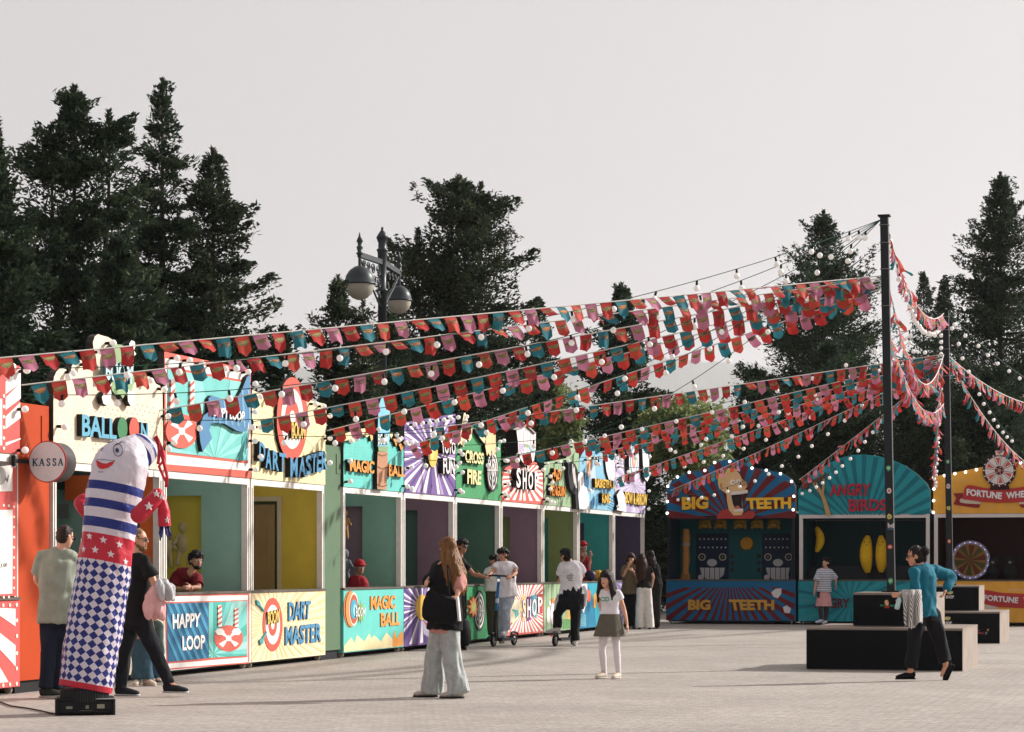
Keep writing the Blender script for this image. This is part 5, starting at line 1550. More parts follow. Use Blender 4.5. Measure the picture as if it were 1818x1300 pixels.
def light_string(A, B, sag, label, spacing=.75, start=.5, grp='light strings over the square', r=.0055):
    A, B = Vector(A), Vector(B)
    root = thing('string_lights', label, 'string lights', A, 0, grp)
    pts = curve_pts(A, B, sag, 30)
    c = MB(CABLE); c.tube(pts, r, 5); c.build('cable', root)
    inv = inv_of(root)
    L = (B - A).length
    for k in range(int((L - start) / spacing) + 1):
        t = (start + k * spacing) / L
        if t > .985: break
        p = A.lerp(B, t) - Vector((0, 0, sag * 4 * t * (1 - t)))
        o = link_mesh('bulb', BULB_HANG, root)
        o.matrix_local = inv @ Matrix.Translation(p) @ Matrix.Rotation(R(_frnd.uniform(-16, 16)), 4, 'X') @ Matrix.Rotation(R(_frnd.uniform(-16, 16)), 4, 'Y')
    return root

def rowpt(px, py, w=.03):
    return pix(px, py, ROW.Z(px) - .0)
def backpt(px, py):
    return pix(px, py, BACK.Z(px))
P1H = lambda py=492, dx=0: pix(1566 + dx, py, ZP1)
P2H = lambda py=630, dx=0: pix(1676 + dx, py, ZP2)
near = [((-60, 641), 490, .01, 'topmost bunting line, from the ticket booth end to the nearer pole'),
        ((38, 684), 494, .03, 'second bunting line from the top, starting at the ticket booth corner'),
        ((283, 729), 498, .01, 'third bunting line from the top, starting at the HAPPY LOOP sign left edge'),
        ((448, 749), 503, .08, 'fourth bunting line from the top, starting between HAPPY LOOP and DART MASTER'),
        ((580, 765), 507, .01, 'fifth bunting line, starting at the sage green wall beside DART MASTER'),
        ((718, 795), 512, .01, 'sixth and lowest bunting line to the nearer pole, starting at the MAGIC BALL sign corner')]
for (p, py, sag, lab) in near:
    bunting(rowpt(*p), P1H(py), sag, lab, wind=(18, 58) if p[0] < 100 else ((4, 34) if p[0] < 400 else (0, 24)), start=.2)
far = [((752, 763), 629, .01, 'topmost bunting line to the farther pole, starting over the TOTO FUN sign'),
       ((884, 817), 632, .03, 'bunting line to the farther pole starting at the CROSS FIRE sign corner'),
       ((1025, 796), 635, .10, 'bunting line to the farther pole starting at the plank tower of CRAZY PENGUIN'),
       ((1058, 804), 638, .15, 'bunting line to the farther pole starting over BASKETBALL KING'),
       ((1087, 851), 641, .04, 'bunting line to the farther pole starting over the ringed target of the lavender stall')]
for (p, py, sag, lab) in far:
    bunting(rowpt(*p), P2H(py), sag, lab, wind=(-4, 22), start=.3)
bunting(backpt(1190, 871), P2H(644), .06, 'bunting line from the left top corner of BIG TEETH to the farther pole', wind=(0, 24), start=.3)
bunting(backpt(1419, 852), P2H(650), .02, 'bunting line from the gap left of ANGRY BIRDS to the farther pole', wind=(0, 24), start=.3, spacing=.24)
bunting(backpt(1657, 850), pix(1673, 640, ZP2), .05, 'steep bunting line dropping from the farther pole to the left corner of the yellow stall', wind=(0, 20), start=.2, spacing=.22)
bunting(pix(1578, 418, ZP1), P2H(556), .50, 'bunting line between the two pole tops', wind=(0, 20), start=.3, spacing=.22)
bunting(pix(1578, 506, ZP1), P2H(628), .95, 'dense sagging bunting line between the poles at bunting height', wind=(0, 16), start=.3, spacing=.17)
bunting(pix(1580, 596, ZP1), P2H(716), .55, 'lowest sagging bunting line between the two poles', wind=(0, 16), start=.2, spacing=.17)
bunting(pix(1684, 632, ZP2), pix(1870, 722, ZP2 + 9), .25, 'bunting line running right and away from the farther pole', wind=(0, 24), start=.3)
bunting(pix(1684, 636, ZP2), pix(1850, 838, BACK.Z(1850)), .35, 'bunting line dropping right from the farther pole to the yellow stall', wind=(0, 24), start=.3, spacing=.24)

T1 = lambda: pix(1564, 390, ZP1)
T2 = lambda: pix(1674, 556, ZP2)
lights = [((-60, 655), T1(), .55, 'light string from the nearer pole top to the ticket booth end'),
          ((38, 700), T1(), .70, 'light string from the nearer pole top to the ticket booth corner'),
          ((288, 745), T1(), .80, 'light string from the nearer pole top to the HAPPY LOOP sign'),
          ((448, 770), T1(), .95, 'light string from the nearer pole top to the DART MASTER sign'),
          ((584, 762), T1(), 1.0, 'light string from the nearer pole top to the sage green wall'),
          ((716, 812), T1(), 1.1, 'light string from the nearer pole top to the TOTO FUN sign'),
          ((770, 792), T2(), .60, 'light string from the farther pole top to the TOTO FUN sign'),
          ((890, 826), T2(), .75, 'light string from the farther pole top to the SHOP sign'),
          ((1027, 812), T2(), .70, 'light string from the farther pole top to the CRAZY PENGUIN sign'),
          ((1092, 830), T2(), .80, 'light string from the farther pole top to the lavender stall')]
for (p, e, sag, lab) in lights:
    light_string(rowpt(*p), e, sag, lab, spacing=.72, start=.5)
light_string(backpt(1190, 880), T2(), .9, 'light string from the farther pole top to BIG TEETH', spacing=.8)
light_string(backpt(1417, 872), T2(), .6, 'light string from the farther pole top to ANGRY BIRDS', spacing=.7)
light_string(backpt(1659, 865), T2(), .1, 'steep light string from the farther pole top to the yellow stall corner', spacing=.35)
light_string(pix(1573, 392, ZP1), pix(1677, 560, ZP2), .75, 'light string between the two pole tops', spacing=.42)
light_string(pix(1684, 556, ZP2), pix(1880, 706, ZP2 + 9), .15, 'light string running right and away from the farther pole top', spacing=.9)
light_string(pix(1684, 557, ZP2), pix(1800, 780, BACK.Z(1800)), .35, 'light string dropping right from the farther pole top to the yellow stall', spacing=.9)

# ---------------------------------------------------------------- street lamp
def street_lamp():
    Z = 48.0
    s = Z / F
    wx = lambda x, y: (600 + x / 6.5, 380 + y / 6.5)
    top = pix(*wx(512, 150), Z)
    base = Vector((top.x, Z, 0))
    r = thing('street_lamp', 'ornate dark grey street lamp with two hanging globe lanterns before the tree', 'street lamp', base, 0)
    G = M((56, 61, 64), .40, .08, 4, metal=.2); GD = M((44, 48, 50), .4, .08, 4, metal=.2)
    def zc(y): return pix(0, 380 + y / 6.5, Z).z
    px = s / 6.5
    b = MB(G)
    prof = [(.26, 0), (.26, .5), (.17, .6), (.15, 1.4), (.11, 1.5), (.085, zc(900)), (.11, zc(895)), (.11, zc(870)), (44 * px, zc(860)), (46 * px, zc(600)), (52 * px, zc(560)), (55 * px, zc(440)), (66 * px, zc(425)), (66 * px, zc(410)), (46 * px, zc(395)), (50 * px, zc(360)), (44 * px, zc(345)), (58 * px, zc(310)), (64 * px, zc(285)), (72 * px, zc(280)), (50 * px, zc(235)), (30 * px, zc(205)), (14 * px, zc(185)), (18 * px, zc(165)), (8 * px, zc(150)), (.002, zc(148))]
    b.lathe(base, prof, 18); b.build('post', r)
    # arm runs down to the right in the picture: it points away from the viewer on the right
    ax = Vector((1, -1.05, 0)).normalized()
    ax = Vector((.62, -.78, 0))
    for sgn, (lx, lampy, rr0) in ((-1, (245, 598, 178)), (1, (708, 826, 148))):
        # depth so that the arm is level: pick the point on the arm axis under that pixel column
        X = pix(*wx(lx, 0), Z).x - base.x
        armz = zc(560)
        hub = Vector((base.x, base.y, armz))
        yy = -sgn * 1.0
        pxz = 470 if sgn < 0 else 680
        # level arm: solve depth from the pixel of its end
        e_py = 380 + pxz / 6.5
        Ze = (armz - CAMH) * F / (HY - e_py)
        end = pix(*wx(lx, pxz), Ze)
        d = (end - hub); d.z = 0; Ln = d.length; d.normalize()
        pl = Plane((hub.x, hub.y, 0), d, Vector((d.y, -d.x, 0)))
        a = MB(G); a.box(pl, .03, Ln, armz - .05, armz + .05, -.04, .04); a.build('arm', r)
        # filigree bracket: scrolls in a triangle under the arm
        f = MB(GD)
        f.tube([pl.pt(Ln * .93, armz - .10), pl.pt(Ln * .6, armz - .42), pl.pt(.12, armz - .88)], .022, 6)
        for (cu, cv, rr_) in ((.16, -.20, .12), (.40, -.19, .11), (.60, -.17, .09), (.78, -.14, .07), (.14, -.44, .11), (.34, -.40, .09), (.12, -.66, .08)):
            cu *= Ln
            f.tube([pl.pt(cu + rr_ * (1 - k / 26) * math.cos(k * .5), armz + cv + rr_ * (1 - k / 26) * math.sin(k * .5)) for k in range(24)], .014, 5)
        f.build('scroll_bracket', r)
        e = Vector((hub.x, hub.y, 0)) + d * (Ln - .03)
        fin = MB(G); fin.lathe(e + Vector((0, 0, armz)), [(a_ * .8, b_ * .62) for a_, b_ in [(.05, -.08), (.05, .0), (.085, .02), (.085, .07), (.05, .09), (.08, .22), (.08, .26), (.05, .28), (.055, .38), (.085, .42), (.03, .58), (.018, .66), (.002, .72)]], 12); fin.build('finial', r)
        k = Ze / F
        rad = rr0 * k / 6.5
        cz = zc(0)
        tip = pix(*wx(lx, lampy), e.y).z
        rod = MB(G); rod.tube([e + Vector((0, 0, armz - .05)), e + Vector((0, 0, tip - .04))], .03, 8); rod.build('hanger', r)
        c = Vector((e.x, e.y, tip - rad * 1.13))
        cap = MB(G); pr = [(.04, rad * 1.13), (rad * .35, rad * 1.06), (rad * .68, rad * .82), (rad * .9, rad * .46), (rad * .985, rad * .05), (rad * 1.05, rad * .02), (rad * 1.05, -rad * .08), (rad * .97, -rad * .1)]
        cap.lathe(c, pr, 26); lant = cap.build('lantern', r)
        g = MB(M((172, 166, 154), .25, .10, 3)); g.lathe(c, [(rad * .95, -rad * .1), (rad * .92, -rad * .35), (rad * .78, -rad * .68), (rad * .5, -rad * .95), (rad * .2, -rad * 1.08), (.01, -rad * 1.1)], 26); g.build('glass_bowl', lant)
street_lamp()

# ---------------------------------------------------------------- trees
def leaf_mat(dark, light, trans=.12):
    m = bpy.data.materials.new('foliage'); m.use_nodes = True
    n, l = m.node_tree.nodes, m.node_tree.links
    p = n['Principled BSDF']; p.inputs['Roughness'].default_value = .7; p.inputs['Specular IOR Level'].default_value = .06
    at = n.new('ShaderNodeAttribute'); at.attribute_name = 'tint'; at.attribute_type = 'GEOMETRY'
    mx = n.new('ShaderNodeMix'); mx.data_type = 'RGBA'
    mx.inputs[6].default_value = (*dark, 1); mx.inputs[7].default_value = (*light, 1)
    l.new(at.outputs['Fac'], mx.inputs[0]); l.new(mx.outputs[2], p.inputs['Base Color'])
    tr = n.new('ShaderNodeBsdfTranslucent'); l.new(mx.outputs[2], tr.inputs['Color'])
    ms = n.new('ShaderNodeMixShader'); ms.inputs[0].default_value = trans
    l.new(p.outputs[0], ms.inputs[1]); l.new(tr.outputs[0], ms.inputs[2]); l.new(ms.outputs[0], n['Material Output'].inputs['Surface'])
    return m
CON = leaf_mat((.014, .028, .020), (.080, .108, .054), .22)
CON2 = leaf_mat((.016, .029, .020), (.098, .118, .060), .22)
DEC = leaf_mat((.100, .140, .050), (.29, .33, .14), .45)
DEC2 = leaf_mat((.03, .05, .02), (.10, .13, .05), .25)
BARK = M((66, 54, 46), .9, .2, 8, bump=.6, bscale=20)

def leaves(name, C, D, ln, wd, tint, mat_, parent, origin, rng):
    """diamond leaf sprigs: centres C, directions D (unit), lengths, widths"""
    n = len(C)
    rnd_ = rng.normal(size=(n, 3))
    S_ = np.cross(D, rnd_); S_ /= np.linalg.norm(S_, axis=1)[:, None] + 1e-9
    base = C - D * (ln / 2)[:, None]
    tip = C + D * (ln / 2)[:, None]
    mid = C - D * (ln * .08)[:, None]
    V = np.stack([base, mid + S_ * (wd / 2)[:, None], tip, mid - S_ * (wd / 2)[:, None]], 1).reshape(-1, 3) - np.array(origin)
    me = bpy.data.meshes.new(name)
    me.vertices.add(4 * n); me.vertices.foreach_set('co', V.ravel())
    me.loops.add(4 * n); me.loops.foreach_set('vertex_index', np.arange(4 * n))
    me.polygons.add(n); me.polygons.foreach_set('loop_start', np.arange(n) * 4)
    me.polygons.foreach_set('loop_total', np.full(n, 4))
    a = me.attributes.new('tint', 'FLOAT', 'FACE'); a.data.foreach_set('value', tint.astype(np.float32))
    me.materials.append(mat_)
    me.update(calc_edges=True)
    return link_mesh(name, me, parent)

def conifer(label, px, py, Z, prof, seed, n=30000, nb=150, gap=.0, name='conifer_tree', mat_=CON, leaders=((0, 1.0),), lean=0.0, up=.35, lsize=1.0, clump=1.0, core=.26):
    """prof: (height fraction from the top, crown radius in photo pixels) ; leaders: sideways offset px, height fraction"""
    rng = np.random.default_rng(seed)
    top = pix(px, py, Z)
    h = top.z
    k = Z / F
    base = Vector((top.x - lean, Z, 0))
    r = thing(name, label, 'tree', base, 0, 'trees behind the stalls')
    ts = np.array([p[0] for p in prof]); rs = np.array([p[1] * k for p in prof])
    tr = MB(BARK)
    lead = [(o * k, f * h) for o, f in leaders]; n = int(n * 2.3)
    for o, hh in lead:
        tr.tube([base + Vector((o * min(1, z * 1.2) + lean * z, 0, hh * z)) for z in np.linspace(0, .98, 12)], [max(.012, (.012 * h + .05) * (1 - z * .97)) for z in np.linspace(0, .98, 12)], 8)
    C, D, T = [], [], []
    L_all = []
    for i in range(nb):
        t = rng.uniform(0, 1) ** .8               # 0 at the top
        z = h * (1 - t * .93)
        L_all.append((t, z))
    wts = np.array([(np.interp(t, ts, rs) + .12) ** 1.5 for t, z in L_all]); wts /= wts.sum()
    for (t, z), w in zip(L_all, wts):
        o, hh = lead[rng.integers(len(lead))]
        if z > hh * .97: o, hh = lead[0]
        R0 = np.interp(t, ts, rs)
        L = R0 * rng.choice([rng.uniform(.45, .8), rng.uniform(.85, 1.18)]) + .10
        az = rng.uniform(0, 2 * math.pi)
        el = up * (1 - t) ** 2 * 1.3 + rng.uniform(-.22, .16) - .10 * t
        d = np.array([math.cos(az) * math.cos(el), math.sin(az) * math.cos(el), math.sin(el)])
        b0 = np.array([base.x + o * min(1, z / hh * 1.2) + lean * (z / h), base.y, z])
        m = int(n * w) + 6
        s = rng.uniform(.08, 1, m) ** .75
        droop = -.30 * L * s * (1 - s) * 2 + .10 * L * s ** 3
        ctr = b0 + d * (L * s)[:, None]
        ctr[:, 2] += droop
        wid = (.10 + .26 * L * np.sin(np.pi * np.clip(s * .85 + .12, 0, 1))) * clump
        off = rng.normal(size=(m, 3)) * wid[:, None] * .5
        off[:, 2] *= .42
        # bunch into twigs
        nt = max(4, m // 44)
        tw = rng.integers(0, nt, m)
        tc = rng.normal(size=(nt, 3)) * .45; tc[:, 2] *= .38
        off = off * .55 + tc[tw] * wid[:, None] * 1.1
        C.append(ctr + off)
        dd = d * .8 + rng.normal(size=(m, 3)) * .55 + np.array([0, 0, .22])
        dd += off / (np.linalg.norm(off, axis=1)[:, None] + .05) * .5
        D.append(dd / np.linalg.norm(dd, axis=1)[:, None])
        tt = np.clip(rng.normal(.38, .22, m) + (rng.uniform(-.25, .25)), 0, 1)
        T.append(tt)
        if L > .5:
            e = b0 + d * L * .9
            tr.tube([Vector(b0), Vector(b0 + d * L * .5) + Vector((0, 0, -.08 * L)), Vector(e)], [.02 + .018 * L, .012 + .008 * L, .006], 5, cap=False)
    # pointed leading shoots
    for o, hh in lead:
        m3 = int(170 + h * 11); zz = rng.uniform(0, 1, m3); rr3 = .03 + .26 * zz + .16 * np.abs(np.sin(zz * 13)) * zz; a3 = rng.uniform(0, 2 * math.pi, m3)
        C.append(np.stack([base.x + o + lean + rr3 * np.cos(a3) * rng.uniform(.3, 1, m3), base.y + rr3 * np.sin(a3), hh + .10 - zz * 1.2], 1))
        d3 = np.stack([np.cos(a3) * .7, np.sin(a3) * .7, np.full(m3, .8)], 1) + rng.normal(size=(m3, 3)) * .25; D.append(d3 / np.linalg.norm(d3, axis=1)[:, None]); T.append(np.clip(rng.normal(.4, .2, m3), 0, 1))
    # inner tufts round the stem, and tufts at the branch ends
    m2 = int(n * core)
    t = rng.uniform(.01, 1, m2); z = h * (1 - t * .95); R0 = np.interp(t, ts, rs)
    oi = rng.integers(len(lead), size=m2)
    ox = np.array([l_[0] for l_ in lead])[oi]; hh_ = np.array([l_[1] for l_ in lead])[oi]
    bad = z > hh_ * .98
    ox[bad] = lead[0][0]; hh_[bad] = lead[0][1]
    az = rng.uniform(0, 2 * math.pi, m2); rr = R0 * (rng.uniform(0, 1, m2) ** .6) * .62 + .06
    bump = .5 + .5 * np.sin(az * 3 + z * 2.1 + seed) * np.sin(z * 3.7 + az)
    keep = rng.uniform(0, 1, m2) < .35 + .65 * bump
    cx_ = np.stack([base.x + ox * np.minimum(1, z / hh_ * 1.2) + lean * (z / h) + rr * np.cos(az), base.y + rr * np.sin(az), z + rng.normal(0, .05, m2)], 1)[keep]
    C.append(cx_)
    dd = np.stack([np.cos(az), np.sin(az), np.full(m2, .45)], 1)[keep] + rng.normal(size=(len(cx_), 3)) * .6
    D.append(dd / np.linalg.norm(dd, axis=1)[:, None]); T.append(np.clip(rng.normal(.30, .2, len(cx_)), 0, 1))
    C, D, T = np.concatenate(C), np.concatenate(D), np.concatenate(T)
    C[:, 2] = np.maximum(C[:, 2], .05)
    m = len(C)
    ln = rng.uniform(.08, .20, m) * lsize; wd = rng.uniform(.034, .070, m) * lsize
    tr.build('trunk', r)
    leaves('crown', C, D, ln, wd, T, mat_, r, base, rng)
    return r

conifer('dark conifer at the left edge, cut off by the picture edge', -18, 196, 44, [(0, 10), (.15, 45), (.4, 105), (.6, 150), (1, 175)], 1, 34000, 190)
conifer('broad dark conifer with two leaders, second from the left', 132, 160, 50, [(0, 14), (.06, 40), (.14, 72), (.25, 92), (.33, 98), (.45, 130), (.7, 150), (1, 165)], 2, 46000, 210, leaders=((0, 1), (62, .955), (-40, .93)))
conifer('tall slim conifer with a ragged see-through crown and bare trunk', 288, 147, 53, [(0, 16), (.05, 26), (.1, 48), (.16, 40), (.3, 62), (.45, 78), (.6, 100), (1, 120)], 3, 26000, 150, lsize=.9, clump=1.0, core=.16, up=.2)
conifer('shorter open conifer right of the slim ragged one', 378, 270, 54, [(0, 14), (.06, 40), (.14, 62), (.28, 84), (.45, 108), (.6, 118), (1, 130)], 4, 30000, 170, mat_=CON2, clump=1.0, core=.22, up=.2)
conifer('dark young conifer low between the cream and ring toss signs', 210, 420, 46, [(0, 10), (.2, 70), (.5, 120), (1, 140)], 14, 20000, 110)
conifer('low young conifer right of the HAPPY LOOP sign', 500, 588, 47, [(0, 6), (.2, 40), (.5, 70), (1, 80)], 5, 9000, 70)
conifer('feathery young conifer partly covering the lamp lantern', 600, 498, 45.5, [(0, 10), (.1, 34), (.25, 54), (.5, 90), (1, 110)], 6, 17000, 110, mat_=CON2, lsize=.8, leaders=((0, 1), (45, .93)))
conifer('big broad conifer with twin tops right of the street lamp', 812, 318, 64, [(0, 26), (.05, 62), (.12, 88), (.2, 106), (.27, 112), (.4, 120), (.6, 150), (1, 170)], 7, 52000, 230, mat_=CON2, leaders=((0, 1), (42, .985), (-70, .88)), up=.2, core=.42)
conifer('dark conifer behind the MAGIC BALL and TOTO FUN signs', 690, 560, 55, [(0, 16), (.2, 80), (.5, 130), (1, 150)], 15, 22000, 120)
conifer('small spiky conifer behind the gap right of the big broad one', 958, 535, 72, [(0, 8), (.2, 30), (.5, 52), (1, 70)], 8, 9000, 80)
conifer('dark conifer in the middle with bunting across its top', 1104, 508, 74, [(0, 10), (.08, 34), (.2, 62), (.35, 82), (.6, 104), (1, 125)], 9, 30000, 160)
conifer('large dark conifer left of the nearer pole', 1462, 378, 84, [(0, 8), (.05, 40), (.12, 66), (.25, 108), (.4, 150), (.6, 165), (1, 190)], 10, 46000, 210)
conifer('low dark spreading conifer in front of the hazy hill', 1342, 652, 80, [(0, 12), (.1, 40), (.3, 46), (.6, 50), (1, 60)], 11, 12000, 90, up=.15)
conifer('tall dark conifer at the right edge', 1776, 312, 80, [(0, 10), (.06, 34), (.14, 58), (.28, 82), (.4, 120), (.6, 150), (1, 185)], 12, 44000, 200)
conifer('small far conifer right of the nearer pole', 1640, 487, 98, [(0, 6), (.15, 34), (.4, 60), (1, 90)], 13, 14000, 100)
conifer('small pointed far conifer behind the farther pole', 1676, 494, 94, [(0, 5), (.1, 20), (.3, 44), (.6, 80), (1, 100)], 16, 16000, 100)
conifer('dark conifer close behind the BIG TEETH stall', 1352, 690, 70, [(0, 14), (.2, 46), (.4, 62), (.6, 110), (1, 150)], 17, 20000, 120)
conifer('dark conifer close behind the ANGRY BIRDS stall', 1470, 610, 72, [(0, 12), (.2, 90), (.5, 150), (1, 170)], 18, 30000, 140)
conifer('dark conifer close behind the gap between the poles', 1630, 640, 71, [(0, 12), (.2, 80), (.5, 140), (1, 160)], 19, 26000, 140)
conifer('dark conifer close behind the yellow stall', 1765, 655, 70, [(0, 14), (.2, 90), (.5, 140), (1, 160)], 20, 26000, 140)
conifer('dark conifer behind the SHOP and CRAZY PENGUIN signs', 925, 660, 66, [(0, 14), (.2, 70), (.5, 110), (1, 130)], 21, 20000, 110)

def broadleaf(label, px, py, Z, rx, ry, seed, n=9000, mat_=DEC, trunk_px=None):
    rng = np.random.default_rng(seed)
    k = Z / F
    c = pix(px, py, Z)
    base = Vector((c.x, Z, 0))
    r = thing('broadleaf_tree', label, 'tree', base, 0, 'pale green broadleaf trees')
    tr = MB(BARK)
    cen = np.array(c)
    Rx, Rz = rx * k, ry * k
    tr.tube([base, base + Vector((.05, 0, c.z * .5)), Vector(c)], [.14, .10, .05], 8)
    C, D, T = [], [], []
    nc = 46
    for i in range(nc):
        v = rng.normal(size=3); v /= np.linalg.norm(v)
        q = cen + v * np.array([Rx, Rx, Rz]) * rng.uniform(.35, 1.0)
        tr.tube([Vector(c) - Vector((0, 0, Rz * .6)), (Vector(c) + Vector(q)) / 2 + Vector((0, 0, -.1)), Vector(q)], [.04, .025, .008], 5, cap=False)
        m = n // nc
        s = rng.uniform(.14, .30) * Rx
        C.append(q + rng.normal(size=(m, 3)) * s * np.array([1, 1, .7]))
        d = rng.normal(size=(m, 3)) + v * .5
        D.append(d / np.linalg.norm(d, axis=1)[:, None])
        T.append(np.clip(rng.normal(.5, .22, m) + rng.uniform(-.2, .2), 0, 1))
    C, D, T = np.concatenate(C), np.concatenate(D), np.concatenate(T)
    tr.build('trunk', r)
    m = len(C)
    leaves('crown', C, D, rng.uniform(.10, .19, m), rng.uniform(.07, .12, m), T, mat_, r, base, rng)
broadleaf('pale green broadleaf tree in front of the hazy hill', 1220, 775, 66, 75, 75, 31, 15000)
broadleaf('thin pale green tree behind the house cut-out of the SHOP sign', 1000, 770, 62, 34, 48, 32, 3600)
broadleaf('small pale green tree seen through the gap between the two rows', 1165, 955, 75, 34, 55, 33, 7000)
broadleaf('wispy pale green tree behind the sixth bunting line', 975, 700, 78, 36, 30, 34, 2600)

# clipped undergrowth far behind, reading as one mass
rng = np.random.default_rng(77)
n = 60000
X = rng.uniform(-26, 44, n); Yy = 86 + rng.uniform(0, 10, n) + 3 * np.sin(X * .4)
hgt = 2.6 + 1.1 * np.sin(X * .7) + .7 * np.sin(X * 1.9 + 1)
Zz = rng.uniform(0, 1, n) ** .7 * hgt
Cc = np.stack([X, Yy, Zz], 1); Dd = rng.normal(size=(n, 3)); Dd /= np.linalg.norm(Dd, axis=1)[:, None]
o = leaves('shrubbery', Cc, Dd, rng.uniform(.25, .5, n), rng.uniform(.12, .22, n), np.clip(rng.normal(.4, .25, n), 0, 1), DEC2, None, (0, 0, 0), rng)
tag(o, 'dark green undergrowth massed behind the trees', 'shrubs', kind='stuff')

# ---------------------------------------------------------------- people
UP = Vector((0, 0, 1))
def SKIN(r=206, g=158, b=128): return M((r, g, b), .5, .06, 8, spec=.3)
def CLOTH(r, g, b, var=.10): return M((r, g, b), .85, var, 9, bump=.25, bscale=90, spec=.2)
def DENIM(r, g, b): return M((r, g, b), .85, .16, 14, bump=.35, bscale=110, spec=.2)
def HAIR(r, g, b): return M((int(r * .85), int(g * .85), int(b * .85)), .55, .38, 30, bump=.7, bscale=45, stretch=(1, 1, .10), spec=.22)

def etube(mb, cs, a, b, side, n=18):
    """closed elliptical tube through centres with half-widths a (side) and b (across)"""
    verts, faces = [], []
    N = len(cs)
    for i in range(N):
        t = (cs[min(i + 1, N - 1)] - cs[max(i - 1, 0)]).normalized()
        sd = side[i] if isinstance(side, list) else side
        s_ = (sd - t * sd.dot(t)).normalized(); f_ = t.cross(s_)
        for k in range(n):
            th = 2 * math.pi * k / n
            verts.append(cs[i] + s_ * (a[i] * math.cos(th)) + f_ * (b[i] * math.sin(th)))
    for i in range(N - 1):
        for k in range(n):
            k2 = (k + 1) % n
            faces.append((i * n + k, i * n + k2, (i + 1) * n + k2, (i + 1) * n + k))
    faces.append(tuple(range(n - 1, -1, -1))); faces.append(tuple(range((N - 1) * n, N * n)))
    mb.add(verts, faces, True)

def limb(mb, pts, rad, n=12):
    """rounded tapering limb through joints (smoothed), with ball ends"""
    P_, R_ = [], []
    m = len(pts)
    for i in range(m - 1):
        p0, p1, p2, p3 = pts[max(i - 1, 0)], pts[i], pts[i + 1], pts[min(i + 2, m - 1)]
        for k in range(5):
            t = k / 5
            lin = p1.lerp(p2, t)
            cat = .5 * ((2 * p1) + (p2 - p0) * t + (2 * p0 - 5 * p1 + 4 * p2 - p3) * t * t + (3 * p1 - p0 - 3 * p2 + p3) * t ** 3)
            P_.append(lin.lerp(cat, .6)); R_.append(rad[i] + (rad[i + 1] - rad[i]) * t)
    P_.append(pts[-1]); R_.append(rad[-1])
    mb.tube(P_, R_, n)
    mb.ell(pts[0], rad[0], rad[0], rad[0], seg=12, rings=8)
    mb.ell(pts[-1], rad[-1], rad[-1], rad[-1], seg=12, rings=8)

def fuse(mb, name, parent, vox=.012, smooth=3, fold=0.0, fscale=(7, 7, 3), mat_=None, seed=0, top_tag=None):
    """one continuous surface from overlapping shapes"""
    tmp_me = mb.mesh('tmp')
    tmp = bpy.data.objects.new('tmp', tmp_me); COL.objects.link(tmp)
    r = tmp.modifiers.new('r', 'REMESH'); r.mode = 'VOXEL'; r.voxel_size = vox; r.use_smooth_shade = True
    if smooth:
        s_ = tmp.modifiers.new('s', 'SMOOTH'); s_.factor = .5; s_.iterations = smooth
    dg = bpy.context.evaluated_depsgraph_get(); dg.update()
    me = bpy.data.meshes.new_from_object(tmp.evaluated_get(dg))
    bpy.data.objects.remove(tmp); bpy.data.meshes.remove(tmp_me)
    me.materials.clear(); me.materials.append(mat_ or mb.mats[0])
    inv = inv_of(parent) if parent is not None else (top_tag.inverted() if top_tag is not None else Matrix())
    n = len(me.vertices)
    co = np.empty(n * 3); me.vertices.foreach_get('co', co); co = co.reshape(-1, 3)
    if fold > 0:
        nr = np.empty(n * 3); me.vertices.foreach_get('normal', nr); nr = nr.reshape(-1, 3)
        d = np.empty(n)
        for i in range(n):
            v = Vector((co[i][0] * fscale[0] + seed, co[i][1] * fscale[1], co[i][2] * fscale[2]))
            a_ = noise.noise(v); b_ = noise.noise(v * 2.3 + Vector((5, 1, 2)))
            d[i] = (1 - 2 * abs(a_)) * .7 - .35 + .45 * b_
        co = co + nr * (d * fold * (1.4 if fold > .0105 else 1))[:, None]
    M4 = np.array(inv)
    co = co @ M4[:3, :3].T + M4[:3, 3]
    me.vertices.foreach_set('co', co.ravel())
    me.polygons.foreach_set('material_index', np.zeros(len(me.polygons), dtype=np.int32))
    me.polygons.foreach_set('use_smooth', np.ones(len(me.polygons), dtype=bool))
    me.update()
    me.name = name
    return link_mesh(name, me, parent)

def frame(f):
    f = Vector(f).normalized()
    r = f.cross(UP).normalized()
    return f, r, r.cross(f).normalized()

def hand(mb, wr, d, palm, s, curl=.5, thumb=1):
    """palm, four unequal bent fingers and a thumb leaving the side of the palm"""
    d = d.normalized(); palm = (palm - d * palm.dot(d)).normalized(); ac = d.cross(palm) * thumb
    mb.ell(wr + d * .045 * s, .040 * s, .050 * s, .018 * s, ac, d, palm, 12, 8)
    for o, L in ((.028, .058), (.010, .072), (-.010, .068), (-.028, .050)):
        p = wr + d * .082 * s + ac * o * s
        pts, ang = [p], curl * .5
        for k in range(3):
            seg = L * s / 3
            p = p + (d * math.cos(ang) + palm * math.sin(ang)) * seg
            pts.append(p); ang += curl
        mb.tube(pts, [.0098 * s, .0095 * s, .009 * s, .0075 * s], 8); mb.ell(pts[-1], .0075 * s, .0075 * s, .0075 * s, seg=8, rings=6)
    p = wr + d * .025 * s + ac * .034 * s
    pts = [p, p + (ac * .028 + d * .022 + palm * .008) * s, p + (ac * .034 + d * .055 + palm * .02) * s]
    mb.tube(pts, [.012 * s, .011 * s, .0085 * s], 8); mb.ell(pts[-1], .0085 * s, .0085 * s, .0085 * s, seg=8, rings=6)

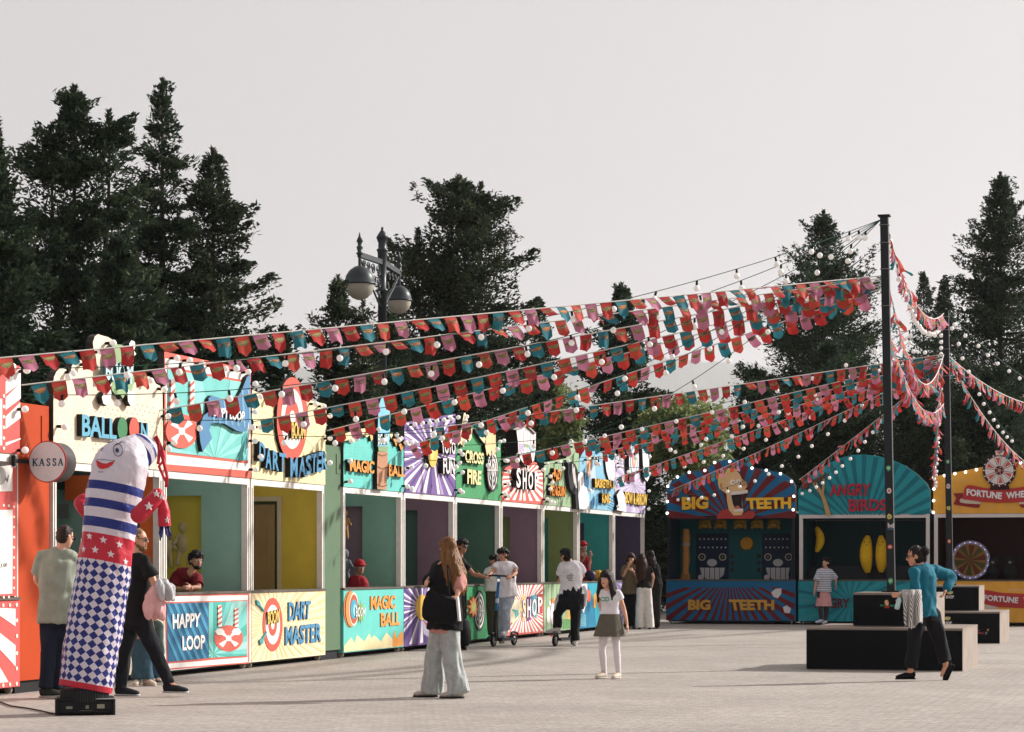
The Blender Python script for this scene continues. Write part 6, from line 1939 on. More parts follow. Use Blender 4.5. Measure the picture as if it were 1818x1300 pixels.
def person(label, Z, Q, J, facing, look, skin, hair, shirt=None, legs=None, shoes=None, s=1.0, hs=1.0, group=None, vox=.0085,
           sleeve=.55, wide=1.0, hem=None, curls=(.5, .5), face=True, glasses=False, beard=False, extra_body=None):
    """J: joints as picture coordinates (read through Q) with a depth offset in metres"""
    def w(v):
        x, y = Q((v[0], v[1]))[0]
        return pix(x, y, Z + (v[2] if len(v) > 2 else 0))
    j = {k: w(v) for k, v in J.items()}
    base = Vector(((j['anL'].x + j['anR'].x) / 2, Z, 0))
    mw = Matrix.Translation(base)
    fx = Vector((facing[0], facing[1], 0)).normalized()
    chest = (j['shL'] + j['shR']) / 2
    pel = (j['hipL'] + j['hipR']) / 2
    sdv = (j['shR'] - j['shL']); sdv.z *= .3; sdv.normalize()
    hv = j['hipR'] - j['hipL']
    if hv.length < .02: hv = sdv
    side = [hv.normalized().lerp(sdv, t).normalized() for t in (0, 0, .4, .7, 1, 1, 1)]
    neck = j['neck']
    spine = [pel - UP * .05 * s, pel + (chest - pel) * .06, pel + (chest - pel) * .38, pel + (chest - pel) * .7, pel + (chest - pel) * .9, chest + UP * .02 * s, neck]
    A_ = [x * s * wide for x in (.145, .165, .135, .152, .160, .118, .055)]
    B_ = [x * s * wide for x in (.10, .112, .094, .108, .100, .070, .052)]
    b = MB(skin)
    etube(b, spine, A_, B_, side)
    for S_ in 'LR': b.tube([neck - UP * .02 * s, neck.lerp(j['sh' + S_], .55) - UP * .012 * s, j['sh' + S_]], [.046 * s, .040 * s, .040 * s], 12)
    f, r_, u = frame(look)
    H_ = j['head']; k = hs
    b.ell(H_ + u * .022 * k - f * .006 * k, .075 * k, .093 * k, .095 * k, r_, f, u)
    b.ell(H_ + f * .030 * k - u * .034 * k, .060 * k, .060 * k, .074 * k, r_, f, u)
    b.ell(H_ + f * .050 * k - u * .086 * k, .036 * k, .034 * k, .030 * k, r_, f, u)
    b.ell(H_ + f * .096 * k - u * .018 * k, .012 * k, .020 * k, .022 * k, r_, f, u, 10, 8)
    b.ell(H_ + f * .088 * k - u * .004 * k, .009 * k, .014 * k, .030 * k, r_, f, u, 10, 8)
    for sg in (-1, 1):
        b.ell(H_ + r_ * sg * .077 * k - u * .008 * k - f * .008 * k, .011 * k, .022 * k, .031 * k, r_, f, u, 10, 8)
    b.tube([H_ - u * .05 * k - f * .018 * k, (H_ + neck) / 2 - f * .01 * k, neck - UP * .04 * s], [.052 * k, .049 * k, .060 * s], 14)
    for S_, cu in (('L', curls[0]), ('R', curls[1])):
        limb(b, [j['sh' + S_], j['sh' + S_].lerp(j['el' + S_], .5), j['el' + S_], j['el' + S_].lerp(j['wr' + S_], .4), j['wr' + S_]], [x * s for x in (.050, .043, .036, .036, .025)])
        d = (j['wr' + S_] - j['el' + S_]).normalized()
        if 'ha' + S_ in j: d = (j['ha' + S_] - j['wr' + S_]).normalized()
        inward = (chest - j['wr' + S_]); inward.z = 0
        hand(b, j['wr' + S_] + d * .008, d, inward + Vector((0, 0, -.05)), s * .95, cu, 1 if S_ == 'L' else -1)
        limb(b, [j['hip' + S_], j['hip' + S_].lerp(j['kn' + S_], .5), j['kn' + S_], j['kn' + S_].lerp(j['an' + S_], .35), j['an' + S_]], [x * s for x in (.082, .070, .053, .052, .036)])
        t = J.get('toe' + S_)
        tv = (w(t) - j['an' + S_]) if t else fx * .14 * s
        pa, pb_ = j['an' + S_] + tv * .5, j['an' + S_] + tv * .80; pa.z = min(pa.z, j['an' + S_].z - .034 * s); pb_.z = min(pb_.z, j['an' + S_].z - .058 * s)
        b.tube([j['an' + S_], pa, pb_], [.034 * s, .026 * s, .016 * s], 10)
    if extra_body: extra_body(b, j)
    o = fuse(b, 'person', None, vox, 3, 0, mat_=skin, top_tag=mw)
    o.location = base
    o.matrix_basis = mw
    tag(o, label, 'person', group)
    root = o
    # face
    if face:
        e = MB(M((226, 220, 214), .4, 0)); ir = MB(M((44, 30, 24), .3, 0)); br = MB(M(tuple(int(c * .7) for c in hair['rgb']), .8, .1, spec=.1)); lp = MB(M((176, 96, 88), .5, .05))
        for sg in (-1, 1):
            c = H_ + f * .0835 * k + r_ * sg * .031 * k + u * .006 * k
            e.cut(); e.ell(c, .0135 * k, .008 * k, .0085 * k, r_, f, u, 10, 8)
            ir.cut(); ir.ell(c + f * .005 * k, .0065 * k, .005 * k, .0068 * k, r_, f, u, 8, 6)
            br.cut(); br.tube([c + u * .022 * k - r_ * sg * .016 * k + f * .003 * k, c + u * .026 * k + f * .004 * k, c + u * .021 * k + r_ * sg * .017 * k - f * .006 * k], [.0042 * k, .0048 * k, .003 * k], 6)
        lp.ell(H_ + f * .088 * k - u * .060 * k, .022 * k, .008 * k, .009 * k, r_, f, u, 10, 8)
        e.build('eye', root); ir.build('iris', root); br.build('eyebrow', root); lp.build('lips', root)
    if glasses:
        g_ = MB(M((18, 18, 20), .2, 0))
        for sg in (-1, 1):
            g_.ell(H_ + f * .094 * k + r_ * sg * .033 * k + u * .004 * k, .029 * k, .007 * k, .021 * k, r_, f, u, 12, 8)
            g_.tube([H_ + f * .09 * k + r_ * sg * .060 * k + u * .012 * k, H_ - f * .01 * k + r_ * sg * .082 * k + u * .012 * k], .003, 5)
        g_.tube([H_ + f * .098 * k - r_ * .01 * k + u * .008 * k, H_ + f * .098 * k + r_ * .01 * k + u * .008 * k], .003, 5)
        g_.build('glasses', root)
    if beard:
        bb = MB(hair['mat'])
        bb.ell(H_ + f * .044 * k - u * .088 * k, .052 * k, .050 * k, .036 * k, r_, f, u)
        bb.ell(H_ + f * .014 * k - u * .062 * k, .066 * k, .050 * k, .032 * k, r_, f, u)
        bb.ell(H_ + f * .080 * k - u * .046 * k, .030 * k, .012 * k, .008 * k, r_, f, u, 10, 8)
        fuse(bb, 'beard', root, .006, 2, .004, (40, 40, 40), seed=3)
    # hair
    st = hair['style']
    hb = MB(hair['mat'])
    hb.ell(H_ + u * .036 * k - f * .020 * k, .084 * k, .096 * k, .098 * k, r_, f, u)
    hb.ell(H_ - f * .034 * k - u * .022 * k, .079 * k, .075 * k, .085 * k, r_, f, u)
    fo, fsc = .010, (38, 38, 14)
    if st == 'crop':
        hb = MB(hair['mat'])
        hb.ell(H_ + u * .032 * k - f * .018 * k, .0795 * k, .094 * k, .094 * k, r_, f, u)
        hb.ell(H_ - f * .040 * k - u * .010 * k, .073 * k, .066 * k, .075 * k, r_, f, u)
        fo = .004
    if st == 'thick':
        hb.ell(H_ + u * .075 * k + f * .022 * k, .082 * k, .090 * k, .052 * k, r_, f, u)
        hb.ell(H_ + u * .066 * k + f * .060 * k, .070 * k, .040 * k, .034 * k, r_, f, u)
        fo = .014
    if st in ('thick', 'crop'):
        rg = random.Random(int(H_.x * 77) + int(H_.y * 13))
        for i in range(46 if st == 'thick' else 30):
            v = Vector((rg.gauss(0, 1), rg.gauss(0, 1), rg.gauss(.3, .8))).normalized()
            if v.dot(f) > .45 and v.dot(u) < .55: continue
            if v.dot(u) < -.45: continue
            rad_ = .093 if st == 'thick' else .086
            q_ = H_ + u * .034 * k - f * .012 * k + v * rad_ * k
            tdir = (v * .5 + f * .5 + UP * .15 + Vector((rg.gauss(0, .4), rg.gauss(0, .4), 0))).normalized()
            ln_ = (.030 if st == 'thick' else .012) * k
            hb.tube([q_ - tdir * ln_, q_, q_ + tdir * ln_], [.008 * k, .014 * k, .005 * k], 6)
    if st in ('long', 'girl', 'curly'):
        L = hair.get('len', .4)
        rng_ = random.Random(int(H_.x * 100))
        for i in range(15):
            th = math.pi * (.5 + hair.get('turn', 0) + (i - 7) / 14 * hair.get('spread', 1.15))
            out = f * (-math.sin(th)) + r_ * math.cos(th)
            p0 = H_ + u * .05 * k + out * .06 * k
            p1 = H_ - u * .05 * k + out * .090 * k - f * .008
            p2 = H_ - UP * (L * .55) + out * (.10 + .02 * rng_.random()) * k - f * .02 + Vector(hair.get('shift', (0, 0, 0))) * .6
            p3 = H_ - UP * L * rng_.uniform(.85, 1.08) + out * (.085 + .04 * rng_.random()) * k - f * .015 + Vector(hair.get('shift', (0, 0, 0)))
            hb.tube([p0, p1, p2, p3], [.028 * k, .034 * k, .032 * k, .014 * k], 8)
        hb.ell(H_ + u * .05 * k + f * .02 * k, .080 * k, .085 * k, .075 * k, r_, f, u)
        fo = .010; fsc = (45, 45, 7)
    if st == 'curly':
        for i in range(26):
            v = Vector((rng_.gauss(0, 1), rng_.gauss(0, 1), rng_.gauss(0, .7))).normalized()
            if v.dot(f) > .35: v = v - f * 1.2 * v.dot(f)
            q_ = H_ + v * .10 * k - UP * rng_.uniform(0, .16)
            hb.ell(q_, .045, .045, .045, seg=8, rings=6)
        fo = .016; fsc = (30, 30, 20)
    if st == 'bun':
        hb.ell(H_ - f * .125 * k + u * .045 * k, .060 * k, .060 * k, .060 * k, r_, f, u)
        hb.ell(H_ - f * .115 * k - u * .03 * k, .035 * k, .032 * k, .05 * k, r_, f, u)
        hb.ell(H_ - f * .150 * k + u * .075 * k, .026 * k, .035 * k, .022 * k, r_, f, u)
        fo = .012
    fuse(hb, 'hair', root, .009, 2, fo, fsc, seed=1)
    if st == 'cap' or hair.get('cap'):
        cm = hair['cap']
        cp = MB(cm)
        cp.ell(H_ + u * .055 * k - f * .010 * k, .090 * k, .105 * k, .088 * k, r_, f, u)
        cp.ell(H_ + u * .060 * k + f * .125 * k, .070 * k, .070 * k, .010 * k, r_, f, u)
        fuse(cp, 'cap', root, .006, 1)
    # shirt
    if shirt:
        m = MB(shirt['mat']); off = shirt.get('off', .020) * s
        hemv = shirt.get('hem', .10) * s
        wd = shirt.get('wide', 1.0)
        dn = (pel - chest).normalized()
        low = pel + dn * hemv
        cs = [low, low.lerp(pel, .5), spine[1], spine[2], spine[3], spine[4], spine[5], spine[6] - UP * .012 * s]
        a = [(x * wd * s * wide + off) for x in (.172 + shirt.get('flare', 0), .172, .166, .145, .155, .162, .120, .060)]
        bb = [(x * wd * s * wide + off) for x in (.120 + shirt.get('flare', 0), .120, .114, .104, .112, .104, .072, .056)]
        if shirt.get('crop') is not None:
            c0 = int(shirt['crop']); cs, a, bb = cs[c0:], a[c0:], bb[c0:]
        sd = [side[0]] * 2 + side
        sd = sd[:8] if len(sd) > 8 else sd
        sd = [side[0], side[0], side[1], side[2], side[3], side[4], side[5], side[6]][-len(cs):]
        etube(m, cs, a, bb, sd)
        sl = shirt.get('sleeve', .55)
        if shirt.get('crop') is None or sl is not None:
            for S_ in 'LR': m.tube([neck - UP * .045 * s, neck.lerp(j['sh' + S_], .55) - UP * .012 * s, j['sh' + S_]], [.046 * s + off, .046 * s + off * .8, .044 * s + off * .6], 12)
        for S_ in 'LR':
            sh_, el_, wr_ = j['sh' + S_], j['el' + S_], j['wr' + S_]
            if sl is None or S_ in shirt.get('bare', ''): continue
            ro = shirt.get('sw', .022) * s
            if sl <= 1:
                e_ = sh_.lerp(el_, sl)
                rq = .047 * s + ro * .55; m.ell(sh_, rq, rq, rq, seg=12, rings=8)
                m.tube([sh_, sh_.lerp(e_, .5), e_], [.047 * s + ro * .6, .048 * s + ro * .95, .046 * s + ro * 1.25], 12)
            else:
                e_ = el_.lerp(wr_, sl - 1)
                limb(m, [sh_, sh_.lerp(el_, .5), el_, el_.lerp(e_, .5), e_], [.052 * s + ro, .047 * s + ro, .042 * s + ro, .040 * s + ro, .032 * s + ro])
        fuse(m, shirt.get('name', 'shirt'), root, .012, 3, shirt.get('fold', .011), shirt.get('fs', (7, 7, 4)), seed=shirt.get('seed', 2))
    if legs:
        m = MB(legs['mat']); st = legs['style']
        wst = pel + (chest - pel).normalized() * legs.get('rise', .08) * s
        if st == 'skirt':
            n_ = 44
            Lq = legs['len']
            verts, faces = [], []
            rows = 9
            for i in range(rows):
                t = i / (rows - 1)
                for k_ in range(n_):
                    th = 2 * math.pi * k_ / n_
                    pleat = 1 + .045 * t * math.sin(9 * th) + .02 * t * math.sin(4 * th + 1)
                    ra = (legs['r0'] + (legs['r1'] - legs['r0']) * t) * pleat; rb = ra * .78
                    verts.append(wst - UP * Lq * t + side[0] * ra * math.cos(th) + UP.cross(side[0]) * rb * math.sin(th))
            for i in range(rows - 1):
                for k_ in range(n_):
                    k2 = (k_ + 1) % n_
                    faces.append((i * n_ + k_, i * n_ + k2, (i + 1) * n_ + k2, (i + 1) * n_ + k_))
            m.add(verts, faces, True)
            inner = [v + (wst - v) * .03 for v in verts]
            m.add(inner, [f_[::-1] for f_ in faces], True)
            m.build('skirt', root)
            if legs.get('tights'):
                m = MB(legs['tights'])
                for S_ in 'LR':
                    limb(m, [j['hip' + S_], j['hip' + S_].lerp(j['kn' + S_], .5), j['kn' + S_], j['kn' + S_].lerp(j['an' + S_], .35), j['an' + S_]], [x * s + .004 for x in (.082, .070, .053, .054, .037)])
                m.ell(pel - UP * .03, .15 * s, .11 * s, .10 * s)
                fuse(m, 'tights', root, .010, 3, .002, (10, 10, 10))
        else:
            prof = {'slim': (.098, .084, .066, .062, .054), 'regular': (.104, .092, .080, .078, .074), 'wide': (.108, .104, .108, .114, .122), 'loose': (.106, .098, .092, .092, .094), 'short': (.105, .105, .105, .1, .1)}[st]
            prof = [x * legs.get('k', 1) for x in prof]
            etube(m, [pel - UP * .07 * s, pel, wst], [.150 * s * wide, .170 * s * wide, .146 * s * wide], [.105 * s * wide, .122 * s * wide, .105 * s * wide], side[0])
            for S_ in 'LR':
                a_ = j['an' + S_] - (j['an' + S_] - j['kn' + S_]).normalized() * legs.get('up', 0) * s
                if legs.get('down'): a_ = a_ + (j['an' + S_] - j['kn' + S_]).normalized() * legs['down']
                pts = [j['hip' + S_], j['hip' + S_].lerp(j['kn' + S_], .5), j['kn' + S_], j['kn' + S_].lerp(a_, .5), a_]
                if st == 'short': pts = [j['hip' + S_], j['hip' + S_].lerp(j['kn' + S_], .3), j['hip' + S_].lerp(j['kn' + S_], .6)]
                rr = prof[:len(pts)]
                m.tube([pts[0]] + [pts[0].lerp(pts[1], .5)] + pts[1:], [rr[0] * s, (rr[0] + rr[1]) / 2 * s] + [x * s for x in rr[1:]], 14)
                m.ell(pts[0], rr[0] * s, rr[0] * s, rr[0] * s, seg=12, rings=8)
            fuse(m, legs.get('name', 'trousers'), root, .012, 3, legs.get('fold', .012), legs.get('fs', (8, 8, 3.2)), seed=7)
    if shoes:
        for S_ in 'LR':
            an = j['an' + S_]
            t = J.get('toe' + S_)
            tv = (w(t) - an) if t else fx * .15 * s
            hv_ = Vector((tv.x, tv.y, 0))
            if hv_.length < .05: hv_ = fx * .1
            L = shoes.get('len', .27) * s
            dirn = tv.normalized() if abs(tv.z) > .09 else hv_.normalized()
            up_ = (UP - dirn * dirn.z).normalized(); sd_ = dirn.cross(up_)
            floor = max(.012, an.z - .085 * s) if abs(tv.z) <= .09 else None
            c0 = an - dirn * .055 * s
            if floor is not None: c0.z = floor + .03 * s
            else: c0 = c0 - up_ * .055 * s
            m = MB(shoes['mat'])
            cs = [c0 + dirn * (L * x) + up_ * z * s for x, z in ((-.02, .012), (.10, .018), (.35, .015), (.62, .004), (.85, -.006), (.97, -.010))]
            etube(m, cs, [x * s for x in (.026, .036, .040, .046, .042, .022)], [x * s for x in (.036, .046, .044, .034, .026, .016)], sd_)
            if shoes.get('high', True): m.tube([c0 + dirn * .05 * s, an + UP * .01], [.042 * s, .043 * s], 12)
            fuse(m, 'shoe', root, .009, 2)
            sl = MB(shoes.get('sole', M((60, 56, 54), .7, .1)))
            etube(sl, [c + up_ * (-.030 * s) for c in [c0 + dirn * (L * x) for x in (-.03, .1, .4, .65, .88, .99)]], [x * s for x in (.026, .037, .040, .047, .042, .020)], [.010 * s] * 6, sd_)
            sl.build('shoe_sole', root)
    return root, j, w

def item(name, label, cat, loc, group=None):
    return thing(name, label, cat, loc, 0, group)
def hairof(style, r, g, b, **k): return dict(style=style, rgb=(r, g, b), mat=HAIR(r, g, b), **k)

DARKJ = DENIM(34, 40, 54)
# --- woman with the long fair hair, centre
q = zq(740, 940, 4.19); ZW = F * CAMH / (1239 - HY)
_, jw, ww = person('long haired woman in black vest and pale wide jeans with black tote', ZW, q,
    dict(head=(228, 150), neck=(232, 250), shL=(168, 280, .10), elL=(105, 375, .06), wrL=(80, 388, -.08), shR=(285, 285, -.06), elR=(322, 395, -.12), wrR=(300, 490, -.22), hipL=(168, 725, .06), hipR=(242, 725, -.06),
         knL=(140, 960, .10), knR=(262, 985, -.08), anL=(115, 1205, .12), anR=(312, 1210, -.12), toeL=(40, 1232, .12), toeR=(225, 1236, -.12)),
    (-.8, .55), (-.55, .80, .02), SKIN(216, 164, 136), hairof('long', 140, 96, 54, len=.47, spread=.95, turn=-.10, shift=(.085, -.03, 0)), None,
    dict(mat=DENIM(172, 176, 174), style='wide', down=.02, fold=.022, fs=(9, 9, 2.2)), dict(mat=CLOTH(190, 180, 170)), 1.0, 1.06)
wr_ = bpy.data.objects[_.name]
def over(root, j, spec, Z):      # an extra garment over the torso of a person already built
    pel = (j['hipL'] + j['hipR']) / 2; ch = (j['shL'] + j['shR']) / 2
    sd = (j['shR'] - j['shL']); sd.z *= .3; sd.normalize(); s = spec.get('s', 1)
    m = MB(spec['mat']); dn = (pel - ch).normalized()
    cs = [pel + dn * spec['hem'], pel, pel.lerp(ch, .38), pel.lerp(ch, .7), pel.lerp(ch, .9), ch + UP * .025, j['neck'] - UP * spec.get('nk', .01)]
    k = spec.get('k', 1); o = spec.get('off', .04)
    etube(m, cs, [x * s * k + o for x in (.168, .168, .150, .156, .162, .12, .058)], [x * s * k + o for x in (.12, .118, .108, .112, .104, .072, .05)], sd)
    for S_, f_ in spec.get('sleeves', {}).items():
        a, e, w_ = j['sh' + S_], j['el' + S_], j['wr' + S_]
        en = a.lerp(e, f_) if f_ <= 1 else e.lerp(w_, f_ - 1)
        pts = [a, a.lerp(e, min(1, f_) * .5), a.lerp(e, min(1, f_))] + ([e.lerp(en, .5), en] if f_ > 1 else [])
        limb(m, pts, ([.078, .074, .070, .066, .060][:len(pts)]))
    return fuse(m, spec['name'], root, .012, 3, spec.get('fold', .016), spec.get('fs', (7, 7, 3)), seed=5)
over(_, jw, dict(mat=CLOTH(196, 138, 128), hem=.07, off=.014, name='pink_shirt', sleeves={'R': 1.4}), ZW)
over(_, jw, dict(mat=CLOTH(20, 20, 23), hem=.03, off=.046, fold=.022, name='black_vest', sleeves={'L': 1.7, 'R': .3}, nk=.03), ZW)
def tote():
    c = ww((185, 585, -.28)); r = item('tote_bag', 'large black tote bag with white papers, on the long haired woman\'s shoulder', 'bag', c)
    D = Vector((.97, -.24, 0)); N = Vector((-.24, -.97, 0)); s = ZW / F / 4.19
    pl = Plane((c.x, c.y, 0), D, N)
    b = MB(CLOTH(18, 18, 20)); z = c.z
    pts = [(-140 * s, z + 98 * s), (-146 * s, z - 100 * s), (70 * s, z - 104 * s), (98 * s, z - 100 * s), (112 * s, z + 96 * s)]
    etube(b, [pl.pt(-.03, z - .160), pl.pt(-.025, z - .12), pl.pt(-.015, z - .02), pl.pt(-.005, z + .07), pl.pt(.0, z + .12), pl.pt(.01, z + .145)], [.165, .195, .204, .196, .178, .155], [.04, .068, .074, .062, .046, .035], D, 26)
    fuse(b, 'bag_body', r, .012, 3, .020, (8, 8, 5), seed=9)
    p = MB(M((206, 202, 198), .7, .05)); p.cbox(pl.pt(.196, z - .01, .03), (D + UP * .10).normalized(), N, (UP - D * .10).normalized(), .011, .03, .13); p.build('papers', r)
    st = MB(CLOTH(18, 18, 20)); sh = ww((232, 282, -.10)); st.tube([pl.pt(.08, z + .14), pl.pt(.075, z + .3), sh + UP * .05 + N * .03, sh + UP * .06 - N * .06, pl.pt(.06, z + .26, -.12)], .011, 6); st.build('strap', r)
tote()

# --- man hidden behind her, arm stretched out to the handlebar
q = zq(740, 940, 4.19)
_, jg, wg = person('dark curly haired man in sunglasses behind the long haired woman, arm stretched out', 41.2, q,
    dict(head=(335, 125), neck=(318, 205), shL=(225, 245, .05), elL=(215, 420), wrL=(240, 540), shR=(355, 262), elR=(425, 335, -.05), wrR=(505, 352, -.1), hipL=(250, 560), hipR=(320, 560), knL=(250, 720), knR=(325, 720), anL=(255, 860), anR=(330, 860), toeL=(255, 878, -.1), toeR=(345, 878, -.1)),
    (.7, -.6), (.75, -.6, -.1), SKIN(150, 104, 80), hairof('thick', 28, 24, 22), dict(mat=CLOTH(26, 26, 28), sleeve=.5), dict(mat=CLOTH(34, 34, 38), style='regular'), dict(mat=CLOTH(40, 40, 42)), 1.04, 1.0, glasses=True)
r = item('shoulder_bag', 'soft black shoulder bag hanging beside the long haired woman', 'bag', wg((335, 760, -.25)))
b = MB(CLOTH(16, 16, 18)); c = wg((336, 755, -.25)); b.tube([c - UP * .26, c - UP * .2, c, c + UP * .16, c + UP * .2], [.10, .155, .16, .12, .08], 14); b.build('bag_body', r)
b = MB(CLOTH(16, 16, 18)); b.tube([c + UP * .18, wg((366, 660, -.25)), wg((366, 420, -.18)), wg((350, 255, -.10))], .012, 6); b.build('strap', r)

# --- girl in the middle of the square
q = zq(1040, 1000, 5.91); ZG = F * CAMH / (1205 - HY)
_, jg2, wgl = person('girl in white tee with green print, grey skirt and white tights', ZG, q,
    dict(head=(218, 168), neck=(232, 272), shL=(178, 305, .02), elL=(150, 420, .08), wrL=(168, 520, .10), shR=(338, 312, .0), elR=(398, 480, .03), wrR=(432, 640, -.02), hipL=(205, 570), hipR=(300, 570),
         knL=(172, 905, .02), knR=(322, 900, -.02), anL=(192, 1148, .04), anR=(342, 1150, -.03), toeL=(95, 1190, -.10), toeR=(285, 1196, -.16)),
    (-.30, -.95), (-.48, -.87, .06), SKIN(214, 162, 134), hairof('girl', 46, 32, 26, len=.30, spread=1.30), dict(mat=CLOTH(226, 220, 222), sleeve=.42, off=.012, hem=-.02, crop=1, wide=.92, fold=.007),
    dict(mat=CLOTH(98, 92, 80), style='skirt', len=.285, r0=.128, r1=.205, tights=CLOTH(222, 214, 216, .03), rise=.055), dict(mat=CLOTH(206, 196, 178), high=False, sole=M((196, 188, 176), .7, .05)), .80, .96)
g_ = MB(CLOTH(60, 156, 118))
for cx in (180, 222):
    c = wgl((cx, 378, -.118)); g_.cut(); g_.tube([c + Vector((.026 * math.cos(t), .006, .024 * math.sin(t))) for t in [2 * math.pi * k / 14 for k in range(15)]], .006, 6)
g_.build('green_print', _)

# --- woman in teal, right
q = zq(1570, 960, 5); ZT = F * CAMH / (1208.5 - HY)
_, jt, wt = person('woman in teal jacket and black trousers walking left past the plinth', ZT, q,
    dict(head=(272, 140), neck=(322, 222), shL=(262, 285, -.16), elL=(282, 490, -.20), wrL=(165, 492, -.26), haL=(110, 485, -.28), shR=(440, 262, .14), elR=(598, 322, .26), wrR=(545, 440, .10), haR=(520, 500, .04), hipL=(300, 660, -.07), hipR=(420, 660, .07),
         knL=(262, 905, -.08), knR=(498, 905, .08), anL=(232, 1165, -.08), anR=(548, 1112, .08), toeL=(135, 1225, -.10), toeR=(492, 1232, .06)),
    (-.9, .35), (-.97, .06, -.16), SKIN(208, 150, 122), hairof('bun', 34, 24, 22), dict(mat=CLOTH(26, 104, 124), sleeve=1.85, off=.022, hem=.02, name='jacket', fold=.014, sw=.024), 
    dict(mat=CLOTH(22, 22, 26), style='regular', up=.05, fold=.016, k=1.06), dict(mat=CLOTH(18, 18, 20), high=False, len=.25, sole=M((24, 22, 22), .7, .1)), 1.0, 1.02, glasses=True)
def striped_cloth():
    c = wt((245, 600, -.30)); r = item('striped_shirt', 'black and white striped shirt draped over the forearm of the woman in teal', 'shirt', c)
    m = bpy.data.materials.new('stripes'); m.use_nodes = True; n, l = m.node_tree.nodes, m.node_tree.links; p = n['Principled BSDF']; p.inputs['Roughness'].default_value = .9
    uvn = n.new('ShaderNodeUVMap'); wv = n.new('ShaderNodeTexWave'); wv.inputs['Scale'].default_value = 2.6; wv.bands_direction = 'X'; wv.inputs['Distortion'].default_value = .4
    rp = n.new('ShaderNodeValToRGB'); rp.color_ramp.elements[0].position = .36; rp.color_ramp.elements[0].color = (.05, .05, .06, 1); rp.color_ramp.elements[1].position = .44; rp.color_ramp.elements[1].color = (.66, .62, .58, 1)
    l.new(uvn.outputs[0], wv.inputs[0]); l.new(wv.outputs[0], rp.inputs[0]); l.new(rp.outputs[0], p.inputs['Base Color'])
    nx, ny = 40, 26
    vs, uvs = [], []
    for i in range(ny + 1):
        t = i / ny
        for k in range(nx + 1):
            x = k / nx
            xl = 160 + 20 * t * (1 if t < .8 else 1) ; xr = 330
            hem = 700 + (70 if x < .45 else 50) - 25 * math.sin(9 * x)
            y = 440 + (hem - 440) * t
            px = xl + (xr - xl) * x + 6 * math.sin(3 * t + x * 5)
            d = -.30 - .035 * math.sin(x * 16 + 1.5 * t) * (.3 + t) - .03 * math.sin(math.pi * x)
            if t < .12: d += (.12 - t) * .6
            vs.append(wt((px, y, d))); uvs.append((x * 2.4 + .25 * math.sin(4 * t + 3 * x), t))
    b = MB(m)
    fs = [(i * (nx + 1) + k, i * (nx + 1) + k + 1, (i + 1) * (nx + 1) + k + 1, (i + 1) * (nx + 1) + k) for i in range(ny) for k in range(nx)]
    b.add(vs, fs, True); o = b.build('cloth', r)
    ul = o.data.uv_layers.new(name='UVMap')
    for lp in o.data.loops: ul.data[lp.index].uv = uvs[lp.vertex_index]
    sm = o.modifiers.new('thick', 'SOLIDIFY'); sm.thickness = .012
striped_cloth()
c = wt((126, 545, -.30)); r = item('water_bottle', 'small clear plastic bottle in the hand of the woman in teal', 'bottle', c)
b = MB(M((170, 200, 200), .15, .1, spec=.7)); ax = Vector((-.25, 0, -1)).normalized(); b.lathe(c - ax * .07, [(.012, 0), (.013, .015), (.03, .035), (.032, .06), (.029, .09), (.032, .12), (.03, .16), (.01, .165)], 14, ax); b.build('bottle_body', r)
b = MB(M((60, 140, 120), .4, .05)); b.lathe(c - ax * .085, [(.014, 0), (.014, .02)], 12, ax); b.build('bottle_cap', r)
b = MB(CLOTH(150, 90, 60)); c = wt((390, 70, .0)); b.ell(wt((362, 78, 0)), .022, .03, .022); b.build('hair_clip', _)

# --- man in sage tee, left
q = zq(40, 920, 3.94); ZS = F * CAMH / (1240.5 - HY)
person('man in sage green tee and dark jeans, seen from behind by the orange wall', ZS, q,
    dict(head=(298, 132), neck=(262, 222), shL=(138, 268, .02), elL=(98, 425, .10), wrL=(150, 500, .28), shR=(360, 282, .02), elR=(390, 435, .12), wrR=(388, 540, .24), hipL=(190, 690, .0), hipR=(300, 690, .0),
         knL=(182, 930, -.02), knR=(262, 930, .10), anL=(160, 1190, -.04), anR=(235, 1185, .12), toeL=(245, 1245, .05), toeR=(320, 1235, .2)),
    (.3, .95), (.62, .75, -.22), SKIN(212, 160, 136), hairof('crop', 58, 42, 34), dict(mat=CLOTH(146, 152, 138), sleeve=.80, off=.032, hem=.07, sw=.026, fold=.018, wide=1.04, fs=(6, 6, 3)), dict(mat=DENIM(30, 36, 52), style='regular', fold=.012), dict(mat=CLOTH(48, 48, 42), sole=M((150, 146, 138), .7, .1)), 1.06, 1.02, glasses=True)

# --- man in black tee walking right
q = zq(190, 920, 3.94); ZB2 = F * CAMH / (1236.5 - HY)
_, jb, wb = person('bearded blond man in black tee striding right behind the air dancer', ZB2, q,
    dict(head=(222, 152), neck=(205, 245), shL=(160, 285, .18), elL=(150, 440, .22), wrL=(190, 560, .20), shR=(262, 300, -.14), elR=(330, 455, -.16), wrR=(362, 560, -.18), haR=(372, 600, -.18), hipL=(165, 730, .07), hipR=(250, 730, -.07),
         knL=(118, 955, .08), knR=(338, 940, -.08), anL=(95, 1195, .08), anR=(432, 1160, -.08), toeL=(150, 1238, .06), toeR=(545, 1160, -.10)),
    (.95, -.2), (.98, -.18, -.04), SKIN(216, 160, 130), hairof('crop', 148, 116, 78), dict(mat=CLOTH(24, 24, 27), sleeve=.72, off=.026, hem=.05, sw=.030), dict(mat=DENIM(26, 28, 34), style='slim', k=1.12, fold=.014), dict(mat=CLOTH(36, 38, 44), sole=M((190, 188, 184), .7, .05)), 1.05, 1.02, glasses=True, beard=True)
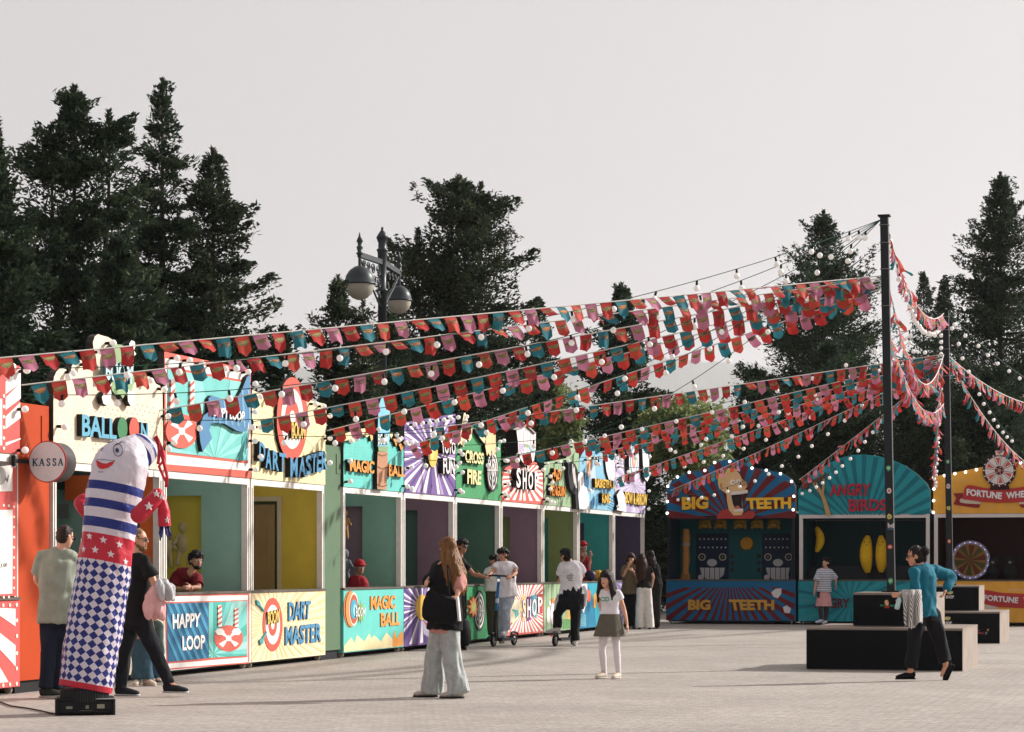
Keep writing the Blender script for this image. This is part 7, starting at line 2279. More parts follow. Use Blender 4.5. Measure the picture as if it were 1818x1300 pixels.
def cloth_bundle(label, mat_, cs, rad, seed):
    r = item('folded_garment', label, 'garment', cs[0], None)
    m = MB(mat_)
    for k in range(5):
        o = Vector((.03 * math.sin(k * 2.1), .03 * math.cos(k * 1.7), 0))
        limb(m, [p + o * (1 + i * .5) for i, p in enumerate(cs)], [x * (.8 + .1 * k % 3) for x in rad])
    fuse(m, 'cloth', r, .010, 2, .016, (16, 16, 5), seed=seed)
cloth_bundle('pink garment hanging from the forearm of the man in black', CLOTH(222, 170, 168), [wb((345, 500, -.22)), wb((330, 560, -.24)), wb((325, 640, -.24)), wb((340, 690, -.24))], [.04, .055, .06, .035], 2)
cloth_bundle('white and dark green garment bunched over the hand of the man in black', CLOTH(186, 184, 186), [wb((380, 450, -.20)), wb((410, 500, -.22)), wb((420, 560, -.22))], [.04, .05, .03], 4)

# --- mother and child at the balloon counter, mostly hidden by him
person('person in pink top and blue jeans at the cream counter, behind the man in black', 29.0, q,
    dict(head=(205, 420), neck=(215, 500), shL=(170, 530), elL=(150, 650), wrL=(175, 740, .1), shR=(270, 530), elR=(275, 650), wrR=(260, 740, .1), hipL=(215, 830), hipR=(275, 830), knL=(222, 980), knR=(272, 980), anL=(218, 1125), anR=(275, 1125), toeL=(205, 1160, -.10), toeR=(305, 1160, -.06)),
    (.3, -.9), (-.5, .85, 0), SKIN(), hairof('long', 60, 42, 32, len=.3), dict(mat=CLOTH(206, 146, 130), sleeve=.6, hem=.02), dict(mat=DENIM(62, 92, 108), style='loose', up=.0, fold=.016), dict(mat=CLOTH(206, 192, 176), sole=M((200, 190, 176), .7, .05)), .88, .95)
person('small child in blue jeans at the cream counter beside the person in pink', 29.9, q,
    dict(head=(330, 640), neck=(330, 715), shL=(300, 740), elL=(295, 820), wrL=(300, 880), shR=(362, 740), elR=(372, 820), wrR=(368, 880), hipL=(318, 920), hipR=(350, 920), knL=(320, 1020), knR=(350, 1020), anL=(320, 1115), anR=(350, 1115), toeL=(325, 1140, -.08), toeR=(362, 1140, -.06)),
    (.2, .95), (.1, .98, 0), SKIN(), hairof('crop', 50, 38, 30), dict(mat=CLOTH(70, 90, 84), sleeve=.6), dict(mat=DENIM(60, 88, 110), style='loose'), dict(mat=CLOTH(206, 192, 186)), .62, .86)

# --- first scooter rider and friend
q = zq(850, 960, 6.5); ZR = 43.0
person('young man in white tee and pale jeans riding the blue scooter', ZR, q,
    dict(head=(278, 165), neck=(298, 248), shL=(212, 285, -.02), elL=(155, 365, -.16), wrL=(118, 398, -.32), haL=(95, 404, -.40), shR=(392, 290, .02), elR=(428, 370, -.10), wrR=(382, 415, -.30), haR=(352, 424, -.36), hipL=(290, 605, .02), hipR=(360, 605, .06),
         knL=(285, 800, .14), knR=(318, 800, -.06), anL=(275, 1125, .20), anR=(315, 1030, -.02), toeL=(250, 1180, .0), toeR=(285, 1085, -.14)),
    (-.35, -.9), (-.72, -.66, -.18), SKIN(186, 134, 106), hairof('thick', 28, 24, 24), dict(mat=CLOTH(226, 222, 224), sleeve=.55, off=.030, hem=.06, fold=.014), dict(mat=DENIM(170, 180, 190), style='regular', fold=.014), dict(mat=CLOTH(206, 202, 198), sole=M((200, 198, 192), .7, .05)), 1.0, 1.0)
person('dark haired youngster in white tee and olive trousers behind the blue scooter', 44.4, q,
    dict(head=(178, 240), neck=(172, 318), shL=(112, 350), elL=(72, 430, -.05), wrL=(30, 400, -.1), shR=(215, 350), elR=(228, 430), wrR=(215, 520), hipL=(140, 570), hipR=(195, 570), knL=(140, 790), knR=(195, 790), anL=(150, 1090), anR=(200, 1090), toeL=(130, 1140, -.08), toeR=(200, 1140, -.08)),
    (-.3, -.9), (-.7, -.7, 0), SKIN(170, 120, 96), hairof('thick', 24, 22, 22), dict(mat=CLOTH(220, 216, 214), sleeve=.6, hem=.02, off=.026), dict(mat=CLOTH(66, 66, 52), style='regular', k=1.05), dict(mat=CLOTH(40, 40, 44)), .96, .98)

def scooter(label, front, rear, bar_c, bar_d, stemcol, blue=False):
    """front and rear: wheel contact points on the ground"""
    r = thing('electric_scooter', label, 'scooter', (front + rear) / 2, 0, 'electric scooters')
    d = (front - rear); Ln = d.length; d.normalize(); sd = d.cross(UP)
    R_ = .105
    BK = M((22, 22, 24), .4, .08)
    for c in (front, rear):
        c = Vector((c.x, c.y, R_))
        t = MB(M((18, 18, 19), .8, .1)); t.tube([c + (d * math.cos(a) + UP * math.sin(a)) * (R_ - .022) for a in [2 * math.pi * k / 24 for k in range(25)]], .024, 10, cap=False); w_ = t.build('wheel', r)
        h = MB(M((120, 118, 114), .4, .1, metal=.5)); h.lathe(c - sd * .02, [(.03, 0), (R_ - .035, .005), (R_ - .035, .035), (.03, .04)], 20, sd); h.build('rim', w_)
    b = MB(BK)
    dk0, dk1 = rear + d * .10, front - d * .20
    b.cbox((dk0 + dk1) / 2 + UP * .12, d, sd, UP, (dk1 - dk0).length / 2, .075, .025); b.build('deck', r)
    b = MB(BK); b.tube([dk1 + UP * .12, front - d * .10 + UP * .22, front - d * .05 + UP * .30], .03, 8); b.build('neck_tube', r)
    b = MB(BK)
    b.tube([rear + UP * .22 - d * .13, rear + UP * .245, rear + UP * .23 + d * .1, rear + UP * .15 + d * .14], .022, 8); b.tube([front + UP * .23 + d * .09, front + UP * .24, front + UP * .22 - d * .1], .022, 8); b.build('fender', r)
    b = MB(BK); b.tube([front + UP * R_ + sd * .04, front + UP * .26 + sd * .03 - d * .03], .014, 6); b.tube([front + UP * R_ - sd * .04, front + UP * .26 - sd * .03 - d * .03], .014, 6); b.build('fork', r)
    s0 = front + UP * .27 - d * .04; s1 = bar_c
    b = MB(BK); b.tube([s0, s0.lerp(s1, .38)], .034, 10); b.build('lower_stem', r)
    b = MB(stemcol); b.tube([s0.lerp(s1, .38), s1], .027, 10); st = b.build('stem', r)
    if blue:
        b = MB(M((190, 200, 206), .5, .05)); cc = s0.lerp(s1, .52); b.tube([cc, s0.lerp(s1, .60)], .0285, 10); b.build('stem_label', st)
    b = MB(BK); b.tube([bar_c - bar_d * .26, bar_c - bar_d * .1 + UP * .01, bar_c + bar_d * .1 + UP * .01, bar_c + bar_d * .26], .016, 8); bar = b.build('handlebar', r)
    b = MB(M((30, 30, 32), .9, .05))
    for sg in (-1, 1): b.cut(); b.tube([bar_c + bar_d * sg * .16, bar_c + bar_d * sg * .27], .021, 8)
    b.build('grip', bar)
    b = MB(M((226, 226, 222), .3, 0, emit=.3)); b.ell(s1 - UP * .07 + d * .03, .028, .028, .028); b.build('headlight', r)
    b = MB(M((190, 40, 36), .4, .05)); b.ell(rear + UP * .2 - d * .16, .025, .025, .02); b.build('tail_light', r)
def wq(q_, Z): return lambda v: pix(*q_((v[0], v[1]))[0], Z + (v[2] if len(v) > 2 else 0))
wr1 = wq(q, ZR)
fr = gpix(*q((170, 1226))[0]); fr.z = 0
re = fr + Vector((.36, .80, 0))
scooter('electric scooter with blue stem under the rider in pale jeans', fr, re, wr1((235, 412, -.34)), Vector((.98, .18, -.05)).normalized(), M((38, 104, 150), .4, .06), True)

# --- second rider, seen from behind
person('young man in white tee with black jacket tied at the waist on the black scooter', ZR, q,
    dict(head=(1002, 175), neck=(1058, 248), shL=(965, 290, .02), elL=(948, 425, .14), wrL=(930, 440, .34), shR=(1160, 285, -.02), elR=(1200, 400, .06), wrR=(1185, 430, .26), hipL=(1030, 640, .0), hipR=(1110, 640, .0),
         knL=(905, 850, .10), knR=(1118, 900, -.02), anL=(905, 1005, .05), anR=(1112, 1150, -.02), toeL=(820, 1050, .05), toeR=(1108, 1195, .10)),
    (-.1, .98), (-.72, .68, -.05), SKIN(198, 140, 112), hairof('thick', 26, 22, 24), dict(mat=CLOTH(224, 220, 224), sleeve=.75, off=.036, hem=-.06, sw=.036, wide=1.08), dict(mat=CLOTH(22, 23, 27), style='regular', fold=.016, k=1.04), dict(mat=CLOTH(200, 196, 190), sole=M((196, 190, 184), .7, .05)), 1.03, 1.0)
m = MB(CLOTH(24, 26, 32)); w2 = wq(q, ZR)
r = item('tied_jacket', 'black jacket knotted round the waist of the second scooter rider', 'jacket', w2((1075, 650)))
etube(m, [w2((1085, 470)), w2((1080, 530)), w2((1072, 620)), w2((1068, 700)), w2((1070, 790))], [.135, .16, .215, .235, .22], [.12, .15, .19, .20, .17], Vector((1, 0, 0)))
fuse(m, 'cloth', r, .012, 3, .02, (9, 9, 4))
m = MB(CLOTH(214, 208, 212)); m.tube([w2((925, 620, .1)), w2((905, 700, .1)), w2((905, 800, .08))], [.03, .05, .06], 10); m.cut(); m.tube([w2((1205, 520, .1)), w2((1232, 600, .1)), w2((1215, 760, .08))], [.03, .05, .04], 10)
m.build('sleeve', r)
# dark print on the back of the shirt
pb = MB(CLOTH(48, 48, 56)); rr = random.Random(2)
for k in range(5):
    for i in range(4):
        c = w2((1020 + i * 19 + (k % 2) * 9, 385 + k * 18, -.225 - .004 * k))
        if rr.random() < .85: pb.cbox(c, Vector((.5, 0, .86)), Vector((.86, 0, -.5)), Vector((0, 1, 0)), .007, .011, .004)
pb.build('back_print', bpy.data.objects['person.00%d' % 0] if False else r)
bl = gpix(*q((880, 1221))[0])
scooter('black electric scooter under the rider with the tied jacket', bl + Vector((.34, .80, 0)), bl, w2((1075, 430, .42)), Vector((.98, -.15, 0)).normalized(), M((24, 24, 26), .4, .08))

# --- three women by the far end
q = zq(1090, 960, 7.65); Z3 = F * CAMH / (1117.5 - HY)
person('woman in olive top and black trousers with her hands at her mouth', Z3 + .3, q,
    dict(head=(232, 240), neck=(225, 330), shL=(135, 375), elL=(125, 480, -.12), wrL=(200, 345, -.16), haL=(215, 300, -.15), shR=(300, 385), elR=(318, 500, -.1), wrR=(262, 420, -.2), haR=(235, 400, -.22), hipL=(180, 690), hipR=(260, 690), knL=(190, 930), knR=(262, 930), anL=(200, 1165), anR=(265, 1165), toeL=(190, 1190, -.12), toeR=(272, 1190, -.12)),
    (.1, -1), (.15, -.98, -.05), SKIN(), hairof('long', 66, 42, 32, len=.36, spread=1.1), dict(mat=CLOTH(112, 96, 74), sleeve=.9, hem=.06, off=.034, wide=1.05), dict(mat=CLOTH(20, 20, 24), style='loose'), dict(mat=CLOTH(22, 22, 24)), .97, 1.0)
person('woman in white trousers with long brown hair, seen from behind', Z3, q,
    dict(head=(375, 255), neck=(395, 345), shL=(335, 385), elL=(315, 500, .1), wrL=(330, 600, .2), shR=(490, 385), elR=(535, 490, -.02), wrR=(518, 585, .08), hipL=(365, 660), hipR=(455, 660), knL=(350, 930), knR=(475, 930), anL=(348, 1170), anR=(485, 1170), toeL=(345, 1192, .12), toeR=(490, 1192, .12)),
    (-.2, .98), (-.25, .96, 0), SKIN(), hairof('long', 70, 40, 30, len=.52, spread=1.1), dict(mat=CLOTH(34, 32, 30), sleeve=.5, hem=-.10, off=.014, crop=2), dict(mat=CLOTH(222, 214, 206), style='wide', fold=.008, k=.92, rise=.12, down=.02), dict(mat=CLOTH(30, 28, 28)), .95, 1.0)
person('curly haired woman in black behind the one in white trousers', Z3 + .5, q,
    dict(head=(488, 215), neck=(520, 300), shL=(478, 345), elL=(450, 480), wrL=(470, 600), shR=(575, 350), elR=(590, 480, -.05), wrR=(540, 560, -.1), hipL=(530, 620), hipR=(590, 620), knL=(540, 900), knR=(585, 900), anL=(545, 1160), anR=(580, 1160), toeL=(540, 1188, .1), toeR=(585, 1188, .1)),
    (-.5, .85), (-.6, .8, 0), SKIN(), hairof('curly', 44, 28, 22, len=.34, spread=1.2), dict(mat=CLOTH(28, 26, 28), sleeve=None, hem=-.04, off=.012), dict(mat=CLOTH(30, 30, 28), style='regular'), dict(mat=CLOTH(22, 22, 24)), 1.0, 1.02)

# --- girl leaning at the turquoise counter
def STRIPED():
    m = bpy.data.materials.new('striped_cloth'); m.use_nodes = True; n, l = m.node_tree.nodes, m.node_tree.links
    p = n['Principled BSDF']; p.inputs['Roughness'].default_value = .9; p.inputs['Specular IOR Level'].default_value = .2
    tc = n.new('ShaderNodeTexCoord'); wv = n.new('ShaderNodeTexWave'); wv.bands_direction = 'Z'; wv.inputs['Scale'].default_value = 7.5; wv.inputs['Distortion'].default_value = 1.2; wv.inputs['Detail'].default_value = 1
    rp = n.new('ShaderNodeValToRGB'); rp.color_ramp.elements[0].position = .28; rp.color_ramp.elements[0].color = (.08, .10, .17, 1); rp.color_ramp.elements[1].position = .42; rp.color_ramp.elements[1].color = (.62, .62, .66, 1)
    l.new(tc.outputs['Object'], wv.inputs[0]); l.new(wv.outputs[0], rp.inputs[0]); l.new(rp.outputs[0], p.inputs['Base Color'])
    return m
q = zq(1400, 780, 3.825); ZL = BACK.Z(1465) - .42
person('girl in striped top and pink shorts leaning on the turquoise counter', ZL, q,
    dict(head=(258, 838), neck=(250, 880), shL=(205, 895), elL=(188, 965, -.05), wrL=(176, 1030, -.05), shR=(288, 900), elR=(318, 950, .05), wrR=(320, 985, .08), hipL=(215, 1030), hipR=(262, 1030), knL=(215, 1135, -.05), knR=(258, 1140), anL=(222, 1225, -.05), anR=(252, 1232, -.02), toeL=(200, 1250, -.12), toeR=(240, 1254, -.14)),
    (-.3, -.95), (-.85, -.42, .25), SKIN(196, 150, 130), hairof('thick', 26, 22, 24), dict(mat=STRIPED(), sleeve=.95, hem=.02, off=.028, sw=.03), dict(mat=CLOTH(206, 150, 150), style='skirt', len=.46, r0=.13, r1=.195, tights=CLOTH(64, 48, 50, .05), rise=.10), dict(mat=CLOTH(186, 186, 196)), .96, 1.0)
# --- stall keepers
q = zq(280, 840, 3.612); ZK = ROW.Z(355) + .55
person('bearded stall keeper in maroon tee and dark apron leaning on the ring toss counter', ZK, q,
    dict(head=(246, 560), neck=(210, 640), shL=(120, 660, .1), elL=(100, 745, -.1), wrL=(170, 745, -.25), shR=(255, 665, .05), elR=(262, 735, -.15), wrR=(215, 735, -.28), hipL=(60, 830, .5), hipR=(130, 830, .5), knL=(70, 1000, .45), knR=(130, 1000, .45), anL=(70, 1150, .5), anR=(130, 1150, .5)),
    (.5, -.8), (.55, -.82, -.05), SKIN(176, 124, 100), hairof('thick', 26, 22, 22), dict(mat=CLOTH(112, 24, 36), sleeve=.8, off=.03, hem=.05), dict(mat=CLOTH(30, 30, 34), style='regular'), dict(mat=CLOTH(30, 30, 32)), 1.04, 1.02, beard=True)
q = zq(580, 860, 4.0625); ZK = ROW.Z(636) + 1.2
RC = CLOTH(160, 30, 40)
person('stall keeper in red cap and red tee inside the turquoise MAGIC BALL stall', ZK, q,
    dict(head=(238, 600), neck=(225, 660), shL=(185, 685), elL=(170, 770), wrL=(190, 830, -.1), shR=(268, 690), elR=(280, 770), wrR=(270, 830, -.1), hipL=(200, 900), hipR=(250, 900), knL=(200, 1020), knR=(250, 1020), anL=(200, 1150), anR=(250, 1150)),
    (.3, -.9), (.45, -.85, -.1), SKIN(150, 108, 88), hairof('crop', 30, 24, 22, cap=RC), dict(mat=CLOTH(140, 26, 36), sleeve=.7), dict(mat=CLOTH(26, 26, 30), style='regular'), None, .92, .98)
q = zq(860, 900, 4.0625); ZK = ROW.Z(1044) + .9
person('stall keeper in red cap raising both hands inside the BASKETBALL KING stall', ZK, q,
    dict(head=(712, 290), neck=(705, 345), shL=(665, 375), elL=(668, 440, -.08), wrL=(718, 372, -.22), haL=(728, 345, -.24), shR=(748, 375), elR=(752, 430, -.1), wrR=(764, 362, -.22), haR=(768, 340, -.24), hipL=(690, 560), hipR=(730, 560), knL=(690, 700), knR=(730, 700), anL=(690, 860), anR=(730, 860)),
    (.4, -.9), (.6, -.78, 0), SKIN(176, 128, 106), hairof('crop', 30, 24, 22, cap=RC), dict(mat=CLOTH(156, 26, 44), sleeve=.7), dict(mat=CLOTH(26, 26, 30), style='regular'), None, 1.0, 1.0)
# balls on the basketball counter
for i, (x, y, col, lab) in enumerate(((782, 498, M((52, 34, 62), .5, .08), 'dark purple and white ball on the BASKETBALL KING counter'), (838, 496, M((190, 160, 40), .5, .08), 'yellow ball on the BASKETBALL KING counter'))):
    X, Yp = q((x, y))[0]; Zb_ = ROW.Z(X) + .05
    c = pix(X, Yp, Zb_)
    rb = .122
    r = item('basketball', lab, 'ball', c, 'balls on the counter')
    c = Vector((c.x - .05, c.y, 1.088 + rb))
    b = MB(col); b.ell(c, rb, rb, rb, seg=24, rings=16); b.build('ball', r)
    b = MB(M((30, 24, 28), .6, .05))
    for ax in (Vector((1, 0, 0)), Vector((0, .3, 1))):
        a_ = ax.orthogonal().normalized(); b_ = ax.normalized().cross(a_)
        b.tube([c + (a_ * math.cos(t) + b_ * math.sin(t)) * (rb + .0005) for t in [2 * math.pi * k / 32 for k in range(33)]], .003, 5, cap=False)
    b.build('seam', r)

# plush toys inside the stalls
def limb_plush(px, py, h, label, Z, mat_):
    c = pix(px, py, Z)
    r = item('plush_toy', label, 'plush toy', c, 'pale plush toys in the ring toss stall')
    m = MB(mat_)
    m.ell(c, .15 * h, .12 * h, .24 * h); m.ell(c + UP * .36 * h, .12 * h, .11 * h, .14 * h)
    for sg in (-1, 1):
        limb(m, [c + Vector((sg * .12 * h, 0, .16 * h)), c + Vector((sg * .22 * h, -.03, -.02 * h))], [.05 * h, .045 * h])
        limb(m, [c + Vector((sg * .08 * h, 0, -.18 * h)), c + Vector((sg * .12 * h, -.03, -.46 * h))], [.06 * h, .05 * h])
    fuse(m, 'body', r, .012, 2, .006, (14, 14, 14))
    s_ = MB(M((90, 88, 84), .5, .1)); s_.tube([c + UP * .48 * h, Vector((c.x, c.y, 2.66))], .004, 5); s_.build('string', r)
q = zq(280, 840, 3.612); ZP = ROW.Z(325) + 2.6
for (x, y, h, lab) in ((165, 450, .62, 'beige plush toy with limbs hanging beside the bearded stall keeper'), (60, 480, .55, 'beige plush toy hanging at the left of the ring toss stall')):
    limb_plush(*q((x, y))[0], h, lab, ZP, CLOTH(190, 170, 128))

q = zq(580, 860, 4.0625)
limb_plush(*q((128, 600))[0], .62, 'grey plush toy standing inside the MAGIC BALL stall beside the red cap', ROW.Z(612) + 1.9, CLOTH(96, 104, 112))
limb_plush(*q((125, 285))[0], .5, 'tan plush toy hanging high inside the MAGIC BALL stall', ROW.Z(611) + 2.2, CLOTH(176, 132, 84))

# ---------------------------------------------------------------- air dancer
def air_dancer():
    Z = F * CAMH / (1268 - HY)
    q = zq(80, 1100, 6.5); q2 = zq(130, 740, 5.911); q3 = zq(0, 860, 2.955)
    w = lambda p, d=0: pix(p[0], p[1], Z + d)
    base = w(q((455, 1080))[0]); base.z = 0
    r = thing('air_dancer', 'inflatable tube man with sailor stripes, red starred arms and blue diamond pattern', 'inflatable', base)
    # spine of the tube: (px, py, half width px)
    sp = [(151, 1224, 45), (153, 1216, 46.5), (161, 1160, 47.5), (172, 1090, 47.5), (182, 1030, 46), (190, 970, 45), (196, 920, 46), (204, 870, 47.5), (212, 835, 48), (217, 818, 45.5), (221, 804, 41), (228, 792, 31), (235, 784, 20), (241, 776, 7), (242, 774, 2)]
    def samp(y):
        for (x0, y0, r0), (x1, y1, r1) in zip(sp, sp[1:]):
            if y1 <= y <= y0:
                t = (y0 - y) / (y0 - y1); return x0 + (x1 - x0) * t, r0 + (r1 - r0) * t
        return sp[-1][0], sp[-1][2]
    k = Z / F
    def ring_pt(y, th):
        x, rr = samp(y)
        tilt = .12
        nv = Vector((2.2 * math.cos(th), 2.2 * math.sin(th), y * .055)); wr = 1 + .012 * math.sin(9 * th + y * .07) + .055 * noise.noise(nv) + .030 * (1 - 2 * abs(noise.noise(nv * 2.6)))
        c = w((x, y + 6 * math.cos(th) * .6))
        return c + Vector((math.cos(th) * rr * k * wr, -math.sin(th) * rr * k * wr, -math.cos(th) * rr * k * .10 + math.sin(th) * rr * k * .10))
    def fabric(rgb, checker=None):
        m = bpy.data.materials.new('nylon'); m.use_nodes = True; n, l = m.node_tree.nodes, m.node_tree.links; p = n['Principled BSDF']
        p.inputs['Roughness'].default_value = .42; p.inputs['Specular IOR Level'].default_value = .35
        lin = [s2l(c) for c in rgb]; p.inputs['Base Color'].default_value = (*lin, 1)
        if checker:
            uv = n.new('ShaderNodeUVMap'); mp = n.new('ShaderNodeMapping'); mp.inputs['Rotation'].default_value = (0, 0, R(45)); mp.inputs['Scale'].default_value = (1.414 / 2 * 2, 1.414 / 2 * 2, 1)
            ck = n.new('ShaderNodeTexChecker'); ck.inputs['Scale'].default_value = 1
            ck.inputs['Color1'].default_value = (*lin, 1); ck.inputs['Color2'].default_value = (*[s2l(c) for c in checker], 1)
            l.new(uv.outputs[0], mp.inputs[0]); l.new(mp.outputs[0], ck.inputs['Vector']); l.new(ck.outputs['Color'], p.inputs['Base Color'])
        tr = n.new('ShaderNodeBsdfTranslucent'); ms = n.new('ShaderNodeMixShader'); ms.inputs[0].default_value = .22
        if checker: l.new(ck.outputs['Color'], tr.inputs['Color'])
        else: tr.inputs['Color'].default_value = (*lin, 1)
        tc = n.new('ShaderNodeTexCoord'); nz = n.new('ShaderNodeTexNoise'); nz.inputs['Scale'].default_value = 9; nz.inputs['Detail'].default_value = 3
        bp = n.new('ShaderNodeBump'); bp.inputs['Strength'].default_value = .8; bp.inputs['Distance'].default_value = .03
        l.new(tc.outputs['Object'], nz.inputs[0]); l.new(nz.outputs[0], bp.inputs['Height']); l.new(bp.outputs[0], p.inputs['Normal'])
        l.new(p.outputs[0], ms.inputs[1]); l.new(tr.outputs[0], ms.inputs[2]); l.new(ms.outputs[0], n['Material Output'].inputs['Surface'])
        return m
    WHT, NAVY, REDF = fabric((224, 216, 224)), fabric((40, 52, 128)), fabric((206, 46, 66))
    DIA = fabric((38, 50, 124), (222, 212, 222))
    NT = 56
    def section(name, ya, yb, mat_, uv=None, parent=r):
        ny = max(3, int(abs(ya - yb) / 5))
        vs, uvs = [], []
        for i in range(ny + 1):
            y = ya + (yb - ya) * i / ny
            for t in range(NT + 1):
                th = 2 * math.pi * t / NT
                vs.append(ring_pt(y, th)); uvs.append((th / (2 * math.pi) * 18, (1214 - y) / 24.5 * 2 / 1.02 * .82))
        b = MB(mat_)
        b.add(vs, [(i * (NT + 1) + t, i * (NT + 1) + t + 1, (i + 1) * (NT + 1) + t + 1, (i + 1) * (NT + 1) + t) for i in range(ny) for t in range(NT)], True)
        o = b.build(name, parent)
        if uv:
            ul = o.data.uv_layers.new(name='UVMap')
            for lp in o.data.loops: ul.data[lp.index].uv = uvs[lp.vertex_index]
        return o
    section('red_hem', 1224, 1214, REDF)
    section('diamond_skirt', 1214, 999, DIA, True)
    belt = section('red_belt', 999, 953, REDF)
    ys = [953, 942, 925, 908, 893, 877, 862]
    for i, (a, b_) in enumerate(zip(ys, ys[1:])):
        section('navy_stripe' if i % 2 == 1 else 'white_stripe', a, b_, NAVY if i % 2 == 1 else WHT)
    head = section('head', 862, 774.1, WHT)
    # figures laid onto the tube: picture outline pushed onto the surface
    def on_tube(pts, off):
        out = []
        for (px, py) in pts:
            x, rr = samp(py)
            c = max(-.98, min(.98, (px - x) / rr)); th = math.acos(c)
            p = ring_pt(py, th); ctr = w((x, py))
            n_ = (p - ctr); n_.z = 0; n_.normalize()
            out.append(p + n_ * off)
        return out
    def patch(name, pts, mat_, parent, off=.004):
        b = MB(mat_)
        cx = sum(p[0] for p in pts) / len(pts); cy = sum(p[1] for p in pts) / len(pts)
        ringsn = 4; vs, fs = [], []
        n_ = len(pts)
        for i in range(ringsn + 1):
            t = i / ringsn
            vs += on_tube([(cx + (x - cx) * t, cy + (y - cy) * t) for x, y in pts], off)
        for i in range(ringsn):
            for t in range(n_):
                t2 = (t + 1) % n_
                fs.append((i * n_ + t, i * n_ + t2, (i + 1) * n_ + t2, (i + 1) * n_ + t))
        b.add(vs, fs, True); return b.build(name, parent)
    def star(cx, cy, ro, sx=1.0, n=5, rot=-math.pi / 2):
        return [(cx + sx * (ro if i % 2 == 0 else ro * .42) * math.cos(rot + math.pi * i / n), cy + (ro if i % 2 == 0 else ro * .42) * math.sin(rot + math.pi * i / n)) for i in range(2 * n)]
    SW = M((226, 214, 216), .5, .03)
    for x, y in ((492, 297), (565, 306), (642, 313), (458, 367), (524, 363), (602, 371), (668, 392), (440, 318), (700, 335)):
        px, py = q3((x, y))[0]
        xx, rr = samp(py); sx = math.sqrt(max(.15, 1 - ((px - xx) / rr) ** 2))
        patch('star', star(px, py, 7.2, sx), SW, belt)
    INK = M((40, 40, 66), .5, .03)
    def line(name, pts, mat_, wd=.6, off=.006, parent=head):
        p = on_tube(pts, off); b = MB(mat_); b.tube(p, wd * k, 5); b.build(name, parent)
    e = q2((510, 388))[0]
    line('eye_outline', ellpts(e[0], e[1], 8, 11, 24), INK)
    patch('iris', ellpts(e[0] - 1, e[1] + 1, 3.4, 4.4, 18), M((96, 104, 140), .4, .03), head, .006)
    patch('pupil', ellpts(e[0] - 1.2, e[1] + 1.4, 1.7, 2.4, 14), INK, head, .009)
    line('eyebrow', q2((488, 340), (520, 315), (550, 295)), INK)
    line('far_eye', q2((325, 425), (338, 400), (352, 388)), INK)
    line('far_eye', q2((385, 318), (410, 312), (430, 300)), INK)
    mp = q2((278, 520), (330, 545), (400, 545), (450, 528), (484, 504), (460, 550), (420, 585), (370, 604), (320, 605), (288, 580))
    patch('mouth', mp, M((206, 52, 58), .5, .05), head, .006)
    line('lip_line', q2((276, 518), (360, 508), (440, 508), (484, 502)), INK, .4, .012)
    line('chin_line', q2((306, 634), (330, 642), (358, 630)), INK, .4)
    # sailor cap hanging at the back of the head
    c0, c1 = w(q2((700, 260))[0], -.02), w(q2((800, 400))[0], .12)
    axis = (w(q2((835, 300))[0]) - w(q2((690, 400))[0])).normalized()
    cc = w(q2((745, 365))[0], .16)
    prof = [(62, -46), (76, -34), (80, -6), (78, 22), (66, 46), (34, 62), (4, 66)]
    cols = [NAVY, WHT, NAVY, WHT, WHT, NAVY]
    kk = k / 5.911
    ctr = w(q2((690, 365))[0], .15); axv = Vector((.55, .60, .58)).normalized()
    rad = [(150, -112), (178, -62), (189, -20), (186, 40), (172, 82), (143, 125), (94, 165), (5, 190)]
    cap = None
    for i in range(len(rad) - 1):
        b = MB([WHT, NAVY, WHT, NAVY, WHT, NAVY, NAVY][i])
        b.lathe(ctr, [(rad[i][0] * kk, rad[i][1] * kk), (rad[i + 1][0] * kk, rad[i + 1][1] * kk)], 40, axv)
        b.f = b.f[:40]; b.fm = b.fm[:40]; b.sm = b.sm[:40]
        b.build('cap_band', r)
    # streamers behind the head
    for pts, rr in (((850, 215), (900, 300), (930, 400), (960, 520), (985, 620), (975, 740)), 18), (((870, 200), (930, 330), (955, 450), (900, 520), (950, 640), (985, 700)), 15), (((760, 560), (770, 600), (750, 650)), 22), (((890, 260), (905, 380), (890, 500)), 16):
        b = MB(REDF); P3 = [w(p, .30 + .03 * math.sin(i)) for i, p in enumerate(q2(*pts))]
        etube(b, P3, [rr * kk] * len(P3), [rr * kk * .45] * len(P3), Vector((1, .2, 0)), 10); b.build('streamer', r)
    # arms
    def arm(pts, rads, d, nm='arm'):
        b = MB(REDF); P3 = [w(p, d + .02 * i) for i, p in enumerate(pts)]
        limb(b, P3, [x * kk for x in rads], 16)
        return b.build(nm, r), P3
    a1, P1 = arm(q2((690, 1030), (760, 960), (850, 870), (885, 815)), [90, 88, 80, 66], -.30)
    b = MB(REDF); P3 = [w(p, -.20) for p in q2((885, 815), (925, 900), (950, 1000), (958, 1150))]; limb(b, P3, [58, 56, 62, 60], 16) if False else b.tube(P3, [60 * kk, 62 * kk, 66 * kk, 68 * kk], 16); fore = b.build('forearm', r)
    a2, P2 = arm(q2((150, 1010), (110, 960), (70, 905), (100, 860), (150, 850)), [70, 74, 66, 52, 44], .16)
    def flat_star(px, py, ro, d, parent, sx=1.0):
        b = MB(SW); pl = Plane((0, Z + d, 0), (1, 0, 0), (0, -1, 0))
        b.poly(pl, star(px, py, ro, sx), .004, -.02); b.build('star', parent)
    flat_star(*q2((792, 940))[0], 8.2, -.30 - 86 * kk + .008, a1); flat_star(*q2((872, 808))[0], 7, -.27 - 70 * kk, a1, .9)
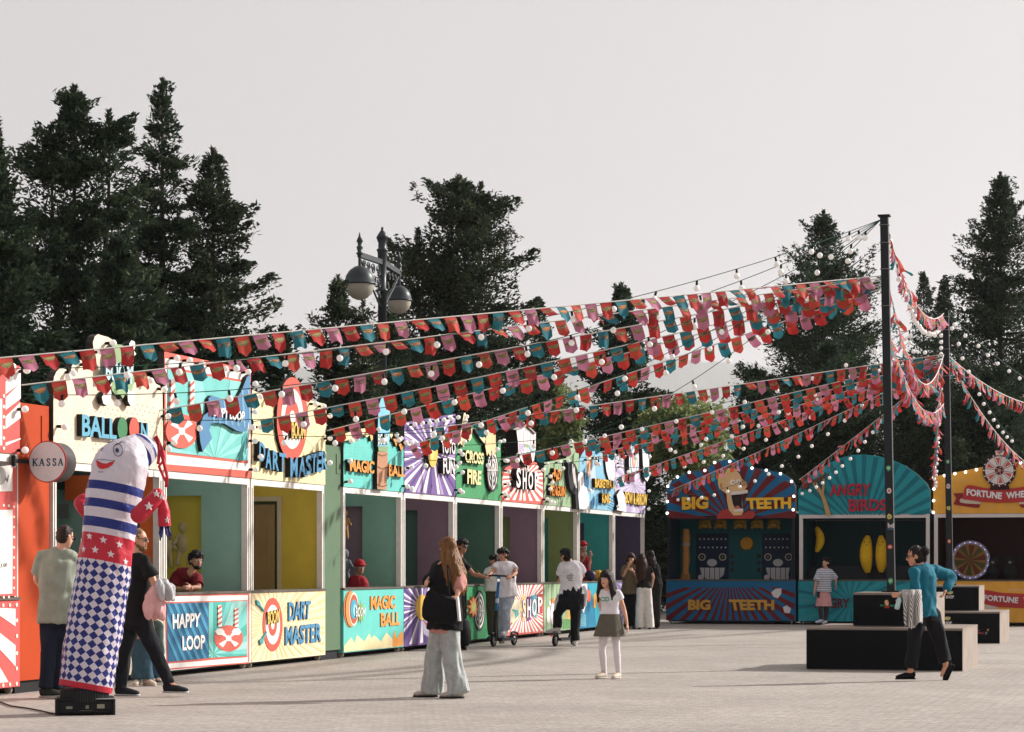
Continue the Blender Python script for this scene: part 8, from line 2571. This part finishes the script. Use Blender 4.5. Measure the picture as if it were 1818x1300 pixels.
    flat_star(*q2((872, 968))[0], 6, -.20 - 62 * kk, fore, .7); flat_star(*q2((985, 1085))[0], 6.5, -.20 - 67 * kk, fore, .7); flat_star(*q2((925, 840))[0], 6.5, -.24 - 62 * kk, fore, .9)
    flat_star(*q2((128, 922))[0], 6.5, .16 - 72 * kk, a2, .8)
    for i, (x0, x1, y1) in enumerate(((915, 912, 1300), (938, 930, 1270), (965, 985, 1260), (985, 1030, 1255), (1000, 1010, 1290), (930, 900, 1230))):
        b = MB(NAVY); P3 = [w(p, -.20) for p in q2((x0, 1150), ((x0 + x1) / 2, (1150 + y1) / 2), (x1, y1))]; etube(b, P3, [12 * kk, 11 * kk, 5 * kk], [2 * kk] * 3, Vector((1, .3, 0)), 8); b.build('fringe', r)
    # blower
    bz = w(q((455, 900))[0])
    b = MB(M((24, 24, 26), .5, .08))
    zt = w(q((455, 800))[0]).z; rb = 272 / 6.5 * k
    b.lathe(Vector((bz.x, Z, .10)), [(rb * .98, 0), (rb, .03), (rb, zt - .10)], 40); bl = b.build('blower_drum', r)
    g = MB(M((44, 44, 46), .5, .08))
    for i in range(60):
        th = math.pi * 2 * i / 60; g.cbox(Vector((bz.x + rb * 1.005 * math.cos(th), Z + rb * 1.005 * math.sin(th), (zt + .12) / 2)), Vector((-math.sin(th), math.cos(th), 0)), Vector((math.cos(th), math.sin(th), 0)), UP, .006, .006, (zt - .14) / 2)
    g.build('drum_ribs', bl)
    bx = MB(M((26, 26, 28), .45, .08)); x0, x1 = w(q((108, 1050))[0]).x, w(q((805, 1050))[0]).x
    zt2 = .155
    xc, hw = (x0 + x1) / 2, (x1 - x0) / 2
    an = R(11); U_, V_ = Vector((math.cos(an), math.sin(an), 0)), Vector((-math.sin(an), math.cos(an), 0))
    ctr2 = Vector((xc, Z + .02, .09))
    bx.cbox(ctr2, U_, V_, UP, hw * .90, hw * .72, .068); bxo = bx.build('blower_box', r)
    t = MB(M((26, 26, 28), .45, .08))
    for z in (.030, .150): t.tube([ctr2 + U_ * hw * .92 * a + V_ * hw * .74 * c - UP * (.09 - z) for a, c in ((-1, -1), (1, -1), (1, 1), (-1, 1), (-1, -1))], .016, 6)
    for a, c in ((-1, -1), (1, -1), (1, 1), (-1, 1)): t.tube([ctr2 + U_ * hw * .92 * a + V_ * hw * .74 * c + UP * (z - .09) for z in (.0, .155)], .018, 6)
    t.build('box_frame', bxo)
    lb = MB(M((150, 146, 130), .5, .1))
    for u, z, wd, hh in ((-.52, .075, .05, .012), (-.47, .035, .06, .008), (.06, .08, .025, .016), (.02, .04, .10, .007), (.50, .085, .06, .02), (.48, .035, .05, .006)):
        lb.cbox(ctr2 + U_ * hw * u - V_ * (hw * .72 + .001) + UP * (z - .09), U_, V_, UP, wd * .6, .002, hh)
    lb.build('box_markings', bxo)
    for a, c in ((-1, -1), (1, -1), (1, 1), (-1, 1)):
        f_ = MB(M((20, 20, 20), .8, .1)); f_.lathe(ctr2 + U_ * hw * .8 * a + V_ * hw * .6 * c - UP * .09, [(.03, 0), (.03, .024)], 10); f_.build('foot', r)
    cb = thing('power_cable', 'thin black power cable running along the ground to the blower', 'cable', (x0, Z, 0))
    c_ = MB(M((30, 26, 24), .7, .1))
    pts = [gpix(*p) for p in q3((-60, 1135), (0, 1148), (60, 1170), (150, 1182), (220, 1196), (262, 1206), (300, 1212))]
    c_.tube([p + UP * .012 for p in pts], .009, 6); c_.build('cable', cb)
air_dancer()

# ---------------------------------------------------------------- thin summer haze
hz = MB(); hm = bpy.data.materials.new('air'); hm.use_nodes = True
hn, hl_ = hm.node_tree.nodes, hm.node_tree.links
hn.remove(hn['Principled BSDF'])
pv = hn.new('ShaderNodeVolumePrincipled')
pv.inputs['Color'].default_value = (.96, .95, .97, 1)
pv.inputs['Density'].default_value = 0.00011
pv.inputs['Anisotropy'].default_value = 0.3
hl_.new(pv.outputs[0], hn['Material Output'].inputs['Volume'])
hz.use(hm)
x0, x1, y0, y1, z0, z1 = -5200, 9200, -60, 11200, -3, 850
hz.add([(x0, y0, z0), (x1, y0, z0), (x1, y1, z0), (x0, y1, z0), (x0, y0, z1), (x1, y0, z1), (x1, y1, z1), (x0, y1, z1)], [(0, 3, 2, 1), (4, 5, 6, 7), (0, 1, 5, 4), (1, 2, 6, 5), (2, 3, 7, 6), (3, 0, 4, 7)], False)
tag(hz.build('haze'), 'thin pale summer haze filling the air', 'haze', kind='stuff')
